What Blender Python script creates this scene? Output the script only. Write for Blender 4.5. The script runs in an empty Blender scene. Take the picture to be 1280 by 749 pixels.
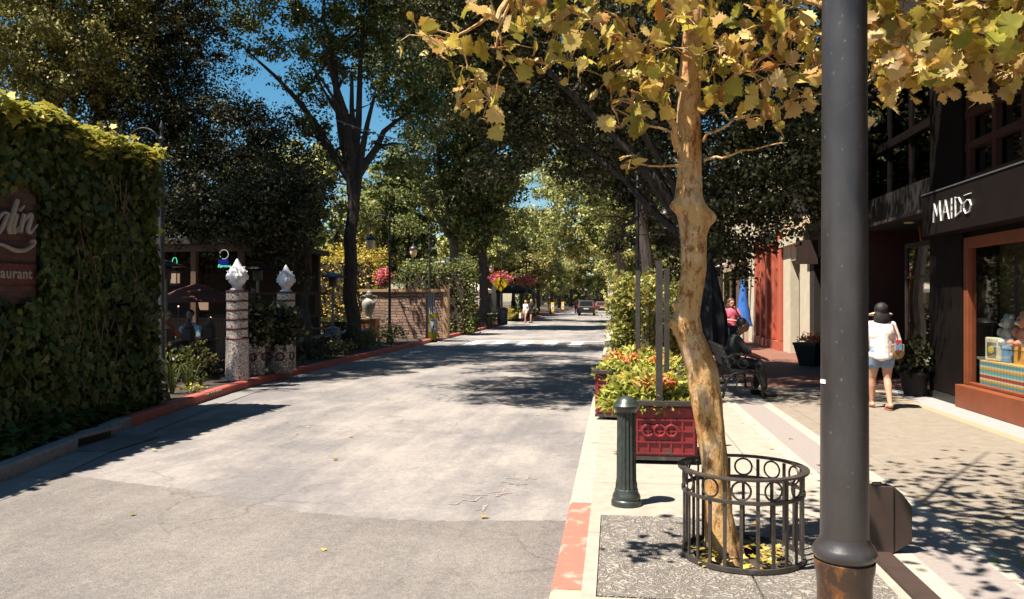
import bpy, math, random
import numpy as np
from mathutils import Vector, Matrix
R = math.radians
SC = bpy.context.scene
COL = SC.collection
TH = math.atan(.128); CT, ST = math.cos(TH), math.sin(TH)
CAMZ = 1.6; HY = 374.5

# ---------- where things stand (street axis = +Y, camera turned a little left) ----------
def D(px, d, z=0.0):
    """a spot seen in direction px at view depth d"""
    xc = (px - 640) / 1000.0
    return Vector((d * (xc * CT - ST), d * (CT + xc * ST), z))
def G(px, py, z=0.0):
    return D(px, (CAMZ - z) * 1000.0 / (py - HY), z)
def ZZ(py, d): return CAMZ - (py - HY) / 1000.0 * d
def P(px, py, d): return D(px, d, ZZ(py, d))
def YX(px, X):
    xc = (px - 640) / 1000.0
    return X * (CT + xc * ST) / (xc * CT - ST)

# ---------- naming and tagging ----------
def tag(o, label=None, cat=None, group=None, kind=None):
    if label: o['label'] = label
    if cat: o['category'] = cat
    if group: o['group'] = group
    if kind: o['kind'] = kind
    return o
def thing(name, label, cat, loc=(0, 0, 0), rz=0.0, group=None):
    o = bpy.data.objects.new(name, None); COL.objects.link(o)
    o.empty_display_size = .2
    o.location = loc; o.rotation_euler = (0, 0, rz)
    return tag(o, label, cat, group)
def kids(o): return [c for c in bpy.data.objects if c.parent is o]
def copy_tree(o, parent=None):
    c = o.copy(); COL.objects.link(c); c.parent = parent
    for ch in kids(o): copy_tree(ch, c)
    return c
def dup(root, loc, rz=0.0, label=None, scale=1.0):
    c = copy_tree(root); c.location = loc; c.rotation_euler = (0, 0, rz); c.scale = (scale,) * 3
    if label: c['label'] = label
    return c

# ---------- mesh builder ----------
class MB:
    def __init__(s): s.v = []; s.f = []
    def add(s, vs, fs):
        n = len(s.v); s.v.extend([tuple(v) for v in vs]); s.f.extend([tuple(i + n for i in f) for f in fs]); return s
    def box(s, x0, x1, y0, y1, z0, z1):
        vs = [(x, y, z) for z in (z0, z1) for y in (y0, y1) for x in (x0, x1)]
        return s.add(vs, [(0, 2, 3, 1), (4, 5, 7, 6), (0, 1, 5, 4), (2, 6, 7, 3), (0, 4, 6, 2), (1, 3, 7, 5)])
    def cbox(s, c, size, rz=0.0, M=None):
        sx, sy, sz = [k / 2 for k in size]
        m = Matrix.Translation(Vector(c)) @ Matrix.Rotation(rz, 4, 'Z')
        if M is not None: m = Matrix.Translation(Vector(c)) @ M.to_4x4()
        vs = [m @ Vector((x, y, z)) for z in (-sz, sz) for y in (-sy, sy) for x in (-sx, sx)]
        return s.add(vs, [(0, 2, 3, 1), (4, 5, 7, 6), (0, 1, 5, 4), (2, 6, 7, 3), (0, 4, 6, 2), (1, 3, 7, 5)])
    def tube(s, pts, rad, n=8, cap=True, flat=None):
        pts = [Vector(p) for p in pts]
        if not hasattr(rad, '__len__'): rad = [rad] * len(pts)
        vs = []; up = None
        for i, p in enumerate(pts):
            a = pts[max(i - 1, 0)]; b = pts[min(i + 1, len(pts) - 1)]
            t = (b - a); t = t.normalized() if t.length > 1e-9 else Vector((0, 0, 1))
            if up is None:
                up = Vector((1, 0, 0)) if abs(t.z) > .9 else Vector((0, 0, 1))
            u = (up - t * up.dot(t)); u = u.normalized() if u.length > 1e-6 else t.orthogonal().normalized()
            w = t.cross(u); up = u
            for k in range(n):
                an = 2 * math.pi * k / n
                vs.append(p + (u * math.cos(an) + w * math.sin(an) * (flat or 1)) * rad[i])
        m = len(pts); fs = []
        for i in range(m - 1):
            for k in range(n):
                k2 = (k + 1) % n
                fs.append((i * n + k, i * n + k2, (i + 1) * n + k2, (i + 1) * n + k))
        if cap: fs.append(tuple(range(n - 1, -1, -1))); fs.append(tuple((m - 1) * n + k for k in range(n)))
        return s.add(vs, fs)
    def bar(s, a, b, w, h=None):
        """square bar"""
        h = h or w; a = Vector(a); b = Vector(b); t = (b - a).normalized()
        u = Vector((0, 0, 1)) if abs(t.z) < .95 else Vector((0, 1, 0))
        x = t.cross(u).normalized(); y = x.cross(t)
        vs = [p + x * sx * w / 2 + y * sy * h / 2 for p in (a, b) for sx, sy in ((-1, -1), (1, -1), (1, 1), (-1, 1))]
        return s.add(vs, [(0, 3, 2, 1), (4, 5, 6, 7), (0, 1, 5, 4), (1, 2, 6, 5), (2, 3, 7, 6), (3, 0, 4, 7)])
    def lathe(s, prof, c=(0, 0, 0), n=24, lobes=0, depth=0.0, cap=True):
        cx, cy, cz = c; vs = []; m = len(prof)
        for q in prof:
            r, z = q[0], q[1]; fl = q[2] if len(q) > 2 else 0
            for k in range(n):
                a = 2 * math.pi * k / n
                rr = r * (1 - (depth * (.5 + .5 * math.cos(a * lobes)) if fl else 0))
                vs.append((cx + rr * math.cos(a), cy + rr * math.sin(a), cz + z))
        fs = []
        for i in range(m - 1):
            for k in range(n):
                k2 = (k + 1) % n
                fs.append((i * n + k, i * n + k2, (i + 1) * n + k2, (i + 1) * n + k))
        if cap: fs.append(tuple(range(n - 1, -1, -1))); fs.append(tuple((m - 1) * n + k for k in range(n)))
        return s.add(vs, fs)
    def ell(s, c, r, n=14, m=9, M=None):
        if not hasattr(r, '__len__'): r = (r, r, r)
        c = Vector(c); vs = []
        for i in range(m + 1):
            ph = math.pi * (i + .001) / (m + .002) - math.pi / 2
            for k in range(n):
                a = 2 * math.pi * k / n
                v = Vector((r[0] * math.cos(ph) * math.cos(a), r[1] * math.cos(ph) * math.sin(a), r[2] * math.sin(ph)))
                if M is not None: v = M @ v
                vs.append(c + v)
        fs = [(i * n + k, i * n + (k + 1) % n, (i + 1) * n + (k + 1) % n, (i + 1) * n + k) for i in range(m) for k in range(n)]
        fs.append(tuple(range(n - 1, -1, -1))); fs.append(tuple(m * n + k for k in range(n)))
        return s.add(vs, fs)
    def prism(s, poly, z0, z1):
        n = len(poly)
        vs = [(p[0], p[1], z0) for p in poly] + [(p[0], p[1], z1) for p in poly]
        fs = [tuple(range(n - 1, -1, -1)), tuple(range(n, 2 * n))] + [(k, (k + 1) % n, n + (k + 1) % n, n + k) for k in range(n)]
        return s.add(vs, fs)
    def plate(s, poly, o, ux, uy, th):
        """outline in the plane (ux, uy) through o, given a thickness"""
        o, ux, uy = Vector(o), Vector(ux), Vector(uy); nn = ux.cross(uy).normalized() * th / 2
        n = len(poly); vs = [o + ux * a + uy * b - nn for a, b in poly] + [o + ux * a + uy * b + nn for a, b in poly]
        fs = [tuple(range(n - 1, -1, -1)), tuple(range(n, 2 * n))] + [(k, (k + 1) % n, n + (k + 1) % n, n + k) for k in range(n)]
        return s.add(vs, fs)
    def torus(s, c, Rr, r, ux=(1, 0, 0), uy=(0, 1, 0), n=24, m=6):
        c, ux, uy = Vector(c), Vector(ux), Vector(uy); nz = ux.cross(uy).normalized(); vs = []
        for k in range(n):
            a = 2 * math.pi * k / n; dr = ux * math.cos(a) + uy * math.sin(a)
            for j in range(m):
                b = 2 * math.pi * j / m
                vs.append(c + dr * (Rr + r * math.cos(b)) + nz * r * math.sin(b))
        fs = [(k * m + j, ((k + 1) % n) * m + j, ((k + 1) % n) * m + (j + 1) % m, k * m + (j + 1) % m) for k in range(n) for j in range(m)]
        return s.add(vs, fs)
    def sheet(s, poly, z):
        return s.add([(p[0], p[1], z) for p in poly], [tuple(range(len(poly)))])
    def mesh(s, name):
        me = bpy.data.meshes.new(name); me.from_pydata([tuple(v) for v in s.v], [], s.f); me.validate(); me.update(); return me
    def build(s, name, mat, parent=None, smooth=False, bevel=0, loc=None):
        me = s.mesh(name); me.materials.append(mat)
        o = bpy.data.objects.new(name, me); COL.objects.link(o)
        if parent is not None: o.parent = parent
        if loc is not None: o.location = loc
        if smooth:
            me.polygons.foreach_set('use_smooth', [True] * len(me.polygons))
            try: me.set_sharp_from_angle(angle=R(40))
            except Exception: pass
        if bevel:
            b = o.modifiers.new('edge', 'BEVEL'); b.width = bevel; b.segments = 2; b.limit_method = 'ANGLE'
        return o
def struct(name, mb, mat, **k):
    return tag(mb.build(name, mat, **k), kind='structure')
def np_object(name, V, F, mat, parent=None):
    """V (n,3), F (m,k) arrays"""
    me = bpy.data.meshes.new(name); n, m, k = len(V), len(F), F.shape[1]
    me.vertices.add(n); me.vertices.foreach_set('co', V.astype(np.float32).ravel())
    me.loops.add(m * k); me.loops.foreach_set('vertex_index', F.astype(np.int32).ravel())
    me.polygons.add(m); me.polygons.foreach_set('loop_start', np.arange(0, m * k, k, dtype=np.int32))
    try: me.polygons.foreach_set('loop_total', np.full(m, k, dtype=np.int32))
    except Exception: pass
    me.update(calc_edges=True); me.validate()
    me.materials.append(mat)
    o = bpy.data.objects.new(name, me); COL.objects.link(o)
    if parent is not None: o.parent = parent
    return o

# ---------- materials ----------
def new_mat(name):
    m = bpy.data.materials.new(name); m.use_nodes = True
    nt = m.node_tree; b = nt.nodes['Principled BSDF']; return m, nt, b
def rgba(c): return (c[0], c[1], c[2], 1)
def mat(name, col, rough=.6, col2=None, scale=6, bump=0, bscale=60, metal=0, spec=.4, detail=6, contrast=(.35, .65), coords='Object', stretch=None, dirt=None):
    m, nt, b = new_mat(name); L = nt.links
    b.inputs['Roughness'].default_value = rough; b.inputs['Metallic'].default_value = metal
    b.inputs['Specular IOR Level'].default_value = spec
    if col2 is None: col2 = tuple(c * .72 for c in col)
    tc = nt.nodes.new('ShaderNodeTexCoord'); src = tc.outputs[coords]
    if stretch:
        mp = nt.nodes.new('ShaderNodeMapping'); mp.inputs['Scale'].default_value = stretch; L.new(src, mp.inputs[0]); src = mp.outputs[0]
    n = nt.nodes.new('ShaderNodeTexNoise'); n.inputs['Scale'].default_value = scale; n.inputs['Detail'].default_value = detail; n.inputs['Roughness'].default_value = .62
    L.new(src, n.inputs['Vector'])
    cr = nt.nodes.new('ShaderNodeValToRGB'); cr.color_ramp.elements[0].position = contrast[0]; cr.color_ramp.elements[1].position = contrast[1]
    cr.color_ramp.elements[0].color = rgba(col2); cr.color_ramp.elements[1].color = rgba(col)
    L.new(n.outputs['Fac'], cr.inputs[0]); out = cr.outputs[0]
    if dirt:
        n2 = nt.nodes.new('ShaderNodeTexNoise'); n2.inputs['Scale'].default_value = dirt[1]; n2.inputs['Detail'].default_value = 8
        L.new(tc.outputs[coords], n2.inputs['Vector'])
        r2 = nt.nodes.new('ShaderNodeValToRGB'); r2.color_ramp.elements[0].position = dirt[2]; r2.color_ramp.elements[1].position = dirt[2] + .12
        L.new(n2.outputs['Fac'], r2.inputs[0])
        mx = nt.nodes.new('ShaderNodeMixRGB'); mx.inputs[2].default_value = rgba(dirt[0]); L.new(r2.outputs[0], mx.inputs[0]); L.new(out, mx.inputs[1]); out = mx.outputs[0]
    L.new(out, b.inputs['Base Color'])
    if bump:
        nb = nt.nodes.new('ShaderNodeTexNoise'); nb.inputs['Scale'].default_value = bscale; nb.inputs['Detail'].default_value = 4; L.new(src, nb.inputs['Vector'])
        bp = nt.nodes.new('ShaderNodeBump'); bp.inputs['Strength'].default_value = bump; bp.inputs['Distance'].default_value = .02
        L.new(nb.outputs['Fac'], bp.inputs['Height']); L.new(bp.outputs[0], b.inputs['Normal'])
    return m
def leaf_mat(name, cols, trans=.35, rough=.45, clump=1.2, var=.35):
    """leaf colour picked per leaf, with lighter and darker sprays"""
    m, nt, b = new_mat(name); L = nt.links; N = nt.nodes
    g = N.new('ShaderNodeNewGeometry'); cr = N.new('ShaderNodeValToRGB')
    e = cr.color_ramp; k = len(cols)
    e.elements[0].color = rgba(cols[0]); e.elements[1].color = rgba(cols[-1])
    for i in range(1, k - 1):
        q = e.elements.new(i / (k - 1)); q.color = rgba(cols[i])
    L.new(g.outputs['Random Per Island'], cr.inputs[0])
    tc = N.new('ShaderNodeTexCoord'); n = N.new('ShaderNodeTexNoise'); n.inputs['Scale'].default_value = clump; n.inputs['Detail'].default_value = 3
    L.new(tc.outputs['Object'], n.inputs['Vector'])
    hs = N.new('ShaderNodeHueSaturation'); mr = N.new('ShaderNodeMapRange')
    mr.inputs['From Min'].default_value = .3; mr.inputs['From Max'].default_value = .7; mr.inputs['To Min'].default_value = 1 - var; mr.inputs['To Max'].default_value = 1 + var
    L.new(n.outputs['Fac'], mr.inputs[0]); L.new(mr.outputs[0], hs.inputs['Value']); L.new(cr.outputs[0], hs.inputs['Color'])
    b.inputs['Roughness'].default_value = rough; b.inputs['Specular IOR Level'].default_value = .3
    L.new(hs.outputs[0], b.inputs['Base Color'])
    t = N.new('ShaderNodeBsdfTranslucent'); L.new(hs.outputs[0], t.inputs['Color'])
    mx = N.new('ShaderNodeMixShader'); mx.inputs[0].default_value = trans
    L.new(b.outputs[0], mx.inputs[1]); L.new(t.outputs[0], mx.inputs[2]); L.new(mx.outputs[0], N['Material Output'].inputs[0])
    return m
def glass_mat(name, tint=(.75, .78, .75), refl=.16, rough=.02):
    m, nt, b = new_mat(name); N = nt.nodes; L = nt.links
    g = N.new('ShaderNodeBsdfGlossy'); g.inputs['Roughness'].default_value = rough
    t = N.new('ShaderNodeBsdfTransparent'); t.inputs[0].default_value = rgba(tint)
    f = N.new('ShaderNodeFresnel'); f.inputs[0].default_value = 1.5
    ad = N.new('ShaderNodeMath'); ad.operation = 'ADD'; ad.inputs[1].default_value = refl; L.new(f.outputs[0], ad.inputs[0]); ad.use_clamp = True
    ge = N.new('ShaderNodeNewGeometry'); iv_ = N.new('ShaderNodeMath'); iv_.operation = 'SUBTRACT'; iv_.inputs[0].default_value = 1; L.new(ge.outputs['Backfacing'], iv_.inputs[1])
    ml = N.new('ShaderNodeMath'); ml.operation = 'MULTIPLY'; L.new(ad.outputs[0], ml.inputs[0]); L.new(iv_.outputs[0], ml.inputs[1])
    mx = N.new('ShaderNodeMixShader'); L.new(ml.outputs[0], mx.inputs[0]); L.new(t.outputs[0], mx.inputs[1]); L.new(g.outputs[0], mx.inputs[2])
    L.new(mx.outputs[0], N['Material Output'].inputs[0]); return m
def emis(name, col, s):
    m, nt, b = new_mat(name); b.inputs['Base Color'].default_value = rgba(col)
    b.inputs['Emission Color'].default_value = rgba(col); b.inputs['Emission Strength'].default_value = s; return m
def asphalt(name, base, dark, light, patch=.5, pscale=.9, stretch=(1, 1, 1)):
    m, nt, b = new_mat(name); N = nt.nodes; L = nt.links
    tc = N.new('ShaderNodeTexCoord'); mp = N.new('ShaderNodeMapping'); mp.inputs['Scale'].default_value = stretch; L.new(tc.outputs['Object'], mp.inputs[0])
    def noise(sc, det, src, rgh=.6):
        n = N.new('ShaderNodeTexNoise'); n.inputs['Scale'].default_value = sc; n.inputs['Detail'].default_value = det; n.inputs['Roughness'].default_value = rgh; L.new(src, n.inputs['Vector']); return n.outputs['Fac']
    def ramp(f, p0, c0, p1, c1):
        r = N.new('ShaderNodeValToRGB'); r.color_ramp.elements[0].position = p0; r.color_ramp.elements[1].position = p1
        r.color_ramp.elements[0].color = rgba(c0); r.color_ramp.elements[1].color = rgba(c1); L.new(f, r.inputs[0]); return r.outputs[0]
    def mix(a, c, f, t='MIX'):
        x = N.new('ShaderNodeMixRGB'); x.blend_type = t
        if isinstance(f, float): x.inputs[0].default_value = f
        else: L.new(f, x.inputs[0])
        L.new(a, x.inputs[1]); L.new(c, x.inputs[2]); return x.outputs[0]
    big = ramp(noise(pscale, 7, mp.outputs[0], .7), .42, dark, .58, light)
    g0 = N.new('ShaderNodeRGB'); g0.outputs[0].default_value = rgba(base)
    c = mix(g0.outputs[0], big, patch)
    fine = ramp(noise(140, 2, tc.outputs['Object']), .35, (.55, .55, .56), .68, (1.35, 1.33, 1.3))
    c = mix(c, fine, .9, 'MULTIPLY')
    med = ramp(noise(18, 5, tc.outputs['Object'], .7), .35, (.8, .8, .82), .65, (1.13, 1.12, 1.1))
    c = mix(c, med, .7, 'MULTIPLY')
    # cracks
    v = N.new('ShaderNodeTexVoronoi'); v.feature = 'DISTANCE_TO_EDGE'; v.inputs['Scale'].default_value = .55
    wn = N.new('ShaderNodeTexNoise'); wn.inputs['Scale'].default_value = 2.2; wn.inputs['Detail'].default_value = 6; L.new(tc.outputs['Object'], wn.inputs['Vector'])
    va = N.new('ShaderNodeMixRGB'); va.blend_type = 'ADD'; va.inputs[0].default_value = .5; L.new(tc.outputs['Object'], va.inputs[1]); L.new(wn.outputs['Color'], va.inputs[2])
    L.new(va.outputs[0], v.inputs['Vector'])
    cr = ramp(v.outputs['Distance'], .002, (.42, .42, .43), .009, (1, 1, 1))
    gate = ramp(noise(.35, 2, tc.outputs['Object']), .46, (0, 0, 0), .56, (.45, .45, .45)); c = mix(c, cr, gate, 'MULTIPLY')
    c = mix(c, ramp(noise(1.1, 5, tc.outputs['Object'], .65), .60, (1, 1, 1), .74, (.66, .66, .68)), .8, 'MULTIPLY')
    ms = N.new('ShaderNodeMapping'); ms.inputs['Scale'].default_value = (5, .22, 1); ms.inputs['Rotation'].default_value = (0, 0, .06); L.new(tc.outputs['Object'], ms.inputs[0])
    c = mix(c, ramp(noise(1.0, 6, ms.outputs[0], .6), .38, (.80, .80, .83), .62, (1.10, 1.09, 1.07)), .4, 'MULTIPLY')
    c = mix(c, ramp(noise(55, 1, tc.outputs['Object'], .5), .69, (1, 1, 1), .72, (.5, .5, .5)), .6, 'MULTIPLY')
    L.new(c, b.inputs['Base Color']); b.inputs['Roughness'].default_value = .92; b.inputs['Specular IOR Level'].default_value = .15
    bp = N.new('ShaderNodeBump'); bp.inputs['Strength'].default_value = .5; bp.inputs['Distance'].default_value = .01
    L.new(noise(150, 2, tc.outputs['Object']), bp.inputs['Height']); L.new(bp.outputs[0], b.inputs['Normal'])
    return m
def grid_mat(name, c1, c2, line, sx, sy, lw=.012, off=(0, 0), brick=0.0, rough=.85, bump=.3, nsc=9, speck=0):
    """concrete or paving with joints; flat pattern of the surface itself"""
    m, nt, b = new_mat(name); N = nt.nodes; L = nt.links
    tc = N.new('ShaderNodeTexCoord'); mp = N.new('ShaderNodeMapping'); mp.inputs['Location'].default_value = (off[0], off[1], 0); L.new(tc.outputs['Object'], mp.inputs[0])
    br = N.new('ShaderNodeTexBrick'); br.offset = brick; br.inputs['Scale'].default_value = 1; br.inputs['Brick Width'].default_value = sx; br.inputs['Row Height'].default_value = sy
    br.inputs['Mortar Size'].default_value = lw; br.inputs['Mortar Smooth'].default_value = .3; br.inputs['Bias'].default_value = 0
    br.inputs['Color1'].default_value = rgba(c1); br.inputs['Color2'].default_value = rgba(c2); br.inputs['Mortar'].default_value = rgba(line)
    L.new(mp.outputs[0], br.inputs[0])
    n = N.new('ShaderNodeTexNoise'); n.inputs['Scale'].default_value = nsc; n.inputs['Detail'].default_value = 8; n.inputs['Roughness'].default_value = .7; L.new(tc.outputs['Object'], n.inputs['Vector'])
    r = N.new('ShaderNodeValToRGB'); r.color_ramp.elements[0].position = .3; r.color_ramp.elements[1].position = .7
    r.color_ramp.elements[0].color = (.72, .71, .7, 1); r.color_ramp.elements[1].color = (1.1, 1.1, 1.1, 1); L.new(n.outputs['Fac'], r.inputs[0])
    x = N.new('ShaderNodeMixRGB'); x.blend_type = 'MULTIPLY'; x.inputs[0].default_value = .85; L.new(br.outputs[0], x.inputs[1]); L.new(r.outputs[0], x.inputs[2]); out = x.outputs[0]
    if speck:
        n2 = N.new('ShaderNodeTexNoise'); n2.inputs['Scale'].default_value = speck; n2.inputs['Detail'].default_value = 2; L.new(tc.outputs['Object'], n2.inputs['Vector'])
        r2 = N.new('ShaderNodeValToRGB'); r2.color_ramp.elements[0].position = .36; r2.color_ramp.elements[1].position = .64
        r2.color_ramp.elements[0].color = (.6, .58, .56, 1); r2.color_ramp.elements[1].color = (1.25, 1.23, 1.18, 1); L.new(n2.outputs['Fac'], r2.inputs[0])
        x2 = N.new('ShaderNodeMixRGB'); x2.blend_type = 'MULTIPLY'; x2.inputs[0].default_value = .9; L.new(out, x2.inputs[1]); L.new(r2.outputs[0], x2.inputs[2]); out = x2.outputs[0]
    L.new(out, b.inputs['Base Color']); b.inputs['Roughness'].default_value = rough; b.inputs['Specular IOR Level'].default_value = .25
    bp = N.new('ShaderNodeBump'); bp.inputs['Strength'].default_value = bump; bp.inputs['Distance'].default_value = .008
    ad = N.new('ShaderNodeMath'); ad.operation = 'SUBTRACT'; L.new(n.outputs['Fac'], ad.inputs[0]); L.new(br.outputs['Fac'], ad.inputs[1]); L.new(ad.outputs[0], bp.inputs['Height']); L.new(bp.outputs[0], b.inputs['Normal'])
    return m
def wall_brick(name, c1, c2, mortar, sx, sy, lw, axis='Y', bump=.6, distort=.06):
    """masonry on an upright face; axis = horizontal axis of the wall"""
    m, nt, b = new_mat(name); N = nt.nodes; L = nt.links
    tc = N.new('ShaderNodeTexCoord'); sp = N.new('ShaderNodeSeparateXYZ'); L.new(tc.outputs['Object'], sp.inputs[0])
    cb = N.new('ShaderNodeCombineXYZ'); L.new(sp.outputs[axis], cb.inputs[0]); L.new(sp.outputs['Z'], cb.inputs[1])
    wn = N.new('ShaderNodeTexNoise'); wn.inputs['Scale'].default_value = 3; L.new(cb.outputs[0], wn.inputs['Vector'])
    va = N.new('ShaderNodeMixRGB'); va.blend_type = 'ADD'; va.inputs[0].default_value = distort; L.new(cb.outputs[0], va.inputs[1]); L.new(wn.outputs['Color'], va.inputs[2])
    br = N.new('ShaderNodeTexBrick'); br.inputs['Scale'].default_value = 1; br.inputs['Brick Width'].default_value = sx; br.inputs['Row Height'].default_value = sy
    br.squash = .6 if distort > .1 else 1; br.squash_frequency = 3; br.inputs['Mortar Size'].default_value = lw; br.inputs['Color1'].default_value = rgba(c1); br.inputs['Color2'].default_value = rgba(c2); br.inputs['Mortar'].default_value = rgba(mortar)
    L.new(va.outputs[0], br.inputs[0])
    n = N.new('ShaderNodeTexNoise'); n.inputs['Scale'].default_value = 14; n.inputs['Detail'].default_value = 6; L.new(tc.outputs['Object'], n.inputs['Vector'])
    r = N.new('ShaderNodeValToRGB'); r.color_ramp.elements[0].color = (.55, .55, .55, 1); r.color_ramp.elements[1].color = (1.2, 1.2, 1.2, 1); L.new(n.outputs['Fac'], r.inputs[0])
    x = N.new('ShaderNodeMixRGB'); x.blend_type = 'MULTIPLY'; x.inputs[0].default_value = .8; L.new(br.outputs[0], x.inputs[1]); L.new(r.outputs[0], x.inputs[2])
    L.new(x.outputs[0], b.inputs['Base Color']); b.inputs['Roughness'].default_value = .9
    bp = N.new('ShaderNodeBump'); bp.inputs['Strength'].default_value = bump; bp.inputs['Distance'].default_value = .02; bp.invert = True
    L.new(br.outputs['Fac'], bp.inputs['Height']); L.new(bp.outputs[0], b.inputs['Normal'])
    return m
def mosaic_mat(name, c1, c2, grout, sc=26):
    m, nt, b = new_mat(name); N = nt.nodes; L = nt.links
    tc = N.new('ShaderNodeTexCoord')
    v = N.new('ShaderNodeTexVoronoi'); v.feature = 'DISTANCE_TO_EDGE'; v.inputs['Scale'].default_value = sc; L.new(tc.outputs['Object'], v.inputs['Vector'])
    v2 = N.new('ShaderNodeTexVoronoi'); v2.inputs['Scale'].default_value = sc; L.new(tc.outputs['Object'], v2.inputs['Vector'])
    r = N.new('ShaderNodeValToRGB'); r.color_ramp.elements[0].position = .05; r.color_ramp.elements[1].position = .09
    r.color_ramp.elements[0].color = rgba(grout); r.color_ramp.elements[1].color = (1, 1, 1, 1); L.new(v.outputs['Distance'], r.inputs[0])
    s = N.new('ShaderNodeSeparateColor'); L.new(v2.outputs['Color'], s.inputs[0])
    q = N.new('ShaderNodeMixRGB'); q.inputs[1].default_value = rgba(c1); q.inputs[2].default_value = rgba(c2); L.new(s.outputs[0], q.inputs[0])
    x = N.new('ShaderNodeMixRGB'); x.blend_type = 'MULTIPLY'; x.inputs[0].default_value = 1; L.new(q.outputs[0], x.inputs[1]); L.new(r.outputs[0], x.inputs[2])
    L.new(x.outputs[0], b.inputs['Base Color']); b.inputs['Roughness'].default_value = .35
    return m
M = {}
M['asphalt'] = asphalt('old_asphalt', (.236, .215, .203), (.165, .154, .154), (.31, .28, .255), .75, .55, (1, .55, 1))
M['asphalt2'] = asphalt('newer_asphalt', (.185, .165, .152), (.15, .135, .125), (.21, .19, .172), .6, .5)
M['gutter'] = grid_mat('gutter_concrete', (.22, .21, .2), (.2, .19, .18), (.1, .1, .1), 50, 2.4, .01, nsc=5)
M['concrete'] = grid_mat('pavement_concrete', (.33, .285, .232), (.315, .272, .224), (.16, .14, .12), 1.52, 1.52, .007, off=(.2, .55), nsc=7)
M['band'] = mat('light_concrete_band', (.36, .32, .26), .85, (.30, .265, .215), 8, bump=.2)
M['pinkband'] = mat('pinkish_paver_band', (.25, .215, .195), .85, (.215, .18, .165), 30, bump=.2, dirt=((.4, .12, .11), 3.1, .69))
M['aggregate'] = grid_mat('aggregate_paving', (.245, .208, .17), (.238, .2, .163), (.17, .145, .12), 2.6, 60, .006, nsc=6, speck=140)
M['tanband'] = mat('tan_concrete_band', (.33, .24, .14), .85, (.29, .21, .13), 9)
M['greyband'] = mat('grey_shop_apron', (.29, .27, .26), .85, (.25, .235, .225), 7, bump=.2)
M['brickpave'] = grid_mat('brick_red_paving', (.22, .09, .06), (.17, .075, .055), (.14, .1, .08), .21, .105, .006, brick=.5, nsc=5)
M['kerb'] = mat('kerb_concrete', (.36, .32, .26), .85, (.27, .24, .2), 9, bump=.3, bscale=40, dirt=((.2, .18, .16), 3.5, .62))
M['kerb_grey'] = mat('grey_kerb_concrete', (.24, .22, .21), .85, (.17, .155, .15), 9, bump=.3, bscale=40)
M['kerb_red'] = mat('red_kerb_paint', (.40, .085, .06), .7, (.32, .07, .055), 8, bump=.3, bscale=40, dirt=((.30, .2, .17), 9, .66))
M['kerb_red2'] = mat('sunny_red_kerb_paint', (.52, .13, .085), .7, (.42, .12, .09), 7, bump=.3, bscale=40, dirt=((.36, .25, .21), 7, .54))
M['paint'] = mat('white_road_paint', (.62, .6, .56), .8, (.4, .38, .36), 14, contrast=(.4, .5))
M['redmark'] = mat('faded_red_marking', (.27, .205, .192), .9, (.22, .196, .186), 30, contrast=(.42, .55))
M['soil'] = mat('dark_soil', (.06, .04, .028), .95, (.03, .022, .016), 12, bump=.8, bscale=25)
M['patio'] = grid_mat('patio_paving', (.1, .065, .05), (.08, .055, .045), (.04, .035, .03), .3, .3, .01, nsc=6)
M['dirt'] = mat('plain_ground', (.1, .085, .06), .95, (.06, .055, .035), 1.5)
M['black'] = mat('black_painted_metal', (.032, .03, .029), .42, (.014, .013, .013), 18, spec=.5)
M['guard'] = mat('bronze_black_metal', (.055, .045, .038), .4, (.03, .025, .022), 16, spec=.5, dirt=((.12, .1, .085), 9, .62))
M['pole'] = mat('charcoal_pole_paint', (.052, .046, .045), .36, (.02, .016, .015), 5, spec=.6, bump=.12, bscale=16, detail=10, contrast=(.32, .68), stretch=(1, 1, .4), dirt=((.14, .13, .125), 60, .66))
M['bronze'] = mat('bronze_pole_paint', (.10, .055, .032), .3, (.05, .032, .022), 9, spec=.6, stretch=(1, 1, .5), dirt=((.42, .15, .02), 5, .66))
M['amber'] = mat('amber_rusted_enamel', (.34, .12, .013), .35, (.045, .024, .016), 9, contrast=(.5, .66), stretch=(1, 1, .6))
M['bollard'] = mat('dark_green_cast_iron', (.04, .05, .043), .38, (.02, .026, .023), 14, spec=.5, dirt=((.1, .15, .12), 14, .66))
M['wood'] = mat('weathered_wood', (.15, .085, .05), .75, (.08, .045, .03), 4, stretch=(8, 8, 1), bump=.3)
M['woodlight'] = mat('pale_timber', (.42, .26, .14), .7, (.3, .18, .1), 4, stretch=(8, 8, 1))
M['darkwood'] = mat('dark_stained_wood', (.045, .024, .017), .7, (.025, .014, .011), 5, stretch=(6, 6, 1))
M['bark'] = mat('dark_bark', (.07, .055, .045), .95, (.028, .021, .017), 5, stretch=(3, 3, .6), bump=1, bscale=9)
M['barkpale'] = mat('grey_brown_bark', (.17, .135, .105), .95, (.06, .045, .036), 5, stretch=(3, 3, .6), bump=1, bscale=9)
M['stone'] = wall_brick('rough_brown_stone', (.46, .29, .2), (.24, .15, .11), (.09, .06, .05), .5, .12, .016, 'X', distort=.16)
M['brickwall'] = wall_brick('dark_red_brick', (.10, .04, .026), (.07, .03, .022), (.045, .034, .027), .22, .075, .01, 'Y')
M['signwood'] = mat('dark_red_sign_board', (.11, .022, .018), .7, (.07, .018, .015), 6)
M['letter'] = mat('aged_cream_lettering', (.32, .25, .18), .6, (.24, .18, .13), 20)
M['white'] = mat('white_sign_letters', (.8, .78, .75), .6, (.7, .68, .65), 20)
M['mosaic'] = mosaic_mat('white_mosaic', (.56, .50, .45), (.44, .38, .33), (.17, .09, .07), 23)
M['mosaic2'] = mosaic_mat('patterned_mosaic', (.42, .38, .32), (.12, .08, .06), (.07, .04, .03), 18)
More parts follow.
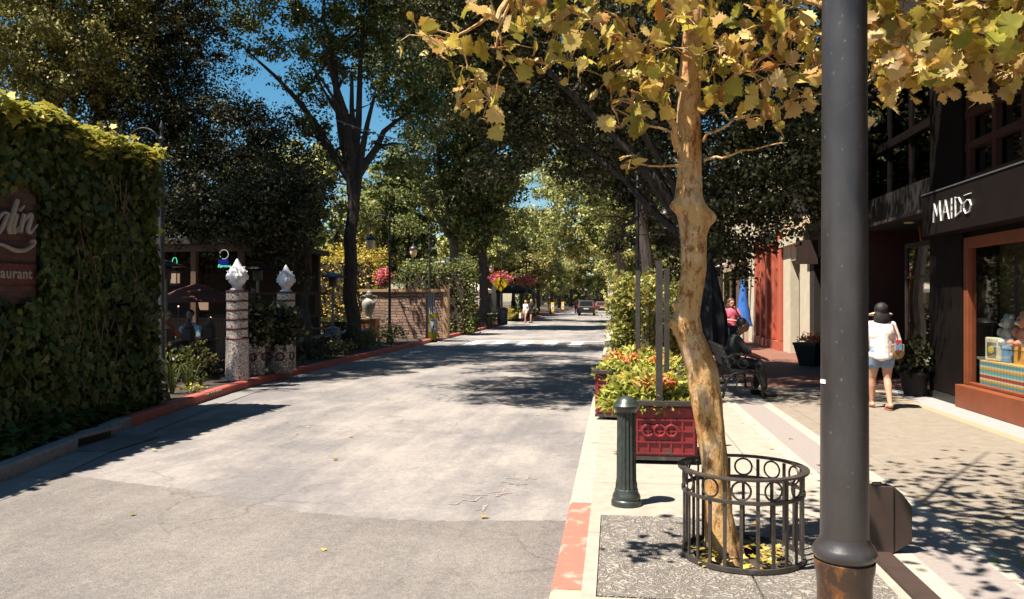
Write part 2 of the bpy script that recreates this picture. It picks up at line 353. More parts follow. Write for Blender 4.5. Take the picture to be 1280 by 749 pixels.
M['redband'] = mat('oxide_red_band', (.09, .02, .014), .6)
M['marble'] = mat('white_veined_ceramic', (.58, .56, .56), .35, (.2, .19, .2), 9, contrast=(.3, .5))
M['ceramic'] = mat('weathered_stone_urn', (.42, .4, .33), .7, (.25, .24, .19), 12)
M['terracotta'] = mat('orange_crate_wood', (.5, .2, .07), .7, (.38, .15, .06), 6)
M['maroon'] = mat('maroon_planter_paint', (.24, .022, .028), .5, (.14, .016, .02), 5, bump=.15, dirt=((.10, .045, .04), 7, .58))
M['shopblack'] = mat('black_brown_facade_paint', (.009, .006, .0055), .6, (.006, .0045, .004), 2.5, bump=.05, spec=.1)  # black paint, darkened further to stand in for shade on the facade
M['fascia'] = mat('black_fascia_panel', (.013, .009, .0085), .5, (.01, .0075, .007), 2, spec=.12)
M['orange'] = mat('orange_brown_frame_paint', (.21, .055, .02), .5, (.16, .042, .016), 3)
M['redlattice'] = mat('dark_red_window_frame', (.045, .012, .007), .6, (.035, .01, .006), 4)
M['oxred'] = mat('dark_oxblood_wall', (.055, .011, .008), .7, (.04, .009, .007), 3)
M['redfront'] = mat('brick_red_joinery', (.46, .11, .065), .55, (.4, .095, .055), 3)
M['cream'] = mat('cream_render', (.56, .5, .38), .85, (.48, .42, .31), 3, bump=.15)
M['beige'] = mat('beige_plaster', (.62, .46, .30), .85, (.56, .42, .27), 2)
M['tan'] = mat('tan_plaster', (.36, .27, .19), .85, (.3, .23, .16), 2)
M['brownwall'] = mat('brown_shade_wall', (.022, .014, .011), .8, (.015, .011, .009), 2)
M['greypanel'] = mat('grey_facade_panel', (.035, .031, .028), .45, (.025, .022, .02), 2, spec=.25)
M['soffit'] = mat('grey_soffit', (.05, .042, .038), .8)
M['whitewall'] = mat('white_building_render', (.7, .7, .68), .85)
M['glass'] = glass_mat('shop_glass', (.93, .94, .92), .05)
M['darkglass'] = glass_mat('dim_upper_glass', (.25, .26, .27), .22)
M['globe'] = mat('amber_lamp_glass', (.85, .66, .42), .3, (.75, .56, .34), 4)
M['interior'] = mat('shop_interior_wall', (.16, .13, .1), .85)
M['yellow'] = mat('yellow_sign_sheet', (.95, .58, .01), .5, (.9, .53, .01), 3)
M['signblack'] = mat('black_sign_ink', (.015, .015, .015), .5)
M['greymetal'] = mat('galvanised_metal', (.15, .15, .15), .4, (.1, .1, .1), 8, metal=.3)
M['greygate'] = mat('pale_blue_grey_gate', (.36, .4, .43), .6)
M['skin'] = mat('skin', (.50, .27, .17), .5, (.44, .23, .15), 5)
M['skindark'] = mat('tanned_skin', (.22, .11, .07), .5, (.18, .09, .06), 5)
M['hairblack'] = mat('black_hair', (.02, .014, .011), .65, (.006, .005, .005), 40, stretch=(1, 1, .15))
M['hairbrown'] = mat('brown_hair', (.12, .05, .025), .5)
M['hairblond'] = mat('blond_hair', (.5, .3, .13), .5)
M['straw'] = mat('straw_hat', (.72, .52, .33), .8, (.6, .42, .26), 40)
M['whitecloth'] = mat('white_cotton', (.80, .74, .70), .85, (.74, .67, .63), 9, bump=.3, bscale=18)
M['denim'] = mat('blue_denim', (.22, .29, .38), .85, (.15, .21, .3), 25)
M['pink'] = mat('pink_cotton', (.72, .13, .2), .85)
M['darkcloth'] = mat('dark_grey_cotton', (.03, .032, .03), .9, (.02, .022, .02), 9)
M['blackcloth'] = mat('black_cotton', (.015, .014, .015), .9)
M['blueshirt'] = mat('pale_blue_shirt', (.28, .36, .38), .85)
M['orangecloth'] = mat('orange_cotton', (.4, .09, .02), .85)
M['navy'] = mat('navy_denim', (.03, .05, .09), .9)
M['blue'] = mat('bright_blue_canvas', (.03, .13, .45), .8)
M['sandal'] = mat('brown_leather', (.28, .1, .05), .6)
M['carpaint'] = mat('dark_grey_car_paint', (.022, .023, .027), .4, (.018, .019, .022), 3, spec=.3)
M['carglass'] = mat('dark_car_glass', (.006, .006, .007), .3, spec=.15)
M['redcar'] = mat('dark_red_car_paint', (.13, .04, .03), .3)
M['rubber'] = mat('tyre_rubber', (.015, .015, .015), .9)
M['lightred'] = mat('red_lens', (.35, .02, .015), .2)
M['plate'] = mat('number_plate_white', (.6, .6, .6), .5)
M['canvas'] = mat('pale_canvas', (.66, .56, .45), .85)
M['darkcanvas'] = mat('dark_canvas', (.03, .02, .018), .85)
M['rust'] = mat('red_brown_canvas', (.1, .028, .02), .85)
M['grate'] = None
# leaf colours
M['leafdark'] = leaf_mat('dark_evergreen_leaves', [(.011, .012, .004), (.022, .022, .007), (.04, .039, .012), (.15, .135, .055)], .15, .5)
M['leafolive'] = leaf_mat('olive_green_leaves', [(.09, .09, .02), (.2, .19, .045), (.32, .28, .08), (.48, .40, .17)], .3, .5)
M['leafmid'] = leaf_mat('mid_green_leaves', [(.036, .05, .012), (.085, .108, .022), (.16, .18, .04), (.31, .30, .11)], .35, .45)
M['leafspeck'] = leaf_mat('speckled_dark_leaves', [(.018, .02, .008), (.045, .047, .017), (.09, .09, .032), (.18, .17, .07), (.36, .33, .18)], .25, .45)
M['boxbrown'] = mat('brown_box_paint', (.05, .03, .023), .6, (.038, .023, .018), 5)
M['leafsun'] = leaf_mat('pale_sunlit_olive_leaves', [(.11, .13, .03), (.26, .28, .07), (.42, .40, .13), (.58, .53, .24)], .38, .45)
M['leafyellow'] = leaf_mat('yellow_green_leaves', [(.24, .23, .03), (.42, .36, .05), (.55, .42, .08), (.48, .27, .05)], .35, .5)
M['leafplane'] = leaf_mat('autumn_plane_leaves', [(.22, .19, .03), (.50, .35, .05), (.68, .49, .18), (.34, .30, .035), (.72, .53, .25), (.26, .14, .03), (.58, .40, .08), (.17, .16, .02), (.42, .37, .05), (.64, .45, .17), (.45, .2, .05)], .35, .5, 3.0, .3)
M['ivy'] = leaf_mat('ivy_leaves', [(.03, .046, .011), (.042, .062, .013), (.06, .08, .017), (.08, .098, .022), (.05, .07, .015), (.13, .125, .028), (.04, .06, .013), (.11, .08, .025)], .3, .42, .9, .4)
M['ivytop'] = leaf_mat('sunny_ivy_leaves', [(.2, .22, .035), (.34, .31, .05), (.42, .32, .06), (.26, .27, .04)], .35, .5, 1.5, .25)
M['lime'] = leaf_mat('lime_green_leaves', [(.28, .30, .04), (.44, .43, .07), (.55, .50, .14), (.2, .24, .04)], .35, .5, 4, .2)
M['petal'] = leaf_mat('orange_red_petals', [(.6, .10, .02), (.7, .22, .06), (.75, .35, .15), (.5, .05, .03)], .3, .5, 5, .2)
M['petalpink'] = leaf_mat('pink_and_red_petals', [(.55, .03, .03), (.7, .14, .04), (.65, .12, .2), (.5, .1, .35), (.75, .3, .1), (.6, .2, .35)], .3, .5, 5, .2)
M['petalmauve'] = leaf_mat('mauve_petals', [(.35, .1, .2), (.45, .18, .25), (.3, .08, .16)], .3, .5, 5, .2)
M['grass'] = leaf_mat('green_blades', [(.05, .07, .02), (.09, .11, .03), (.14, .15, .05)], .25, .45)
M['vine'] = leaf_mat('vine_leaves', [(.16, .19, .04), (.26, .28, .07), (.36, .35, .12), (.48, .3, .05)], .35, .45, 3, .25)
M['cablemat'] = mat('grey_cable', (.2, .2, .2), .6)
M['neongreen'] = emis('green_neon', (.1, .8, .45), .5)
M['neonwhite'] = emis('white_neon', (.6, .7, .68), .35)
M['neonblue'] = emis('blue_neon', (.01, .01, .3), .15)
M['warmlamp'] = emis('small_warm_lamp', (1, .55, .4), 1.2)
M['warmscreen'] = emis('lit_warm_menu', (.8, .5, .3), .15)

# swirl-patterned cast grate
def swirl():
    m, nt, b = new_mat('swirl_cast_grate'); N = nt.nodes; L = nt.links
    tc = N.new('ShaderNodeTexCoord'); n = N.new('ShaderNodeTexNoise'); n.inputs['Scale'].default_value = 10; n.inputs['Detail'].default_value = 1.0; n.inputs['Distortion'].default_value = 1.2; L.new(tc.outputs['Object'], n.inputs['Vector'])
    mu = N.new('ShaderNodeMath'); mu.operation = 'MULTIPLY'; mu.inputs[1].default_value = 62; L.new(n.outputs['Fac'], mu.inputs[0])
    si = N.new('ShaderNodeMath'); si.operation = 'SINE'; L.new(mu.outputs[0], si.inputs[0])
    r = N.new('ShaderNodeValToRGB'); r.color_ramp.elements[0].position = .45; r.color_ramp.elements[1].position = .8
    r.color_ramp.elements[0].color = (.13, .11, .095, 1); r.color_ramp.elements[1].color = (.27, .24, .205, 1)
    ad = N.new('ShaderNodeMath'); ad.operation = 'MULTIPLY_ADD'; ad.inputs[1].default_value = .5; ad.inputs[2].default_value = .5; L.new(si.outputs[0], ad.inputs[0]); L.new(ad.outputs[0], r.inputs[0])
    L.new(r.outputs[0], b.inputs['Base Color']); b.inputs['Roughness'].default_value = .6
    bp = N.new('ShaderNodeBump'); bp.inputs['Strength'].default_value = .8; bp.inputs['Distance'].default_value = .01; L.new(ad.outputs[0], bp.inputs['Height']); L.new(bp.outputs[0], b.inputs['Normal'])
    return m
M['grate'] = swirl()
def plane_bark():
    m, nt, b = new_mat('mottled_plane_bark'); N = nt.nodes; L = nt.links
    tc = N.new('ShaderNodeTexCoord'); mp = N.new('ShaderNodeMapping'); mp.inputs['Scale'].default_value = (1, 1, .5); L.new(tc.outputs['Object'], mp.inputs[0])
    def nz(s, d, r=.6):
        n = N.new('ShaderNodeTexNoise'); n.inputs['Scale'].default_value = s; n.inputs['Detail'].default_value = d; n.inputs['Roughness'].default_value = r; L.new(mp.outputs[0], n.inputs['Vector']); return n.outputs['Fac']
    def rp(f, *st):
        r = N.new('ShaderNodeValToRGB'); e = r.color_ramp.elements; e[0].position, e[0].color = st[0][0], rgba(st[0][1]); e[1].position, e[1].color = st[-1][0], rgba(st[-1][1])
        for p, c in st[1:-1]:
            q = e.new(p); q.color = rgba(c)
        L.new(f, r.inputs[0]); return r.outputs[0]
    base = rp(nz(6.5, 5, .68), (.36, (.36, .17, .055)), (.43, (.47, .26, .095)), (.45, (.52, .32, .135)), (.53, (.50, .30, .12)), (.55, (.56, .39, .22)), (.61, (.52, .35, .19)), (.63, (.40, .27, .18)), (.72, (.32, .21, .15)))
    flake = rp(nz(15, 9, .8), (.53, (1, 1, 1)), (.545, (.64, .5, .42)), (.62, (.30, .18, .13)))
    x = N.new('ShaderNodeMixRGB'); x.blend_type = 'MULTIPLY'; x.inputs[0].default_value = .9; L.new(base, x.inputs[1]); L.new(flake, x.inputs[2])
    L.new(x.outputs[0], b.inputs['Base Color']); b.inputs['Roughness'].default_value = .8; b.inputs['Specular IOR Level'].default_value = .2
    bp = N.new('ShaderNodeBump'); bp.inputs['Strength'].default_value = .9; bp.inputs['Distance'].default_value = .015; L.new(nz(20, 8, .7), bp.inputs['Height']); L.new(bp.outputs[0], b.inputs['Normal'])
    return m
M['planebark'] = plane_bark()
def textile():
    m, nt, b = new_mat('striped_woven_textile'); N = nt.nodes; L = nt.links
    tc = N.new('ShaderNodeTexCoord'); sp = N.new('ShaderNodeSeparateXYZ'); L.new(tc.outputs['Object'], sp.inputs[0])
    r = N.new('ShaderNodeValToRGB'); r.color_ramp.interpolation = 'CONSTANT'; e = r.color_ramp.elements
    cols = [(0, (.16, .42, .47)), (.12, (.7, .45, .1)), (.2, (.7, .65, .45)), (.27, (.5, .08, .06)), (.4, (.7, .65, .45)), (.46, (.16, .45, .5)), (.6, (.75, .42, .08)), (.7, (.6, .57, .42)), (.78, (.14, .4, .45)), (.92, (.7, .45, .14))]
    e[0].position, e[0].color = 0, rgba(cols[0][1]); e[1].position, e[1].color = cols[-1][0], rgba(cols[-1][1])
    for p, c in cols[1:-1]:
        q = e.new(p); q.color = rgba(c)
    mr = N.new('ShaderNodeMapRange'); mr.inputs['From Min'].default_value = 0; mr.inputs['From Max'].default_value = .36; L.new(sp.outputs['Z'], mr.inputs[0]); L.new(mr.outputs[0], r.inputs[0])
    ck = N.new('ShaderNodeTexChecker'); ck.inputs['Scale'].default_value = 16
    mp = N.new('ShaderNodeMapping'); mp.inputs['Rotation'].default_value = (R(45), 0, 0); L.new(tc.outputs['Object'], mp.inputs[0]); L.new(mp.outputs[0], ck.inputs[0])
    ck.inputs[1].default_value = (1, 1, 1, 1); ck.inputs[2].default_value = (.6, .5, .5, 1)
    x = N.new('ShaderNodeMixRGB'); x.blend_type = 'MULTIPLY'; x.inputs[0].default_value = .7; L.new(r.outputs[0], x.inputs[1]); L.new(ck.outputs[0], x.inputs[2])
    L.new(x.outputs[0], b.inputs['Base Color']); b.inputs['Roughness'].default_value = .9; return m
M['textile'] = textile()
# ---------- foliage ----------
DIAMOND = np.array([[0, 0], [.42, .36], [1, 0], [.42, -.36]])
NARROW = np.array([[0, 0], [.45, .17], [1, 0], [.45, -.17]])
MAPLE = np.array([[0, 0], [.14, .30], [.02, .52], [.36, .36], [.50, .60], [.62, .26], [1.0, 0], [.62, -.26], [.50, -.60], [.36, -.36], [.02, -.52], [.14, -.30]])
IVYL = np.array([[0, 0], [-.02, .32], [.30, .30], [.42, .46], [.62, .2], [1, 0], [.62, -.2], [.42, -.46], [.30, -.30], [-.02, -.32]])
def leaf_cards(pos, size, rng, shape=DIAMOND, up=.5, droop=.0, out=None, fold=.18):
    """one small bent leaf at each position"""
    n = len(pos); s = size * rng.uniform(.6, 1.3, n)
    nr = rng.normal(size=(n, 3)); nr /= np.linalg.norm(nr, axis=1)[:, None]
    nr[:, 2] += up
    if out is not None: nr = nr * .55 + out
    nr /= np.linalg.norm(nr, axis=1)[:, None] + 1e-9
    t = rng.normal(size=(n, 3)); t[:, 2] -= droop
    t -= nr * (t * nr).sum(1)[:, None]; t /= np.linalg.norm(t, axis=1)[:, None] + 1e-9
    b = np.cross(nr, t); k = len(shape)
    V = np.empty((n, k, 3))
    for j, (a, c) in enumerate(shape):
        V[:, j] = pos + (t * a + b * c + nr * (abs(c) * fold - a * a * fold * .8)) * s[:, None]
    F = np.arange(n * k).reshape(n, k)
    return V.reshape(-1, 3), F
def crown_clumps(blobs, n, rng, per=70, clump=.4, shell=.55, flat=.72):
    """leaves on the outside of small rounded clumps which fill the blobs; returns places and facing"""
    vol = np.array([b[3] * b[4] * b[5] for b in blobs]) ** .75; vol /= vol.sum()
    nc = max(1, n // per); ci = rng.choice(len(blobs), nc, p=vol); B = np.array(blobs)[ci]
    d = rng.normal(size=(nc, 3)); d /= np.linalg.norm(d, axis=1)[:, None]
    r = np.where(rng.random(nc) < shell, rng.uniform(.75, 1.1, nc), rng.random(nc) ** (1 / 2.4))
    bump = 1 + .25 * np.sin(d[:, 0] * 5 + ci) * np.cos(d[:, 1] * 6 + ci * 2) + .15 * np.sin(d[:, 2] * 9 + ci)
    c = B[:, :3] + d * B[:, 3:6] * (r * bump)[:, None]
    cr = clump * rng.uniform(.45, 1.35, nc)
    e = rng.normal(size=(nc * per, 3)); e[:, 2] += .35; e /= np.linalg.norm(e, axis=1)[:, None]
    rr_ = np.repeat(cr, per) * rng.uniform(.45, 1.12, nc * per)
    p = np.repeat(c, per, 0) + e * rr_[:, None] * np.array([1.15, 1.15, flat])
    p[:, 2] -= .25 * (np.abs(e[:, 0]) + np.abs(e[:, 1])) * np.repeat(cr, per) * .5
    return p, e * .75
def leaf_fans(pos, size, rng, shape, up=.3, droop=.5, curl=.2):
    """curled lobed leaves: rim bent round a middle point"""
    n = len(pos); s = size * rng.uniform(.5, 1.35, n)
    nr = rng.normal(size=(n, 3)); nr /= np.linalg.norm(nr, axis=1)[:, None]; nr[:, 2] += up; nr /= np.linalg.norm(nr, axis=1)[:, None]
    t = rng.normal(size=(n, 3)); t[:, 2] -= droop; t -= nr * (t * nr).sum(1)[:, None]; t /= np.linalg.norm(t, axis=1)[:, None]; b = np.cross(nr, t)
    k = len(shape); V = np.empty((n, k + 1, 3)); V[:, 0] = pos + t * (.42 * s)[:, None]
    ph = rng.uniform(0, 6.28, n); cu = rng.uniform(-.6, 1.4, n) * curl; wd = rng.uniform(.8, 1.15, n)
    for j, (a, c) in enumerate(shape):
        rad = math.hypot(a - .42, c); an = math.atan2(c, a - .42)
        h = -cu * rad * rad * 2.2 + curl * .55 * rad * np.sin(2 * an + ph) + rng.normal(size=n) * .03
        V[:, j + 1] = pos + (t * a + b * (c * wd)[:, None] + nr * h[:, None]) * s[:, None]
    F = np.array([[0, j + 1, (j + 1) % k + 1] for j in range(k)])
    F = (F[None] + (np.arange(n) * (k + 1))[:, None, None]).reshape(-1, 3)
    return V.reshape(-1, 3), F
PLANE = np.array([[-.10, 0], [.05, .06], [-.02, .26], [.10, .30], [.13, .46], [.27, .40], [.36, .58], [.45, .44], [.56, .47], [.60, .30], [.74, .30], [.80, .16], [1.0, 0], [.80, -.16], [.74, -.30], [.60, -.30], [.56, -.47], [.45, -.44], [.36, -.58], [.27, -.40], [.13, -.46], [.10, -.30], [-.02, -.26], [.05, -.06]])
def crown_points(blobs, n, rng, per=14, spray=.28, shell=.55):
    """blobs: (x, y, z, rx, ry, rz); leaves gather in sprays spread through the blobs"""
    vol = np.array([b[3] * b[4] * b[5] for b in blobs]) ** .8; vol /= vol.sum()
    nc = max(1, n // per); ci = rng.choice(len(blobs), nc, p=vol); B = np.array(blobs)[ci]
    d = rng.normal(size=(nc, 3)); d /= np.linalg.norm(d, axis=1)[:, None]
    r = np.where(rng.random(nc) < shell, rng.uniform(.8, 1.05, nc), rng.random(nc) ** (1 / 2.2))
    bump = 1 + .22 * np.sin(d[:, 0] * 5 + ci) * np.cos(d[:, 1] * 6 + ci * 2) + .12 * np.sin(d[:, 2] * 9 + ci)
    c = B[:, :3] + d * B[:, 3:6] * (r * bump)[:, None]
    sz = spray * rng.uniform(.5, 1.4, nc)
    p = np.repeat(c, per, 0) + rng.normal(size=(nc * per, 3)) * np.repeat(sz, per)[:, None] * np.array([1, 1, .6])
    return p
def limbs(mb, base, fork, tips, r0, r1, rng, n=8, wob=.15):
    base, fork = Vector(base), Vector(fork)
    pts, rad = [], []
    for i in range(7):
        t = i / 6; p = base.lerp(fork, t)
        p += Vector((rng.normal(), rng.normal(), 0)) * wob * (.35 if 0 < i < 6 else 0)
        pts.append(p); rad.append(r0 * (1.35 if i == 0 else 1) * (1 - t) + r1 * t)
    mb.tube(pts, rad, n)
    for tp in tips:
        tp = Vector(tp); q = []; rr = []; k = 6
        mid = fork.lerp(tp, .5) + Vector((rng.normal() * .3, rng.normal() * .3, .12 * (tp - fork).length))
        for i in range(k + 1):
            t = i / k; p = fork * (1 - t) ** 2 + mid * 2 * t * (1 - t) + tp * t * t
            if 0 < i < k: p += Vector((rng.normal(), rng.normal(), rng.normal())) * .08
            q.append(p - Vector((0, 0, .12 if i == 0 else 0))); rr.append(r1 * (.72 * (1 - t) + .10))
        mb.tube(q, rr, 6)
        for s in range(3):   # side branches
            i = 2 + s; a = q[i]; e = a + Vector((rng.normal(), rng.normal(), abs(rng.normal()) * .7)) * (tp - fork).length * .22
            mb.tube([a, a.lerp(e, .5) + Vector((0, 0, .1)), e], [rr[i] * .55, rr[i] * .4, rr[i] * .15], 5)
def tree(label, base, fork, blobs, nleaf, leaf, lm, bm=None, r0=.22, r1=.14, seed=1, group='trees along the street', name='street_tree', cat='tree', spray=.28, shell=.5, extra=None, up=.5, dens=1.0, maxl=8):
    """blobs in world coordinates; local mesh about the base"""
    rng = np.random.default_rng(seed); base = Vector(base)
    t = thing(name, label, cat, base, 0, group)
    bl = [(b[0] - base.x, b[1] - base.y, b[2] - base.z, b[3], b[4], b[5]) for b in blobs]
    mb = MB(); kk = max(1, math.ceil(len(bl) / maxl)); limbs(mb, (0, 0, -.1), Vector(fork) - base, [b[:3] for b in bl[::kk]], r0, r1, rng)
    if extra: extra(mb, base)
    mb.build('trunk', bm or M['bark'], t, smooth=True)
    Pc, Oc = crown_clumps(bl, int(nleaf * 2.5 * dens), rng, clump=spray * 1.45, shell=shell); V, F = leaf_cards(Pc, leaf * 1.1, rng, up=.25, out=Oc)
    np_object('crown', V, F, lm, t)
    return t
def bp(px, py, d, r, rz=None):
    """blob centred where direction (px, py) meets depth d"""
    p = P(px, py, d); return (p.x, p.y, p.z, r, r, rz or r * .85)
def blades(mb, c, n, h, spread, rng, w=.012):
    c = Vector(c)
    for _ in range(n):
        a = rng.uniform(0, 2 * math.pi); hh = h * rng.uniform(.5, 1.1); s = spread * rng.uniform(.2, 1)
        d = Vector((math.cos(a), math.sin(a), 0)); pr = Vector((-d.y, d.x, 0)) * w
        p0 = c + d * .02; p1 = c + d * s * .45 + Vector((0, 0, hh * .7)); p2 = c + d * s + Vector((0, 0, hh * .9 - s * .3))
        mb.add([p0 - pr, p0 + pr, p1 + pr, p1 - pr, p2], [(0, 1, 2, 3), (3, 2, 4)])
def hedge(name, label, cat, x0, x1, y0, y1, z0, z1, n, leaf, lm, seed, group=None, body=True, rz=0.0, origin=None):
    rng = np.random.default_rng(seed); c = Vector(((x0 + x1) / 2, (y0 + y1) / 2, z0))
    t = thing(name, label, cat, c, rz, group)
    hx, hy, h = (x1 - x0) / 2, (y1 - y0) / 2, z1 - z0
    if body:
        mb = MB(); mb.box(-hx * .8, hx * .8, -hy * .8, hy * .8, 0, h * .85); mb.build('branches', M['soil'], t)
    p = rng.uniform(-1, 1, (n, 3)); ax = rng.integers(0, 3, n); sg = rng.choice([-1, 1], n)
    for k in range(3):
        q = ax == k; p[q, k] = sg[q] * rng.uniform(.82, 1.04, q.sum())
    p[:, 2] = abs(p[:, 2]) if body is None else (p[:, 2] + 1) / 2
    w = 1 + .06 * np.sin(p[:, 0] * 7 + p[:, 1] * 5) + .05 * np.sin(p[:, 2] * 9 + p[:, 1] * 11)
    P3 = np.stack([p[:, 0] * hx * w, p[:, 1] * hy * w, np.clip(p[:, 2] * h * w, .02, None)], 1)
    V, F = leaf_cards(P3, leaf, rng); np_object('leaves', V, F, lm, t)
    return t
def text_mesh(body, size, extrude=.004, shear=0, name='lettering', align='CENTER', space=1.0, offset=0.0):
    cu = bpy.data.curves.new(name, 'FONT'); cu.body = body; cu.size = size; cu.extrude = extrude; cu.shear = shear; cu.align_x = align; cu.align_y = 'CENTER'; cu.space_character = space; cu.offset = offset
    o = bpy.data.objects.new(name, cu); COL.objects.link(o); bpy.context.view_layer.update()
    me = bpy.data.meshes.new_from_object(o.evaluated_get(bpy.context.evaluated_depsgraph_get()))
    bpy.data.objects.remove(o); bpy.data.curves.remove(cu); me.name = name; return me
def put_text(body, size, m, parent, loc, ux, uy, **k):
    me = text_mesh(body, size, **k); ux, uy = Vector(ux).normalized(), Vector(uy).normalized(); nz = ux.cross(uy)
    mt = Matrix((ux, uy, nz)).transposed().to_4x4(); me.transform(mt); me.materials.append(m)
    o = bpy.data.objects.new('lettering', me); COL.objects.link(o); o.parent = parent; o.location = loc; return o
# ---------- continuous bodies ----------
def fuse(mb, name, m, parent, voxel=.012, smooth=3, loc=(0, 0, 0), disp=0):
    me = mb.mesh(name); o = bpy.data.objects.new(name, me); COL.objects.link(o)
    rm = o.modifiers.new('r', 'REMESH'); rm.mode = 'VOXEL'; rm.voxel_size = voxel; rm.use_smooth_shade = True
    if smooth:
        sm = o.modifiers.new('s', 'SMOOTH'); sm.factor = .5; sm.iterations = smooth
    if disp:
        tx = bpy.data.textures.new('folds', 'CLOUDS'); tx.noise_scale = .16; dm = o.modifiers.new('d', 'DISPLACE'); dm.texture = tx; dm.strength = disp; dm.mid_level = .5
    bpy.context.view_layer.update()
    e = bpy.data.meshes.new_from_object(o.evaluated_get(bpy.context.evaluated_depsgraph_get()))
    bpy.data.objects.remove(o); bpy.data.meshes.remove(me)
    e.name = name; e.materials.clear(); e.materials.append(m)
    o = bpy.data.objects.new(name, e); COL.objects.link(o); o.parent = parent; o.location = loc
    return o
def limb(mb, pts, rad, n=12):
    for p, r in zip(pts, rad): mb.ell(p, r, 10, 7)
    mb.tube(pts, rad, n)
def hand(mb, wrist, d, side, curl=.5, s=1.0):
    """palm and five bent fingers; d = direction of the forearm, side = thumb direction"""
    w = Vector(wrist); d = Vector(d).normalized(); sd = Vector(side); sd = (sd - d * sd.dot(d)).normalized(); nn = d.cross(sd)
    Mx = Matrix((sd, nn, d)).transposed()
    mb.ell(w + d * .045 * s, (.04 * s, .017 * s, .052 * s), 12, 8, Mx)
    for i, L in enumerate((.068, .078, .073, .058)):
        a = w + d * .085 * s + sd * (.030 - .020 * i) * s
        b = a + (d * .9 + nn * .35 * curl) * L * .5 * s; c = b + (d * (1 - curl) + nn * curl) * L * .5 * s
        limb(mb, [a - d * .01, b, c], [.0085 * s, .008 * s, .007 * s], 8)
    a = w + d * .02 * s + sd * .03 * s; b = a + (sd * .6 + d * .7) * .035 * s; c = b + (d + nn * .2) * .03 * s
    limb(mb, [a, b, c], [.011 * s, .0095 * s, .008 * s], 8)
def head(mb, c, yaw=0.0, s=1.0):
    """face towards local -Y turned by yaw"""
    Mz = Matrix.Rotation(yaw, 3, 'Z'); c = Vector(c)
    def q(x, y, z): return c + Mz @ Vector((x * s, y * s, z * s))
    mb.ell(q(0, .01, .02), (.076 * s, .094 * s, .098 * s), 16, 12, Mz)
    mb.ell(q(0, -.03, -.05), (.055 * s, .06 * s, .062 * s), 14, 9, Mz)
    mb.ell(q(0, -.092, -.012), (.011 * s, .018 * s, .022 * s), 8, 6, Mz)
    mb.ell(q(0, -.084, -.052), (.024 * s, .012 * s, .009 * s), 8, 6, Mz)
    mb.ell(q(0, -.078, .028), (.055 * s, .016 * s, .011 * s), 8, 6, Mz)
    for sx in (-1, 1): mb.ell(q(.077 * sx, .012, -.008), (.009 * s, .018 * s, .03 * s), 8, 6, Mz)
def eyes(parent, c, yaw=0.0, s=1.0):
    Mz = Matrix.Rotation(yaw, 3, 'Z'); c = Vector(c); mb = MB()
    for sx in (-1, 1): mb.ell(c + Mz @ Vector((.03 * sx * s, -.079 * s, .004 * s)), .009 * s, 8, 6)
    mb.build('eyes', M['signblack'], parent)
# ================= SETTING =================
RZ = -.15
kp = [G(300, 487, RZ), G(400, 461, RZ), G(540, 430, RZ)]
KL = [(-5.2, -30), (-5.25, 0), (-5.45, 4.5), (-5.78, 6.9), (-6.1, 8.3), (-6.5, 10.0), (-6.82, 12), (-7.08, 14), (-7.25, 16.5), (-7.33, 20), (-7.35, 26), (-7.38, 32), (-7.4, 48), (-7.4, 56), (-7.4, 230)]
def kx(y):
    for (xa, ya), (xb, yb) in zip(KL, KL[1:]):
        if ya <= y <= yb: return xa + (xb - xa) * (y - ya) / (yb - ya)
    return KL[-1][0]
mb = MB(); mb.sheet([(-400, -200), (400, -200), (400, 700), (-400, 700)], -.30); struct('ground', mb, M['dirt'])
mb = MB(); mb.sheet([(-9, -30), (-.3, -30), (-.3, 232), (-9, 232)], RZ)
mb.sheet([(-.3, 40), (8, 40), (8, 46), (-.3, 46)], RZ) if False else None
struct('road', mb, M['asphalt'])
edge = [G(75, 592, RZ), G(150, 603, RZ), G(230, 612, RZ), G(290, 622, RZ), G(345, 634, RZ), G(380, 641, RZ), G(430, 645, RZ), G(500, 650, RZ), G(560, 652, RZ), G(640, 652, RZ), G(707, 651, RZ)]
edge2 = []
_r = random.Random(6)
for a, b in zip(edge, edge[1:]):
    for k in range(9): edge2.append(a.lerp(b, k / 9) + Vector((0, _r.uniform(-.022, .022), 0)))
edge = edge2 + [edge[-1]]
poly = [(-9, -30), (-.352, -30), (-.352, edge[-1].y)] + [(p.x, p.y) for i, p in list(enumerate(edge))[::-1][1:]] + [(-6.2, edge[0].y + .35), (-9, edge[0].y + .6)]
mb = MB(); mb.sheet(poly, RZ + .004); struct('road_patch', mb, M['asphalt2'])
# gutter strip along the left kerb
mb = MB()
for (xa, ya), (xb, yb) in zip(KL, KL[1:]):
    if ya >= 4: mb.add([(xa - .02, ya, RZ + .008), (xa + .42, ya, RZ + .008), (xb + .42, yb, RZ + .008), (xb - .02, yb, RZ + .008)], [(0, 1, 2, 3)])
struct('gutter', mb, M['gutter'])
def kerb_run(pts, w, side, z1=0.0, ch=.02):
    mb = MB(); P2 = [Vector((x, y, 0)) for x, y in pts]; sec = [(0, RZ - .05), (0, z1 - ch), (ch, z1), (w, z1), (w, RZ - .05)]; vs = []
    for i, p in enumerate(P2):
        t = (P2[min(i + 1, len(P2) - 1)] - P2[max(i - 1, 0)]).normalized(); nrm = Vector((-t.y, t.x, 0)) * side
        for a, z in sec: vs.append((p.x + nrm.x * a, p.y + nrm.y * a, z))
    k = len(sec); fs = [tuple(i * k + j for j in (range(k)))for i in (0, len(P2) - 1)]
    for i in range(len(P2) - 1):
        for j in range(k - 1): fs.append((i * k + j, i * k + j + 1, (i + 1) * k + j + 1, (i + 1) * k + j))
    return mb.add(vs, fs)
def between(y0, y1):
    return [(kx(y0), y0)] + [p for p in KL if y0 < p[1] < y1] + [(kx(y1), y1)]
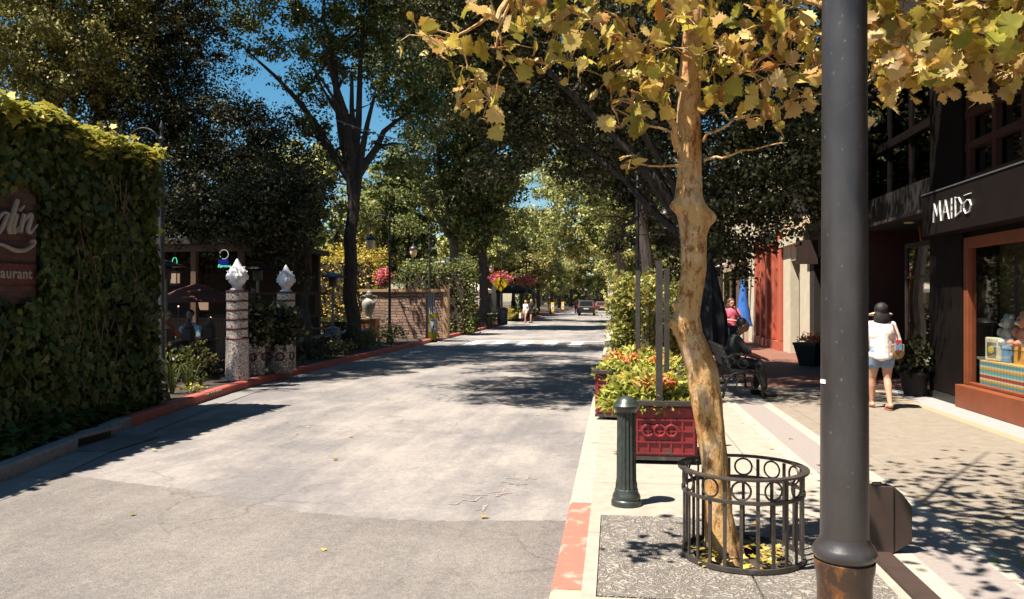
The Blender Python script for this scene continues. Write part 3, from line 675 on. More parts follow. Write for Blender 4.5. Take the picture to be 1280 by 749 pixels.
struct('kerb', kerb_run(between(-30, 8.55), .16, 1), M['kerb_grey'])
struct('kerb', kerb_run(between(9.5, 10.15), .16, 1), M['kerb_grey'])
struct('kerb', kerb_run(between(10.16, 54), .16, 1), M['kerb_red'])
struct('kerb', kerb_run(between(64, 228), .16, 1), M['kerb_red'])
# storm drain inlet in the left kerb
t = thing('storm_drain', 'dark storm drain opening in the grey kerb below the ivy wall', 'drain', (kx(9.0), 9.02, 0))
mb = MB(); mb.box(-.17, .03, -.47, .47, -.035, .004); mb.build('lintel', M['kerb_grey'], t)
mb = MB(); mb.box(-.17, -.12, -.47, .47, -.2, -.036); mb.build('throat', M['signblack'], t)
mb = MB(); mb.add([(.03, -.6, RZ + .013), (.55, -.5, RZ + .013), (.55, .5, RZ + .013), (.03, .55, RZ + .013)], [(0, 1, 2, 3)]); mb.build('apron', M['asphalt2'], t)
# right kerb
mb = kerb_run([(-.35, 6.32), (-.35, 300)], .17, -1); mb2 = struct('kerb', mb, M['kerb'])
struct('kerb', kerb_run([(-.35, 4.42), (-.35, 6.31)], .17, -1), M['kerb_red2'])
struct('kerb', kerb_run([(-.35, -12), (-.35, 4.41)], .17, -1), mat('yellowish_kerb', (.5, .4, .22), .85, (.42, .33, .2), 6))
# pavements
def strip(name, x0, x1, y0, y1, m, z=0.0):
    mb = MB(); mb.box(x0, x1, y0, y1, -.28, z); return struct(name, mb, m)
GX0, GX1, GY0, GY1 = -.1, 1.52, 4.33, 5.97
strip('pavement', -.18, 1.72, GY1, 300, M['concrete']); strip('pavement', -.18, 1.72, -12, GY0, M['concrete'])
strip('pavement', -.18, GX0, GY0, GY1, M['concrete']); strip('pavement', GX1, 1.72, GY0, GY1, M['concrete'])
strip('paving_band', 1.72, 1.86, -12, 17, M['band']); strip('paving_band', 1.86, 2.24, -12, 17, M['pinkband']); strip('paving_band', 2.24, 2.38, -12, 17, M['band'])
strip('pavement', 2.38, 4.5, -12, 15.2, M['aggregate']); strip('paving_band', 4.5, 4.64, -12, 15.2, M['tanband'], .001)
strip('pavement', 4.64, 9, -12, 15.2, M['greyband']); strip('pavement', 2.38, 9, 15.2, 17, M['brickpave']); strip('pavement', 1.72, 9, 17, 300, M['brickpave'])
strip('road_end', -9, 9, 300, 302, M['asphalt'])
# crosswalk
y0, y1 = G(640, 433, RZ).y, G(640, 426.5, RZ).y
mb = MB()
for px in (592, 623, 656, 689, 721):
    x = D(px, 32).x; mb.sheet([(x - .24, y0), (x + .24, y0), (x + .24, y1), (x - .24, y1)], RZ + .005)
mb.sheet([(-7.2, y1 + .05), (-.45, y1 + .05), (-.45, y1 + .3), (-7.2, y1 + .3)], RZ + .005)
struct('crosswalk', mb, M['paint'])
# faded utility marks on the road
rng = random.Random(4); mb = MB()
for px, py in ((572, 628), (590, 622), (604, 634), (618, 615), (640, 604), (634, 618), (652, 600)):
    c = G(px, py, RZ)
    for k in range(3):
        a = rng.uniform(-.5, 1.8); L = rng.uniform(.04, .10); o = Vector((rng.uniform(-.1, .1), rng.uniform(-.1, .1), 0)); d = Vector((math.cos(a), math.sin(a), 0)); n = Vector((-d.y, d.x, 0)) * .009
        mb.add([c + o - d * L - n + Vector((0, 0, .0045 + k * .0003)), c + o + d * L - n + Vector((0, 0, .0045 + k * .0003)), c + o + d * L + n + Vector((0, 0, .0045 + k * .0003)), c + o - d * L + n + Vector((0, 0, .0045 + k * .0003))], [(0, 1, 2, 3)])
struct('road_marking', mb, M['redmark'])
# lettering on the left kerb
for word, yy in (('FIRE LANE', 11.9), ('NO PARKING', 13.3)):
    y = yy; t_ = Vector((kx(y + .5) - kx(y - .5), 1, 0)).normalized(); nrm = Vector((t_.y, -t_.x, 0))
    e = thing('kerb_lettering', 'worn white stencilled words %s on the red kerb' % word, 'lettering', (kx(y) + nrm.x * .006, y, -.065), 0, 'words stencilled on the red kerb')
    put_text(word, .13, M['letter'], e, (0, 0, 0), t_, (0, 0, 1), extrude=.002)
# ground behind the left kerb: planting bed, patio, side lane
def bed(y0, y1, w0, w1, m, z, name='planting_bed'):
    a = between(y0, y1); pts = [(x - .155, y) for x, y in a] + [(a[-1][0] - w1, y1), (a[0][0] - w0, y0)]
    mb = MB(); mb.prism(pts, -.29, z); return struct(name, mb, m)
bed(-30, 12.6, 4, 3.2, M['soil'], -.01); bed(12.6, 54, 1.55, 1.6, M['soil'], -.01)
bed(54, 64, 1.6, 1.6, M['kerb'], RZ + .02, 'side_path')
bed(64, 228, 1.6, 1.6, M['soil'], -.01)
mb = MB(); mb.box(-40, -8.72, 12.6, 228, -.29, -.02); struct('patio_floor', mb, M['patio'])
rng = random.Random(11)
def lump(name, mb, m): return tag(mb.build(name, m), kind='stuff')
# fallen leaves scattered
V, F = [], []
nr = np.random.default_rng(5); pts = []
for _ in range(20):
    y = nr.uniform(3.5, 16); pts.append((nr.uniform(-5.5, -.5), y, RZ + .018))
for _ in range(22): pts.append((nr.uniform(-.1, 4.6), nr.uniform(3.4, 11), .012))
for _ in range(90): a = nr.uniform(0, 6.28); r = nr.uniform(.1, .34); pts.append((.79 + r * math.cos(a), 5.12 + r * math.sin(a), .03))
V, F = leaf_cards(np.array(pts), .055, nr, shape=MAPLE, up=6); tag(np_object('fallen_leaves', V, F, M['leafplane']), kind='stuff')

# ================= RIGHT FOREGROUND =================
# tree grate
GC = Vector((.79, 5.12, 0))
t = thing('tree_grate', 'swirl patterned cast metal tree grate set in the pavement', 'tree grate', (GC.x, GC.y, 0))
hole = [(.30 * math.cos(a), .30 * math.sin(a)) for a in [2 * math.pi * k / 24 for k in range(24)]]
def grate_half(x0, x1, sgn):
    y0, y1 = GY0 - GC.y + .006, GY1 - GC.y - .006; arc = [(h[0], h[1]) for h in hole if h[0] * sgn >= -.001]; arc.sort(key=lambda q: q[1])
    if sgn < 0: pl = [(x0, y0), (-.006, y0)] + [(min(a, -.006), b) for a, b in arc] + [(-.006, y1), (x0, y1)]
    else: pl = [(x1, y0), (.006, y0)] + [(max(a, .006), b) for a, b in arc] + [(.006, y1), (x1, y1)]
    mb = MB(); mb.prism(pl, -.03, .006); return mb
grate_half(GX0 - GC.x + .006, 0, -1).build('grate_plate', M['grate'], t); grate_half(0, GX1 - GC.x - .006, 1).build('grate_plate', M['grate'], t)
mb = MB(); mb.box(GX0 - GC.x, GX1 - GC.x, GY0 - GC.y, GY1 - GC.y, -.2, -.045); mb.build('soil_bed', M['soil'], t)
# round tree guard with ring frieze
t = thing('tree_guard', 'round bronze black metal tree guard with a frieze of rings', 'tree guard', (GC.x, GC.y, .006))
def hoop(r, z, w, h, name, n=56):
    mb = MB(); vs = []
    for k in range(n):
        a = 2 * math.pi * k / n
        for rr, zz in ((r - w / 2, z - h / 2), (r + w / 2, z - h / 2), (r + w / 2, z + h / 2), (r - w / 2, z + h / 2)): vs.append((rr * math.cos(a), rr * math.sin(a), zz))
    mb.add(vs, [(k * 4 + j, k * 4 + (j + 1) % 4, ((k + 1) % n) * 4 + (j + 1) % 4, ((k + 1) % n) * 4 + j) for k in range(n) for j in range(4)])
    return mb.build(name, M['guard'], t, bevel=.002)
hoop(.372, .552, .046, .014, 'top_rail'); hoop(.365, .415, .014, .022, 'middle_rail'); hoop(.362, .02, .016, .03, 'base_ring')
NB = 24
for k in range(NB):
    a = 2 * math.pi * (k + .35) / NB; c, s = math.cos(a), math.sin(a)
    mb = MB(); top = .54 if k % 2 == 0 else .405
    mb.cbox((c * .358, s * .358, (top + .01) / 2), (.010, .020, top - .01), a); mb.build('upright', M['guard'], t)
    if k % 2 == 0:
        a2 = 2 * math.pi * (k + 1.35) / NB; mb = MB()
        mb.torus((math.cos(a2) * .358, math.sin(a2) * .358, .483), .054, .0065, (-math.sin(a2), math.cos(a2), 0), (0, 0, 1), 24, 6); mb.build('ring', M['guard'], t, smooth=True)
# bollard
bl = G(783, 631)
t = thing('bollard', 'fluted dark green cast iron bollard with domed cap at the kerb', 'bollard', (bl.x, bl.y, 0))
mb = MB(); mb.lathe([(.086, .1, 1), (.086, .16, 1), (.078, .20, 1), (.073, .72, 1), (.073, .735, 1)], n=96, lobes=16, depth=.10); mb.build('shaft', M['bollard'], t, smooth=True)
mb = MB(); mb.lathe([(.118, 0), (.118, .03), (.112, .045), (.105, .05), (.11, .065), (.104, .085), (.094, .1), (.09, .125), (.082, .13)], n=40); mb.build('base', M['bollard'], t, smooth=True)
mb = MB(); mb.lathe([(.078, .725), (.088, .745), (.102, .76), (.104, .775), (.094, .785), (.085, .80), (.068, .825), (.045, .842), (.02, .85), (.001, .852)], n=40); mb.build('cap', M['bollard'], t, smooth=True)
# foreground lamp post
def lamp_head(t, hx, hz, r=.2, side=-1, s=1.0):
    """gooseneck with bell shade and glass at height hz; side picks the way it hangs"""
    mb = MB(); q = []
    for i in range(15):
        a = math.pi * i / 14; q.append((side * hx * (.5 - .5 * math.cos(a)), 0, hz + .52 + .42 * math.sin(a)))
    q = [(0, 0, hz - .2)] + q + [(side * hx, 0, hz + .22)]
    mb.tube(q, .018 * s, 8); mb.build('gooseneck', M['black'], t, smooth=True)
    mb = MB(); mb.lathe([(.03, .24), (.05, .2), (.06, .15), (.12, .12), (r * .9, .06), (r, 0), (r * .97, -.02)], (side * hx, 0, hz), 24); mb.build('lamp_shade', M['black'], t, smooth=True)
    mb = MB(); mb.lathe([(r * .8, -.015), (r * .82, -.1), (r * .7, -.22), (r * .45, -.31), (r * .15, -.345), (.002, -.35)], (side * hx, 0, hz), 24); mb.build('lamp_glass', M['globe'], t, smooth=True)
pl = D(1055.5, 2.4)
t = thing('street_lamp', 'tall charcoal lamp post with rusty amber collar standing closest to the viewer', 'street lamp', (pl.x, pl.y, 0))
mb = MB(); mb.lathe([(.0695, .86), (.0655, 1.8), (.0625, 2.8), (.055, 4.9)], n=40); mb.build('pole', M['pole'], t, smooth=True)
mb = MB(); mb.lathe([(.066, .80), (.083, .825), (.0925, .84), (.0925, .848), (.086, .862), (.074, .875), (.0705, .89)], n=40); mb.build('collar', M['pole'], t, smooth=True)
mb = MB(); mb.lathe([(.0765, .55), (.078, .72), (.0775, .745), (.081, .775), (.086, .80), (.087, .82), (.078, .826)], n=40); mb.build('neck', M['amber'], t, smooth=True)
mb = MB(); mb.lathe([(.16, 0), (.16, .06), (.13, .1), (.12, .3), (.095, .36), (.076, .42, 1), (.074, .545, 1)], n=72, lobes=12, depth=.07); mb.build('base', M['bronze'], t, smooth=True)
mb = MB(); mb.plate([(-.012, -.006), (.012, -.006), (.012, .006), (-.012, .006)], (-.066, -.018, 1.355), (.35, -.93, 0), (0, 0, 1), .002); mb.build('sticker', M['white'], t)
lamp_head(t, .75, 4.1, .2, -1)
# flower baskets and paired street lamps of the same make further away
def lamp_post(label, x, y, z=0.0, side=-1, banner=True, group='black lamp posts along the street', H=4.75):
    t = thing('street_lamp', label, 'street lamp', (x, y, z), 0, group)
    mb = MB(); mb.lathe([(.16, 0), (.16, .08), (.12, .12), (.11, .4), (.08, .5), (.055, .6), (.05, 2), (.045, H - .3)], n=14); mb.build('pole', M['black'], t, smooth=True)
    mb = MB(); mb.lathe([(.02, H - .3), (.04, H - .25), (.07, H - .22), (.03, H - .18), (.025, H - .05), (.05, H - .02), (.03, H + .05), (.002, H + .12)], n=12)
    for zz in (H - .45, H - 1.0): mb.lathe([(.05, zz), (.09, zz + .02), (.09, zz + .05), (.05, zz + .07)], n=12)
    mb.build('finial', M['black'], t, smooth=True)
    lamp_head(t, .72, H - .95, .2, side)
    if banner:
        mb = MB()
        for zz in (H - 1.45,): mb.tube([(-.75, 0, zz), (.75, 0, zz)], .014, 6)
        mb.build('banner_arm', M['black'], t)
    return t
# planters
def planter(t, w, dp, h, z0=.06):
    mb = MB(); mb.box(-w / 2 + .02, w / 2 - .02, -dp / 2 + .02, dp / 2 - .02, z0 + .02, h - .05); mb.build('body', M['maroon'], t)
    mb = MB()
    for f in (-1, 1):
        y = f * (dp / 2 - .008)
        for k in range(7): x = -w / 2 + .045 + (w - .09) * k / 6; mb.box(x - .008, x + .008, min(y, y - f * .012), max(y, y - f * .012), z0 + .03, h - .06)
        for k in range(5): z = z0 + .05 + (h - z0 - .13) * k / 4; mb.box(-w / 2 + .04, w / 2 - .04, min(y + f * .002, y - f * .01), max(y + f * .002, y - f * .01), z - .008, z + .008)
        for k in (-1, 0, 1): mb.torus((k * .112, y + f * .004, z0 + (h - z0) * .48), .054, .011, (1, 0, 0), (0, 0, 1), 20, 6)
    for f in (-1, 1):
        x = f * (w / 2 - .008); nn = max(6, int(dp / .09))
        for k in range(nn + 1): y = -dp / 2 + .045 + (dp - .09) * k / nn; mb.box(min(x, x - f * .012), max(x, x - f * .012), y - .005, y + .005, z0 + .03, h - .06)
        for k in range(5): z = z0 + .05 + (h - z0 - .13) * k / 4; mb.box(min(x + f * .002, x - f * .01), max(x + f * .002, x - f * .01), -dp / 2 + .04, dp / 2 - .04, z - .005, z + .005)
    mb.build('panel_relief', M['maroon'], t)
    mb = MB(); o = .0
    mb.box(-w / 2 - .03, w / 2 + .03, -dp / 2 - .03, -dp / 2 + .03, h - .048, h); mb.box(-w / 2 - .03, w / 2 + .03, dp / 2 - .03, dp / 2 + .03, h - .048, h)
    mb.box(-w / 2 - .03, -w / 2 + .03, -dp / 2 + .031, dp / 2 - .031, h - .048, h); mb.box(w / 2 - .03, w / 2 + .03, -dp / 2 + .031, dp / 2 - .031, h - .048, h)
    mb.build('rim', M['guard'], t, bevel=.004)
    mb = MB(); mb.box(-w / 2 + .01, w / 2 - .01, -dp / 2 + .01, dp / 2 - .01, z0 - .02, z0 + .018); mb.box(-w / 2 + .06, -w / 2 + .12, -dp / 2 + .04, dp / 2 - .04, .001, z0 - .021); mb.box(w / 2 - .12, w / 2 - .06, -dp / 2 + .04, dp / 2 - .04, 0, z0 - .021)
    mb.build('base_frame', M['guard'], t)
    mb = MB(); mb.box(-w / 2 + .031, w / 2 - .031, -dp / 2 + .031, dp / 2 - .031, h - .12, h - .06); mb.build('soil', M['soil'], t)
def flowers(label, c, rx, ry, h, seed, lime=.7, n=2200, name='flowering_plants', group='flowering plants in the maroon planters', spots=None):
    rng = np.random.default_rng(seed); t = thing(name, label, 'flowers', c, 0, group)
    def dome(k, rad0=0, rad1=1.0, top=1.0):
        a = rng.uniform(0, 6.283, k); r = np.sqrt(rng.uniform(rad0, rad1, k)); z = (1 - r ** 2.2) * h * top * rng.uniform(.55, 1.15, k) - .06 * (r > .85)
        cl = .5 + .5 * np.sin(a * 5 + seed) ; z *= .75 + .5 * cl
        return np.stack([np.cos(a) * r * rx, np.sin(a) * r * ry, z + .015], 1)
    V, F = leaf_cards(dome(int(n * lime)), .115, rng, shape=NARROW, up=.6); np_object('leaves', V, F, M['lime'], t)
    V, F = leaf_cards(dome(int(n * .2), 0, .9, .8), .10, rng, shape=NARROW, up=.7); np_object('green_leaves', V, F, M['grass'], t)
    sp = crown_points([(x * rx, y * ry, h * .9, .11, .11, .06) for x, y in (spots or [(-.1, -.45), (.25, -.5), (.05, .1), (-.4, .3), (.35, .3)])], int(n * .13), rng, per=8, spray=.04)
    V, F = leaf_cards(sp, .045, rng, up=1.2); np_object('blossoms', V, F, M['petal'], t)
    sp = crown_points([(.1 * rx, -.1 * ry, h, .1, .1, .06), (-.1 * rx, .6 * ry, h, .1, .1, .05)], int(n * .08), rng, per=10, spray=.03)
    V, F = leaf_cards(sp, .05, rng, up=1.2); np_object('mauve_blossoms', V, F, M['petalmauve'], t)
    return t
pa = D(822, 7.75); pA = thing('planter', 'square maroon planter with ring relief beside the plane tree', 'planter', (pa.x + .02, pa.y + .40, 0), 0, 'maroon street planters')
planter(pA, .74, .80, .62)
flowers('lime foliage with orange blossoms filling the planter beside the plane tree', (pA.location.x - .09, pA.location.y + .02, .585), .47, .40, .20, 3, n=5200)
pB = thing('planter', 'long maroon planter standing at the kerb behind the bollard', 'planter', (.42, 11.45, 0), R(-10), 'maroon street planters')
planter(pB, 1.1, 1.7, .66)
flowers('pale lime and orange flowers in the planter at the kerb', (.36, 11.2, .60), .62, .86, .24, 8, n=5600, spots=[(-.5, -.3), (-.2, -.6), (.1, -.2), (.4, .2), (-.2, .4), (.3, -.7)])
# trellis posts + vine
tr = thing('trellis_post', 'dark steel trellis post rising from the front planter', 'post', (D(824, 7.78).x, D(824, 7.78).y, .56), 0, 'steel trellis posts'); mb = MB(); mb.bar((0, 0, 0), (0, 0, ZZ(326, 7.78) - .56), .062); mb.build('post', M['guard'], tr)
tr = thing('trellis_post', 'shorter dark steel post just right of the tall trellis post', 'post', (D(833.5, 8.35).x, D(833.5, 8.35).y, .56), 0, 'steel trellis posts'); mb = MB(); mb.bar((0, 0, 0), (0, 0, ZZ(335, 8.35) - .56), .05); mb.build('post', M['guard'], tr)
q = D(797.5, 10.9)
tr = thing('trellis', 'steel trellis frame rising from the kerbside planter behind the flowers', 'trellis', (q.x, q.y, .60), R(-10)); mb = MB(); zt = ZZ(338, 10.9) - .6
mb.bar((0, 0, 0), (0, 0, zt), .06); mb.build('post', M['guard'], tr)
mb = MB()
for k in range(6): mb.bar((-.2, .8, .1 + k * .22), (-.03, .01, .1 + k * .22), .008)
mb.build('wire', M['guard'], tr)
rng2 = np.random.default_rng(21)
for lab, blobs, n, sd in (('leafy climbing vine with yellow flowers on the kerbside trellis', [bp(782, 372, 11.6, .22, .3), bp(784, 410, 11.6, .2, .35), bp(783, 440, 11.6, .18, .25)], 4200, 1),
                          ('leafy climbing vine behind the tall trellis post', [bp(812, 365, 11.8, .2, .24), bp(838, 380, 12.2, .24, .32), bp(822, 420, 12, .16, .35), bp(844, 430, 12.2, .2, .35)], 4600, 2)):
    c = Vector((blobs[0][0], blobs[0][1], .58)); tv = thing('climbing_vine', lab, 'vine', c, 0, 'climbing vines')
    bb = [(b[0] - c.x, b[1] - c.y, b[2] - c.z, b[3], b[4], b[5]) for b in blobs]
    mb = MB()
    for b in bb: mb.tube([(b[0] * .3, b[1] * .3, 0), (b[0], b[1], b[2])], .012, 5)
    mb.build('stems', M['wood'], tv)
    V, F = leaf_cards(crown_points(bb, n, rng2, per=8, spray=.07, shell=.6), .062, rng2); np_object('foliage', V, F, M['vine'], tv)
# faceted box and slab on the pavement behind the post
c = G(1109, 690)
t = thing('utility_box', 'low brown faceted metal box on the pavement behind the lamp post', 'utility box', (c.x, c.y, .004), R(6))
zz = .42
mb = MB(); mb.prism([(-.14, -.03), (.02, -.05), (.02, .05), (-.14, .05)], .0, zz); mb.build('front_panel', M['boxbrown'], t, bevel=.004)
mb = MB(); mb.plate([(0, 0), (.115, .07), (.115, zz * .70), (.05, zz * .9), (0, zz)], (.024, 0, 0), (1, 0, 0), (0, 0, 1), .08); mb.build('side_wing', M['boxbrown'], t, bevel=.004)
mb = MB(); mb.tube([(-.1, 0, zz), (-.09, 0, zz + .015), (-.04, 0, zz + .015), (-.03, 0, zz)], .006, 6); mb.build('handle', M['guard'], t)
a = G(1082, 684); b_ = G(1108, 690)
t = thing('dark_strip', 'long dark strip on the pavement in front of the brown box, with shade put into its colour', 'strip', (c.x - .06, c.y - .85, 0))
mb = MB(); mb.box(-.08, .05, -.75, .75, .003, .03); mb.build('plate', M['boxbrown'], t, bevel=.004)  # guessed slab for a dark strip; shade is put into its colour
# plane tree in the guard
tp = thing('plane_tree', 'young plane tree with mottled tan bark and yellow autumn leaves', 'tree', (D(905, 5.0).x, D(905, 5.0).y, 0), 0, 'trees along the street')
TD = 5.08
prof = [(905, 722, 56), (905, 700, 46), (903, 675, 37), (898, 640, 33), (895, 600, 31), (890, 550, 33), (884, 500, 38), (878, 465, 39), (868, 435, 36), (860, 415, 34), (859, 395, 30), (862, 370, 30), (866, 340, 30), (867, 310, 31), (867, 285, 34), (865, 262, 36), (862, 240, 31), (862, 200, 29), (860, 150, 28), (862, 100, 27), (865, 60, 25), (868, 10, 24), (876, -80, 21), (880, -180, 17), (872, -300, 12), (885, -420, 6)]
o0 = tp.location; mb = MB(); n = 72; from mathutils import noise as mno; vs = []
r3 = np.random.default_rng(2)
pts = [P(a, b, TD) - o0 for a, b, w in prof]; rr = [w / 2000 * TD for a, b, w in prof]
fine, fr = [], []
for i in range(len(pts) - 1):
    for k in range(14):
        u = k / 14; fine.append(pts[i].lerp(pts[i + 1], u)); fr.append(rr[i] * (1 - u) + rr[i + 1] * u)
fine.append(pts[-1]); fr.append(rr[-1])
def burl(p, a):
    s = 0
    for (bx, by, ang, amp, sz) in ((868, 272, 0.1, .055, .06), (845, 257, 3.2, .035, .045), (846, 402, 3.3, .045, .05), (848, 380, 3.0, .03, .03), (862, 290, -1.6, .012, .03)):
        c = P(bx, by, TD) - o0; dz = p.z - c.z; da = (a - ang + math.pi) % (2 * math.pi) - math.pi
        s += amp * math.exp(-(dz / sz) ** 2) * math.exp(-(da / .75) ** 2)
    return s
for i, (p, r) in enumerate(zip(fine, fr)):
    for k in range(n):
        a = 2 * math.pi * k / n; q = r * (1 + .04 * math.sin(3 * a + p.z * 5) + .03 * math.sin(5 * a - p.z * 9)) + burl(p, a) * (1 + .2 * math.sin(a * 9 + p.z * 60))
        q += .006 * mno.noise(Vector((math.cos(a) * 3, math.sin(a) * 3, p.z * 4))) + .0045 * max(0, mno.noise(Vector((math.cos(a) * 9, math.sin(a) * 9, p.z * 11))) - .1)
        if p.z < .25: q *= 1 + .22 * (1 - p.z / .25) * (.5 + .5 * math.sin(4 * a + 1))
        vs.append((p.x + q * math.cos(a), p.y + q * math.sin(a), p.z))
mb.add(vs, [(i * n + k, i * n + (k + 1) % n, (i + 1) * n + (k + 1) % n, (i + 1) * n + k) for i in range(len(fine) - 1) for k in range(n)])
mb.build('trunk', M['planebark'], tp, smooth=True)
def PB(px, py, d): return P(px, py, d) - o0
BR = [ # branches: pixel way-points with depth, start radius; leaf spots follow
 ([(862, 110, 5.0), (800, 70, 4.9), (730, 20, 4.8), (650, -30, 4.7), (600, -10, 4.6)], .03),
 ([(866, 40, 5.0), (810, -40, 4.8), (720, -60, 4.6), (640, -20, 4.5), (622, 25, 4.45), (610, 20, 4.4), (570, 45, 4.4)], .03),
 ([(848, 190, 5.0), (842, 160, 4.95), (826, 110, 4.9), (800, 60, 4.8), (770, 20, 4.7)], .028),
 ([(876, 140, 5.0), (905, 105, 4.9), (960, 70, 4.8), (1010, 30, 4.7)], .018),
 ([(876, 175, 5.0), (920, 150, 4.95), (970, 140, 4.9)], .011), ([(878, 200, 5.0), (930, 188, 4.9), (985, 178, 4.8)], .009),
 ([(852, 170, 5.0), (800, 150, 4.9), (765, 135, 4.8)], .009), ([(852, 210, 5.0), (800, 205, 4.9), (786, 212, 4.8)], .008),
 ([(872, -60, 5.0), (960, -120, 4.7), (1080, -60, 4.3), (1180, 0, 4.1), (1260, 50, 4.0)], .035),
 ([(872, -20, 5.0), (960, -30, 4.6), (1060, 20, 4.2), (1130, 60, 4.0), (1210, 90, 3.9)], .03),
 ([(876, -120, 5.0), (980, -260, 5.0), (1130, -320, 5.0), (1250, -300, 5.0)], .03),
 ([(876, -140, 5.0), (790, -260, 5.0), (690, -300, 5.1), (600, -280, 5.2)], .03),
 ([(880, -200, 5.0), (900, -330, 5.6), (930, -420, 6.2), (960, -430, 6.8)], .028),
 ([(874, -170, 5.0), (860, -300, 4.4), (850, -420, 3.8)], .025),
 ([(880, -230, 5.0), (920, -330, 4.3), (1000, -430, 3.7), (1130, -600, 3.2)], .026), ([(876, -260, 5.0), (980, -420, 4.6), (1150, -480, 4.6), (1260, -500, 4.6)], .024),
 ([(640, -10, 4.5), (625, 40, 4.5), (628, 80, 4.5), (620, 120, 4.5)], .010), ([(700, -20, 4.7), (712, 40, 4.7), (716, 80, 4.7)], .009)]
mb = MB()
for w, r in BR:
    q = [PB(*x) for x in w]; f2 = []; 
    for i in range(len(q) - 1):
        for k in range(4): f2.append(q[i].lerp(q[i + 1], k / 4) + Vector((r3.normal(), r3.normal(), r3.normal())) * .008)
    f2.append(q[-1]); mb.tube(f2, [r * (1 - .8 * i / len(f2)) for i in range(len(f2))], 7)

# leaf sprays: (px, py, depth, radius m, count)
SP = [(525, 45, 4.4, .13, 20), (560, 62, 4.4, .10, 12), (585, 85, 4.4, .10, 9), (600, 100, 4.45, .09, 9), (620, 60, 4.5, .16, 20), (612, 125, 4.5, .14, 20), (655, 15, 4.6, .15, 24), (640, -30, 4.6, .25, 40), (590, 10, 4.4, .10, 8),
 (700, 30, 4.7, .17, 20), (712, 78, 4.7, .13, 12), (680, 80, 4.7, .08, 6), (745, 20, 4.7, .2, 34), (780, 50, 4.8, .2, 36), (800, 95, 4.8, .17, 26), (790, 130, 4.8, .13, 14), (775, 160, 4.8, .1, 8), (790, 200, 4.8, .06, 9), (762, 100, 4.8, .12, 10),
 (835, 60, 4.7, .18, 24), (850, 20, 4.6, .2, 30), (830, 115, 4.8, .12, 12), (900, 60, 4.8, .2, 36), (940, 90, 4.8, .18, 28), (900, 120, 4.9, .13, 14), (935, 150, 4.9, .08, 6), (970, 150, 4.9, .12, 9), (975, 95, 4.8, .14, 16), (990, 50, 4.7, .2, 36), (1010, 120, 4.7, .1, 10), (960, 20, 4.7, .25, 40), (1020, 90, 4.6, .13, 15),
 (1110, 90, 4.1, .14, 34), (1130, 50, 4.1, .2, 60), (1170, 85, 4.0, .15, 42), (1100, 30, 4.2, .2, 40), (1200, 70, 4.0, .17, 30), (1240, 85, 3.9, .13, 26), (1270, 80, 3.9, .11, 16), (1180, 25, 4.1, .2, 40), (1230, 20, 4.1, .2, 36), (1275, 25, 4.1, .2, 30), (1130, 0, 4.2, .25, 50), (1060, 0, 4.4, .25, 40),
 (900, -60, 4.8, .35, 60), (800, -60, 4.8, .35, 60), (1000, -80, 4.7, .4, 70), (1120, -90, 4.5, .4, 70), (1220, -80, 4.4, .4, 60), (700, -80, 4.8, .35, 45),
 (900, -260, 5.2, .6, 120), (1020, -280, 5.2, .6, 130), (1150, -290, 5.1, .6, 120), (1270, -280, 5.0, .5, 80), (780, -270, 5.1, .55, 90), (660, -270, 5.2, .4, 50), (900, -380, 5.8, .6, 90), (1040, -390, 6, .6, 90), (850, -400, 4.6, .5, 60), (960, -400, 4.4, .5, 60)]
PP = []; WAY = [q_ for w_, r_ in BR for q_ in [PB(*x) for x in w_[1:]]]
for px, py, d, r, c in SP:
    if py > -20 and px < 1030: c = max(5, int(c * (.62 if px < 790 else .7)))
    ce = np.array(PB(px, py, d)); PP.append(ce + r3.normal(size=(c, 3)) * r * .62 * np.array([1, 1.2, .75]))
    cv = Vector(ce); nb_ = min(WAY, key=lambda q_: (q_ - cv).length)
    mb.tube([nb_, nb_.lerp(cv, .5) + Vector((0, 0, .03)), cv], [.007, .005, .004], 5)
    for q_ in PP[-1][:9]:
        q_ = Vector(q_); mb.tube([cv, cv.lerp(q_, .55) + Vector((0, 0, .02)), q_], [.0035, .003, .002], 4)
for wx, wy, wz, r, c in ((.4, 3.0, 4.9, .45, 60), (1.1, 2.6, 5.0, .5, 80), (1.8, 3.2, 5.0, .5, 85), (1.5, 4.2, 4.9, .5, 85), (.7, 4.0, 4.9, .45, 70), (2.2, 4.0, 5.2, .5, 80), (.9, 2.0, 5.1, .45, 60), (2.4, 2.8, 5.2, .5, 70), (2.9, 4.6, 5.3, .45, 60), (1.9, 5.2, 5.2, .45, 60), (3.2, 3.4, 5.3, .45, 50), (.2, 1.6, 5.0, .4, 40), (2.6, 1.8, 5.2, .45, 50)):
    c = int(c * 1.6); PP.append(np.array([wx - o0.x, wy - o0.y, wz]) + r3.normal(size=(c, 3)) * r * .62)  # sprays above the frame, added to thicken the shade on the pavement
PP = np.concatenate(PP); V, F = leaf_fans(PP, .102, r3, PLANE); np_object('crown', V, F, M['leafplane'], tp); mb.build('branches', M['planebark'], tp, smooth=True)
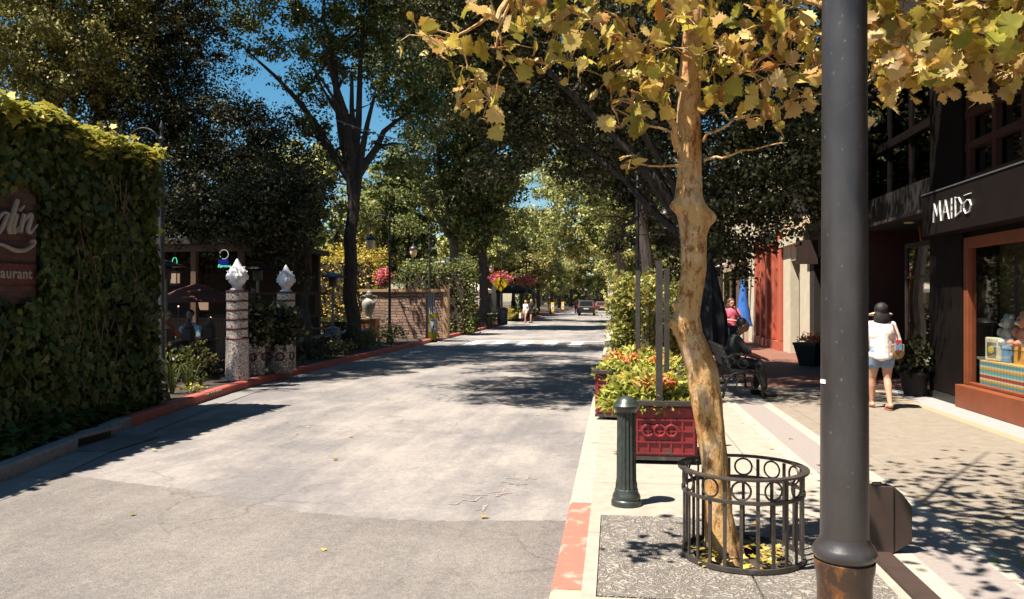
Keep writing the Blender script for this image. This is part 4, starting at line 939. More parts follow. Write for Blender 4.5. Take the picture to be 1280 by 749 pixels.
# ================= RIGHT SIDE SHOPS (facade plane x = 5.2) =================
XF = 5.2
def yx(px, X=XF): return YX(px, X)
def zx(px, py, X=XF):
    v = D(px, 1.0); d = X / v.x; return ZZ(py, d)
yA, yB = yx(1280) - 4.5, yx(1206)          # window bay
yC, yD = yx(1165), yx(1131)                 # pillar, door glass
yE = yx(1086)                               # far end of entrance recess
SB = thing('shop_building', 'black painted shop building with orange window frame and oxblood entrance', 'building', (XF, yB, 0))
ONE_EACH = {'window', 'upper_window', 'column', 'shop_glass', 'upper_glass', 'pier', 'cornice', 'interior_wall'}
def part(name, boxes, m, par=SB, bevel=0):
    o = par.location if par.parent is None else par.parent.location
    if name in ONE_EACH and len(boxes) > 1:
        return [part(name, [b], m, par, bevel) for b in boxes]
    mb = MB()
    for x0, x1, y0, y1, z0, z1 in boxes: mb.box(min(x0, x1) - o.x, max(x0, x1) - o.x, min(y0, y1) - o.y, max(y0, y1) - o.y, z0, z1)
    return mb.build(name, m, par, bevel=bevel)
part('pillar', [(XF - .04, XF + .5, yB + .02, yC, 0, 8.6)], M['shopblack'], bevel=.01)
part('plinth', [(XF - .06, XF + .5, yB + .01, yC + .02, 0.001, .12)], M['greypanel'])
wf = part('window_frame', [(XF - .02, XF + .10, yB - .14, yB, .34, 2.52), (XF - .02, XF + .10, yA, yB - .141, 2.36, 2.52), (XF + .0, XF + .08, yA, yB - .141, .34, .38)], M['orange'], bevel=.006)
part('window_sill', [(XF - .14, XF + .35, yA, yB + .0, 0.001, .335)], M['orange'], bevel=.01)
wg = part('window_glass', [(XF + .045, XF + .053, yA, yB - .142, .385, 2.355)], M['glass'])
part('wall', [(XF + .02, XF + .3, yA, yB + .01, 2.525, 3.3), (XF + .02, XF + .3, yA - 8, yA - .01, 0, 8.6), (XF + .3, XF + 8, yA - 8.0, yA - 7.7, 0, 8.6)], M['shopblack'])
part('interior_wall', [(XF + 2.2, XF + 2.3, yA, yB + .3, 0.01, 2.9), (XF + .36, XF + 2.19, yB + .2, yB + .3, .01, 2.9), (XF + .31, XF + 2.19, yA, yB + .19, 2.8, 2.9)], M['interior'])
part('interior_floor', [(XF + .36, XF + 2.19, yA, yB + .19, 0.01, .36)], M['darkwood'])
# fascia with lettering
fz0, fz1 = 2.60, 3.24; FX = XF - .34; yF = YX(1152, FX)
fa = part('fascia', [(FX, XF + .015, yA - 2, yF, fz0, fz1)], M['fascia'])
part('fascia_edge', [(FX - .012, XF + .01, yA - 2, yF + .01, fz1 + .002, fz1 + .022)], M['greymetal'])
# hand painted word: brush strokes, each letter in its own unit cell (x right, y up)
def brush(strokes, u0, w, h, base):
    mb = MB(); rg = random.Random(3)
    for st in strokes:
        for (a, b), (c, d) in zip(st, st[1:]):
            n = 3
            for k in range(n):
                p0 = (a + (c - a) * k / n, b + (d - b) * k / n); p1 = (a + (c - a) * (k + 1) / n, b + (d - b) * (k + 1) / n)
                P0 = Vector((0, -(u0 + p0[0] * w), base + p0[1] * h)); P1 = Vector((0, -(u0 + p1[0] * w), base + p1[1] * h))
                mb.bar(P0 + (P0 - P1) * .12, P1 + (P1 - P0) * .12, .030 + rg.uniform(-.006, .008), .006)
    return mb
yl = YX(1166, FX - .01) - yB; yr = YX(1217, FX - .01) - yB; span = yl - yr
span *= .93; yl -= .02
LET = [([[(0, 0), (.12, 1), (.5, .3), (.85, 1.05), (1, 0)]], 0, .22), ([[(0, 0), (.5, 1), (1, 0)], [(.2, .35), (.8, .38)]], .265, .17), ([[(.5, 0), (.5, 1)]], .46, .1),
       ([[(.05, 1), (.1, 0)], [(0, 1), (.6, .95), (1, .6), (.9, .2), (.1, .0)]], .60, .17), ([[(.5, .72), (.1, .6), (0, .3), (.3, .02), (.8, .08), (1, .4), (.8, .68), (.5, .72)], [(.1, .98), (.95, 1.0)]], .82, .18)]
for i, (st, u, w) in enumerate(LET):
    m_ = brush(st, 0, w * span, .27, 0); m_.v = [(v[0], v[1], v[2]) for v in m_.v]
    o = m_.build('letter', M['white'], fa); o.location = (FX - .0045 - XF, yl - u * span, 2.79)
# entrance recess
part('recess_wall', [(XF + 1.6, XF + 1.7, yC + .02, yE, .01, 3.3), (XF + .0, XF + 1.6, yE, yE + .12, .01, 3.3)], M['oxred'])
part('ceiling_panel', [(XF - .30, XF + 1.6, yF + .02, yE + .1, 3.0, 3.06)], M['soffit'])
dg = part('door_glass', [(XF + .05, XF + .06, yC + .05, yD, .08, 2.52)], M['darkglass'])
part('door_frame', [(XF + .02, XF + .08, yC + .002, yC + .049, 0.01, 2.6), (XF + .02, XF + .08, yD, yD + .06, 0.01, 2.6), (XF + .02, XF + .08, yC + .05, yD, 2.521, 2.6), (XF + .02, XF + .08, yC + .05, yD, 1.98, 2.02)], M['darkwood'])
mb = MB(); mb.bar((.5, yD + .5 - yB, 2.95), (.5, yD - .35 - yB, .4), .16, .08); mb.build('diagonal_brace', M['orange'], SB)
mb = MB(); mb.lathe([(.09, 0), (.09, .02), (.07, .03)], (.05, YX(1160, XF) + 1.0 - yB, 2.965)); mb.build('downlight', M['globe'], SB)
# upper storey
part('spandrel', [(XF - .05, XF + .3, yC + .002, yE + 1.6, 3.07, 3.62)], M['greypanel'])
part('upper_glass', [(XF + .1, XF + .11, yC + .02, yE + 1.6, 3.63, 4.5), (XF + .1, XF + .11, yC + .02, yE + 1.6, 4.66, 5.5)], M['darkglass'])
part('upper_mullion', [(XF + .02, XF + .2, yC + .003, yE + 1.6, 4.51, 4.65)] + [(XF + .06, XF + .16, y, y + .06, 3.63, 5.5) for y in np.arange(yC + .02, yE + 1.5, 1.15)], M['shopblack'])
part('upper_room', [(XF + 1.5, XF + 1.6, yC + .02, yE + 1.6, 3.5, 5.6), (XF + .12, XF + 1.5, yC + .02, yE + 1.6, 3.5, 3.6)], M['brownwall'])
lt = []
for z in (3.32, 3.82, 4.3, 4.78): lt.append((XF + .0, XF + .1, yA, yB, z, z + .11))
for y in np.arange(yB - .14, yA, -.82): lt.append((XF + .01, XF + .09, y, y + .12, 3.325, 4.88))
part('lattice_window', lt, M['redlattice']); part('lattice_glass', [(XF + .12, XF + .13, yA, yB, 3.31, 4.9)], M['darkglass'])
part('upper_back', [(XF + .6, XF + .7, yA, yB, 3.31, 4.95)], M['brownwall'])
part('eave', [(XF - .75, XF + 8, yA - 8, yB + .6, 4.95, 5.2)], M['soffit']); part('eave_edge', [(XF - .80, XF - .751, yA - 8, yB + .6, 4.9, 5.25)], M['shopblack'])
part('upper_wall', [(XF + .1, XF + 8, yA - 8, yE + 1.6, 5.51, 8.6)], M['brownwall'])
# display inside
ty = yB - .84
t = thing('display_table', 'display table covered by a striped blue and orange woven cloth in the shop window', 'table', (XF + .56, ty, .362))
mb = MB(); mb.box(-.42, .42, -2.9, .62, 0, .33); mb.build('table_body', M['darkwood'], t)
mb = MB(); mb.box(-.435, .435, -2.92, .64, .003, .352); mb.build('tablecloth', M['textile'], t)
def toy(lab, x, y, z, col, s, sd, kind='plush'):
    m = mat('plush_%d' % sd, col, .95, bump=.6, bscale=60); t = thing('plush_toy', lab, 'toy', (x, y, z), R(-90), 'plush toys in the window'); mb = MB()
    mb.ell((0, 0, .09 * s), (.10 * s, .085 * s, .10 * s)); mb.ell((0, -.02 * s, .22 * s), (.075 * s, .07 * s, .07 * s))
    for q in (-1, 1): mb.ell((q * .055 * s, -.01 * s, .285 * s), .028 * s, 8, 6); mb.ell((q * .09 * s, -.05 * s, .12 * s), (.035 * s, .04 * s, .05 * s), 8, 6); mb.ell((q * .06 * s, -.09 * s, .03 * s), (.035 * s, .06 * s, .03 * s), 8, 6)
    mb.build('body', m, t, smooth=True); mb = MB()
    for q in (-1, 1): mb.ell((q * .028 * s, -.086 * s, .235 * s), .009 * s, 8, 6)
    mb.build('eyes', M['signblack'], t); mb = MB(); mb.ell((0, -.09 * s, .205 * s), (.03 * s, .02 * s, .02 * s), 8, 6); mb.build('muzzle', M['whitecloth'], t, smooth=True)
tz = .362 + .354
def carton(lab, x, y, z, w, d, h, col, sd):
    t = thing('gift_box', lab, 'box', (x, y, z), 0, 'boxes in the shop window'); m = mat('card_%d' % sd, col, .7)
    mb = MB(); mb.box(-w / 2, w / 2, -d / 2, d / 2, 0, h * .78); mb.build('box_body', m, t)
    mb = MB(); mb.box(-w / 2 - .006, w / 2 + .006, -d / 2 - .006, d / 2 + .006, h * .781, h); mb.build('lid', mat('lid_%d' % sd, tuple(c * 1.3 for c in col), .7), t)
carton('blue and red patterned box on the window table left of the shelf', XF + .38, yB - .60, tz, .3, .42, .24, (.18, .35, .6), 1)
carton('orange box in the middle of the window table', XF + .42, yB - 1.12, tz, .3, .45, .24, (.7, .38, .1), 2)
carton('dark shelf box at the right of the window table', XF + .42, yB - 1.95, tz, .3, .5, .3, (.16, .08, .05), 3)
carton('small blue box on the table beside the cushion', XF + .28, yB - 1.5, tz, .16, .16, .12, (.1, .22, .38), 4)
toy('grey plush animal sitting on the blue box', XF + .38, yB - .56, tz + .242, (.6, .58, .58), 1.4, 1)
toy('salmon pink plush animal sitting on the orange box', XF + .40, yB - 1.0, tz + .242, (.8, .34, .24), 1.55, 2)
toy('brown plush animal beside the pink one on the orange box', XF + .42, yB - 1.30, tz + .242, (.45, .18, .1), 1.1, 3)
toy('slate blue plush animal on the dark shelf box', XF + .42, yB - 1.95, tz + .302, (.25, .3, .42), 1.2, 4)
t = thing('cushion', 'cream cushion with a yellow flower motif leaning on the display table', 'cushion', (XF + .21, yB - .47, tz), R(8)); mb = MB()
mb.cbox((0, 0, .17), (.08, .34, .34)); 
mb.build('cover', mat('cushion_cream', (.65, .6, .45), .9), t, bevel=.02); mb = MB(); mb.cbox((-.046, 0, .17), (.012, .2, .2)); mb.build('patch', mat('cushion_grey', (.16, .15, .13), .9), t); mb = MB(); mb.ell((-.054, 0, .16), (.01, .07, .06)); mb.build('flower_motif', mat('cushion_yellow', (.6, .45, .08), .9), t)
t = thing('framed_mirror', 'dark ornate framed picture on the back wall of the shop', 'picture', (XF + 2.18, yB - 1.9, 1.9)); mb = MB()
for q in ((-.01, .01, -.45, .45, .28, .36), (-.01, .01, -.45, .45, -.36, -.28), (-.01, .01, -.45, -.36, -.279, .279), (-.01, .01, .36, .45, -.279, .279)): mb.box(q[0] - .02, q[1], *q[2:])
mb.build('frame', M['signblack'], t); mb = MB(); mb.box(-.012, -.004, -.36, .36, -.28, .28); mb.build('picture_panel', M['tan'], t)
# potted plant by the door
pp = D(1143, 13.3)
t = thing('potted_plant', 'dark leafy potted plant standing by the shop door', 'plant', (pp.x, pp.y, 0.0)); mb = MB(); mb.lathe([(.15, 0), (.19, .12), (.22, .34), (.24, .36), (.24, .40), (.2, .40), (.19, .36)], n=24); mb.build('pot', M['brownwall'], t, smooth=True)
rq = np.random.default_rng(3); V, F = leaf_cards(crown_points([(0, 0, .62, .28, .28, .26)], 500, rq, per=8, spray=.08), .13, rq); np_object('foliage', V, F, M['leafdark'], t)
mb = MB(); mb.tube([(0, 0, .3), (.02, 0, .7)], .015, 5); mb.tube([(0, 0, .3), (-.1, .05, .7)], .01, 5); mb.build('stem', M['wood'], t)
# ---- next buildings along the pavement ----
y2, y3, y4, y5, y6 = yE + 1.65, yx(1012), yx(979), yx(946), yx(925)
b2 = thing('brown_building', 'dark brown shaded building with a hanging sign box beyond the lamp post', 'building', (XF, y2, 0))
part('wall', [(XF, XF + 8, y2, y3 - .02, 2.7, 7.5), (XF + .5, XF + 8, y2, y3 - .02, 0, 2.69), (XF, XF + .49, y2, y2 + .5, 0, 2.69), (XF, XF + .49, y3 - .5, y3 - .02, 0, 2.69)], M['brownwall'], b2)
part('shop_window', [(XF + .3, XF + .31, y2 + .51, y3 - .51, .3, 2.6)], M['darkglass'], b2)
part('cornice', [(XF - .12, XF - .002, y2, y3 - .02, 3.4, 3.6)], M['greypanel'], b2)
part('balcony_rail', [(XF - .5, XF - .46, y2, y3 - .1, 3.7, 4.6)], M['brownwall'], b2)
part('hanging_sign', [(XF - .62, XF - .1, y3 - 1.3, y3 - 1.2, 2.5, 3.1)], M['darkwood'], b2)
b3 = thing('cream_building', 'cream rendered building with a tall glazed door and beige upper storey', 'building', (XF, y3, 0))
yd0, yd1 = yx(1000), yx(988)
part('wall', [(XF, XF + 8, y3, yd0, 0, 3.3), (XF, XF + 8, yd1, y4 - .02, 0, 3.3), (XF + .02, XF + 8, yd0, yd1, 2.75, 3.3)], M['cream'], b3)
part('upper_wall', [(XF, XF + 8, y3, y4 - .02, 3.3, 7.8)], M['beige'], b3)
part('cornice', [(XF - .14, XF - .002, y3, y4 - .02, 3.2, 3.45), (XF - .1, XF - .002, y3, y4 - .02, 6.9, 7.2)], M['cream'], b3)
part('door', [(XF + .25, XF + .30, yd0 + .005, yd1 - .005, 0.01, 2.74)], M['greypanel'], b3)
part('window_glass', [(XF + .2, XF + .21, yd0 + .2, yd1 - .2, .8, 2.4)], M['darkglass'], b3)
part('upper_window', [(XF - .03, XF - .003, y3 + .6, y3 + 1.5, 4.4, 6.0), (XF - .03, XF - .003, y3 + 2.2, y3 + 3.1, 4.4, 6.0)], M['brownwall'], b3)
b4 = thing('red_shopfront', 'brick red panelled wooden shopfront with tall columns', 'building', (XF, y4, 0))
part('wall', [(XF + .35, XF + 8, y4, y5 - .02, 0, 3.7), (XF, XF + 8, y4, y5 - .02, 3.71, 8.2)], M['tan'], b4)
cl = []
ys = np.linspace(y4 + .05, y5 - .4, 5)
for y in ys: cl += [(XF - .1, XF + .34, y, y + .34, .3, 3.35)]
part('column', cl, M['redfront'], b4, bevel=.02)
part('base_panel', [(XF - .12, XF + .34, y4, y5 - .02, 0, .29)] + [(XF + .02, XF + .3, a + .35, b - .01, .3, 1.0) for a, b in zip(ys, ys[1:])], M['redfront'], b4)
part('lintel', [(XF - .14, XF + .34, y4, y5 - .02, 3.36, 3.7)] + [(XF + .0, XF + .3, a + .35, b - .01, 2.6, 2.72) for a, b in zip(ys, ys[1:])], M['redfront'], b4)
part('shop_glass', [(XF + .2, XF + .21, a + .35, b - .01, 1.01, 2.59) for a, b in zip(ys, ys[1:])], M['darkglass'], b4)
b5 = thing('tan_building', 'tan plaster building with cream corner pier past the red shopfront', 'building', (XF, y5, 0))
part('wall', [(XF + .1, XF + 8, y5, y6 + 6, 0, 8)], M['tan'], b5); part('pier', [(XF - .1, XF + .09, y5, y5 + 1.2, 0, 7.9), (XF - .1, XF + .09, y6 - .5, y6 + .4, 0, 7.9)], M['cream'], b5)
part('window', [(XF + .05, XF + .095, y5 + 1.5, y6 - .8, .6, 2.9), (XF + .05, XF + .095, y6 + .8, y6 + 3, .6, 2.9), (XF + .05, XF + .095, y6 + 3.4, y6 + 5.4, .6, 2.9)], M['darkglass'], b5)
yy = y6 + 6.05
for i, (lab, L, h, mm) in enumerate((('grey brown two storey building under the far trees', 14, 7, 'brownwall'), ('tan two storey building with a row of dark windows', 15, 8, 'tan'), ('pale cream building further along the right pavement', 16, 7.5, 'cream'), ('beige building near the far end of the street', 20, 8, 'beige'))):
    b = thing('street_building', lab, 'building', (XF, yy, 0), 0, 'buildings along the right pavement'); part('wall', [(XF, XF + 9, yy, yy + L - .05, 0, h)], M[mm], b)
    for z in (.8, 4.2):
        for k in range(int(L / 3)): part('window', [(XF - .02, XF - .002, yy + .8 + 3 * k, yy + 2.4 + 3 * k, z, z + 1.9)], M['darkglass'], b)
    part('cornice', [(XF - .2, XF - .003, yy, yy + L - .05, 3.3, 3.5)], M[mm], b); yy += L
q = D(752, 150)
b = thing('white_building', 'white two storey building closing the far end of the street', 'building', (1.5, 150, 0)); part('wall', [(-1.2, 9, 150, 160, 0, 6.5)], M['whitewall'], b)
for x in (-.4, 1.2, 2.8, 4.4): part('window', [(x, x + .8, 149.97, 149.998, .8, 2.6), (x, x + .8, 149.97, 149.998, 3.8, 5.4)], M['darkglass'], b)
# awnings over the far shops
for lab, px, d, m in (('white awning over a far shop on the right', 905, 34, 'canvas'), ('orange banner sign hanging over a far shop', 880, 30, 'beige')):
    p = D(px, d); t = thing('shop_awning' if m == 'canvas' else 'hanging_banner', lab, 'awning' if m == 'canvas' else 'banner', (XF - .01, p.y, 3.0), 0); mb = MB()
    if m == 'canvas': mb.add([(0, -1.4, .35), (0, 1.4, .35), (-1.2, 1.4, -.1), (-1.2, -1.4, -.1), (0, -1.4, .31), (0, 1.4, .31), (-1.2, 1.4, -.14), (-1.2, -1.4, -.14)], [(0, 1, 2, 3), (7, 6, 5, 4), (3, 2, 6, 7), (0, 3, 7, 4), (1, 5, 6, 2), (0, 4, 5, 1)]); mb.build('canopy', M[m], t)
    else: mb.box(-.9, -.3, -.03, .03, 0, .9); mb.build('banner', M[m], t); mb = MB(); mb.tube([(0, 0, .95), (-.95, 0, .95)], .02, 6); mb.build('bracket', M['black'], t)
# dark tub planter in front of the cream building
p = D(1014, 19.4); t = thing('tub_planter', 'black tapered tub planter with small orange flowers on the far pavement', 'planter', (p.x, p.y, 0)); mb = MB()
mb.lathe([(.28, 0), (.42, .5), (.44, .5), (.44, .56), (.38, .56)], n=4); mb.build('tub', M['signblack'], t); V, F = leaf_cards(crown_points([(0, 0, .62, .3, .3, .12)], 260, rq, per=8, spray=.06), .08, rq); np_object('blossoms', V, F, M['petal'], t)
# bench seen end-on, facing the shops
bn = D(932, 12.9); t = thing('park_bench', 'black slatted bench with scrolled iron ends facing the shops', 'bench', (bn.x - .02, bn.y, 0))
for ye in (0, 1.75):
    mb = MB()
    mb.tube([(-.34, ye, 0), (-.30, ye, .22), (-.18, ye, .40), (0, ye, .44), (.2, ye, .40), (.28, ye, .2), (.30, ye, 0)], .022, 8)
    mb.tube([(-.2, ye, .42), (-.26, ye, .62), (-.36, ye, .86)], .02, 8)
    mb.tube([(-.27, ye, .66), (-.15, ye, .72), (.05, ye, .70), (.24, ye, .64), (.30, ye, .56), (.24, ye, .5), (.18, ye, .54), (.2, ye, .42)], .018, 8)
    mb.torus((-.02, ye, .57), .075, .012, (1, 0, 0), (0, 0, 1), 20, 6); mb.torus((.0, ye, .22), .12, .012, (1, 0, 0), (0, 0, 1), 20, 6)
    mb.build('end_frame', M['black'], t, smooth=True)
mb = MB()
for k in range(6): mb.box(-.2 + k * .075, -.145 + k * .075, -.02, 1.77, .445, .465)
mb.build('seat', M['black'], t)
mb = MB()
for k in range(5): x = -.235 - k * .03; z = .52 + k * .078; mb.cbox((x, .875, z), (.018, 1.8, .055))
mb.build('backrest', M['guard'], t)
# closed black umbrella behind the bench
nb = D(888, 15.3); t = thing('folded_umbrella', 'closed black cafe umbrella standing behind the bench', 'umbrella', (nb.x, nb.y, 0)); mb = MB()
mb.lathe([(.30, .55), (.34, .9), (.31, 1.3), (.2, 1.75), (.08, 2.2), (.02, 2.4)], n=64, lobes=8, depth=0); mb.v = [(x * (1 - .2 * abs(math.sin(4 * math.atan2(y, x)))), y * (1 - .2 * abs(math.sin(4 * math.atan2(y, x)))), z) for x, y, z in mb.v]; mb.build('canopy', M['blackcloth'], t, smooth=True)
mb = MB(); mb.tube([(0, 0, 0), (0, 0, 2.5)], .025, 8); mb.build('pole', M['black'], t); mb = MB(); mb.lathe([(.3, 0), (.3, .06), (.06, .1)], n=20); mb.build('base', M['black'], t)
# closed blue umbrella
p = D(929, 25.5); t = thing('folded_umbrella', 'closed bright blue cafe umbrella beyond the bench', 'umbrella', (p.x, p.y, 0)); mb = MB(); mb.tube([(0, 0, 0), (0, 0, 2.35)], .02, 6); mb.build('pole', M['greymetal'], t)
mb = MB(); mb.lathe([(.30, .75), (.26, .9), (.16, 1.5), (.05, 2.2), (.01, 2.3)], n=18, cap=False); mb.build('canopy', M['blue'], t); mb = MB(); mb.lathe([(.25, 0), (.25, .06), (.05, .08)], n=16); mb.build('base', M['greymetal'], t)
# street lamps on the right, bins
lamp_post('black lamp post behind the flower planters on the right kerb', D(797, 21).x, D(797, 21).y, 0, 1)
lamp_post('black lamp post farther down the right kerb near the parked cars', .35, 62, 0, 1)
for i, (px, d, lab) in enumerate(((770, 24, 'black litter bin nearest on the far right kerb'), (762, 32, 'second black litter bin down the right kerb'), (757, 42, 'third and farthest black litter bin down the right kerb'))):
    p = D(px, d); t = thing('litter_bin', lab, 'bin', (max(p.x, .15), p.y, 0), 0, 'black litter bins on the right kerb'); mb = MB(); mb.lathe([(.22, 0), (.24, .05), (.27, .8), (.3, .84), (.3, .9)], n=20, lobes=10, depth=0); mb.build('body', M['black'], t, smooth=True)
    mb = MB(); mb.lathe([(.29, .905), (.3, .95), (.2, 1.05), (.08, 1.08)], n=20); mb.build('lid', M['black'], t, smooth=True)
for i, (x, y, lab, h) in enumerate(((.35, 36, 'dark shrub in a tub behind the second bin on the right kerb', 1.5), (.4, 48, 'bushy dark tub shrub farther down the right kerb', 1.6), (.5, 27, 'dark shrub in a tub close behind the right hand lamp post', 1.3))):
    t = thing('tub_shrub', lab, 'plant', (x, y, 0), 0, 'tub shrubs on the right kerb'); mb = MB(); mb.lathe([(.25, 0), (.32, .45), (.35, .45), (.35, .5), (.3, .5)], n=18); mb.build('tub', M['black'], t, smooth=True)
    mb = MB(); mb.tube([(0, 0, .4), (.03, 0, h * .7)], .03, 6); mb.build('stem', M['bark'], t); V, F = leaf_cards(crown_points([(0, 0, h * .65, .4, .4, h * .35)], 900, rq, per=9, spray=.1), .09, rq); np_object('foliage', V, F, M['leafdark'], t)
# ================= CARS =================
def car(lab, x, y, m, w=1.85, L=4.6, h=1.68, name='parked_car', rz=0):
    t = thing(name, lab, 'car', (x, y, RZ + .004), rz, 'cars on the street')
    s = [(-L / 2, .42), (-L / 2 - .03, .62), (-L / 2 + .02, .95), (-L / 2 + .08, 1.02), (-L / 2 + .34, h - .12), (-L / 2 + .5, h), (.5, h), (1.25, 1.08), (L / 2 - .15, .92), (L / 2, .6), (L / 2 - .03, .34), (-L / 2 + .1, .30)]
    mb = MB(); ns = [(-w / 2, .0), (-w / 2 + .06, 1), (0, 1), (w / 2 - .06, 1), (w / 2, 0)]; vs = []
    for fx, _ in ns:
        for a, z in s:
            tp_ = max(0, (z - 1.0) / (h - 1.0)); vs.append((fx * (1 - .16 * tp_) if abs(fx) > .1 else 0, a * (1 if _ else .985), z))
    k = len(s); fs = [tuple(range(k - 1, -1, -1)), tuple(range(4 * k, 5 * k))] + [(i * k + j, i * k + (j + 1) % k, (i + 1) * k + (j + 1) % k, (i + 1) * k + j) for i in range(4) for j in range(k)]
    mb.add(vs, fs); mb.build('body', m, t, bevel=.03)
    mb = MB(); mb.add([(-.68, -L / 2 + .075, 1.06), (.68, -L / 2 + .075, 1.06), (.62, -L / 2 + .305, h - .14), (-.62, -L / 2 + .305, h - .14)], [(0, 1, 2, 3)]); mb.build('rear_window', M['carglass'], t)
    for sx in (-1, 1):
        mb = MB(); mb.add([(sx * (w / 2 + .003), -L / 2 + .5, 1.07), (sx * (w / 2 + .003), 1.0, 1.07), (sx * w / 2 * .865, .4, h - .12), (sx * w / 2 * .865, -L / 2 + .6, h - .12)], [(0, 1, 2, 3)]); mb.build('side_window', M['carglass'], t)
        mb = MB(); mb.box(*sorted((sx * (w / 2 - .3), sx * (w / 2 - .02))), -L / 2 - .04, -L / 2 + .03, .82, .98); mb.build('tail_light', M['lightred'], t)
        for yy_ in (-L / 2 + .82, L / 2 - .85):
            mb = MB(); mb.v = []; pr = [(.12, -.1), (.33, -.1), (.35, -.06), (.35, .06), (.33, .1), (.12, .1)]; mb.lathe(pr, n=20)
            mb.v = [(v[2] + sx * (w / 2 - .12), v[0] + yy_, v[1] + .35) for v in mb.v]; wv = mb.build('wheel', M['rubber'], t, smooth=True)
            mb = MB(); mb.lathe([(.2, -.105), (.2, .105)], n=16); mb.v = [(v[2] + sx * (w / 2 - .12), v[0] + yy_, v[1] + .35) for v in mb.v]; mb.build('rim', M['greymetal'], wv)
    mb = MB(); mb.box(-.26, .26, -L / 2 - .055, -L / 2 - .031, .70, .83); mb.build('number_plate', M['plate'], t); mb = MB(); mb.box(-w / 2 + .04, w / 2 - .04, -L / 2 - .06, -L / 2 + .1, .38, .56); mb.build('bumper', M['rubber'], t)
    return t
p = D(733.5, 88); car('dark grey estate car seen from behind on the street', p.x, p.y, M['carpaint'])
p = D(753, 104); car('dark red car parked ahead of the grey one by the right kerb', p.x, p.y, M['redcar'], h=1.5)
# ================= LEFT SIDE =================
WX = -7.05; wy0, wy1 = 1.0, YX(188, WX); WH = 3.86
iv = thing('ivy_wall', 'tall garden wall completely covered in green ivy with sunlit yellow top', 'ivy wall', (WX, wy1, 0))
def ip(name, boxes, m, par=iv):
    mb = MB()
    for x0, x1, y0, y1, z0, z1 in boxes: mb.box(x0 - WX, x1 - WX, y0 - wy1, y1 - wy1, z0, z1)
    return mb.build(name, m, par)
ip('wall', [(WX - .9, WX - .12, wy0, wy1 - .1, -.2, WH - .12)], M['brickwall'])
ip('brick_panel', [(WX - .119, WX - .02, wy0 + 2, YX(47, WX), 1.55, 3.05)], M['brickwall'])
ri = np.random.default_rng(9); n = 21000
py0 = YX(50, WX) - wy1
Y = ri.uniform(-6.2, .05, n); Z = ri.uniform(-.1, WH + .02, n) 
keep = ~((Y < py0 - .04 + .05 * np.sin(Z * 9)) & (Z > 1.56 + .05 * np.sin(Y * 14)) & (Z < 2.95 + .07 * np.sin(Y * 11)))
Y, Z = Y[keep], Z[keep]; n = len(Y)
X = .02 + .07 * np.sin(Y * 3.1 + Z * 2.3) + .05 * np.sin(Z * 6.1 + Y * 1.7) + ri.uniform(-.09, .09, n) + .10 * np.clip(1 - Z, 0, 1)
out = np.tile(np.array([.95, 0, .25]), (n, 1)) + ri.normal(size=(n, 3)) * .12
V, F = leaf_cards(np.stack([X, Y, Z], 1), .115, ri, shape=IVYL, out=out, up=.1, droop=1.5, fold=.25)
np_object('ivy', V, F, M['ivy'], iv)
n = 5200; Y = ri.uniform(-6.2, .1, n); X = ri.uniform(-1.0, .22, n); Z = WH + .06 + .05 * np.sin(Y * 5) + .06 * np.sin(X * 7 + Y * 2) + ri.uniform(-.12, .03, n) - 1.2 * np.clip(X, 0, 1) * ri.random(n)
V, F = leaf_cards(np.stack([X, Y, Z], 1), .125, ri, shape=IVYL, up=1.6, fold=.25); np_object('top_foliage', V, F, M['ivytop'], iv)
n = 3000; X = ri.uniform(-1.0, .05, n); Z = ri.uniform(-.1, WH, n); Y = .02 + .06 * np.sin(Z * 4 + X * 3) + ri.uniform(-.1, .08, n)
V, F = leaf_cards(np.stack([X, Y, Z], 1), .135, ri, shape=IVYL, out=np.tile(np.array([0, .95, .2]), (n, 1)), droop=1.5); np_object('end_ivy', V, F, M['ivy'], iv)
rs = random.Random(14); mb = MB()
for k in range(26):
    y = rs.uniform(-5.5, -.1); z = rs.uniform(0, 1.2); q = []
    for i in range(12): q.append((.05 + rs.uniform(0, .06), y, z)); y += rs.uniform(-.12, .12); z += rs.uniform(.12, .3)
    q = [a for a in q if a[2] < WH - .1 and (a[1] > py0 or a[2] < 1.45)]
    if len(q) > 2: mb.tube(q, .008, 4)
mb.build('stems', M['wood'], iv)
sh = []; mb = MB()
for k in range(16):
    top_ = k % 3 == 0; y = rs.uniform(-5.5, .1) if top_ else .08; z = WH + .1 if top_ else rs.uniform(.6, WH); x = .1 if top_ else rs.uniform(-.5, .05); L_ = rs.uniform(.12, .34); d = Vector((rs.uniform(.0, .5), rs.uniform(-.3, .3), rs.uniform(.3, 1))) if top_ else Vector((rs.uniform(0, .3), rs.uniform(.3, .7), rs.uniform(-1, .2)))
    d = d.normalized() * L_ * (.45 if top_ else 1); a = Vector((x, y, z - (.08 if top_ else 0))); mb.tube([a - d * .3, a + d * .5, a + d], .004, 4)
    for i in range(5): sh.append(a + d * (i / 4) + Vector((rs.uniform(-.02, .02),) * 3))
mb.build('shoots', M['wood'], iv); V, F = leaf_cards(np.array([tuple(q) for q in sh]), .10, ri, shape=IVYL, droop=.5); np_object('shoot_leaves', V, F, M['ivytop'], iv)
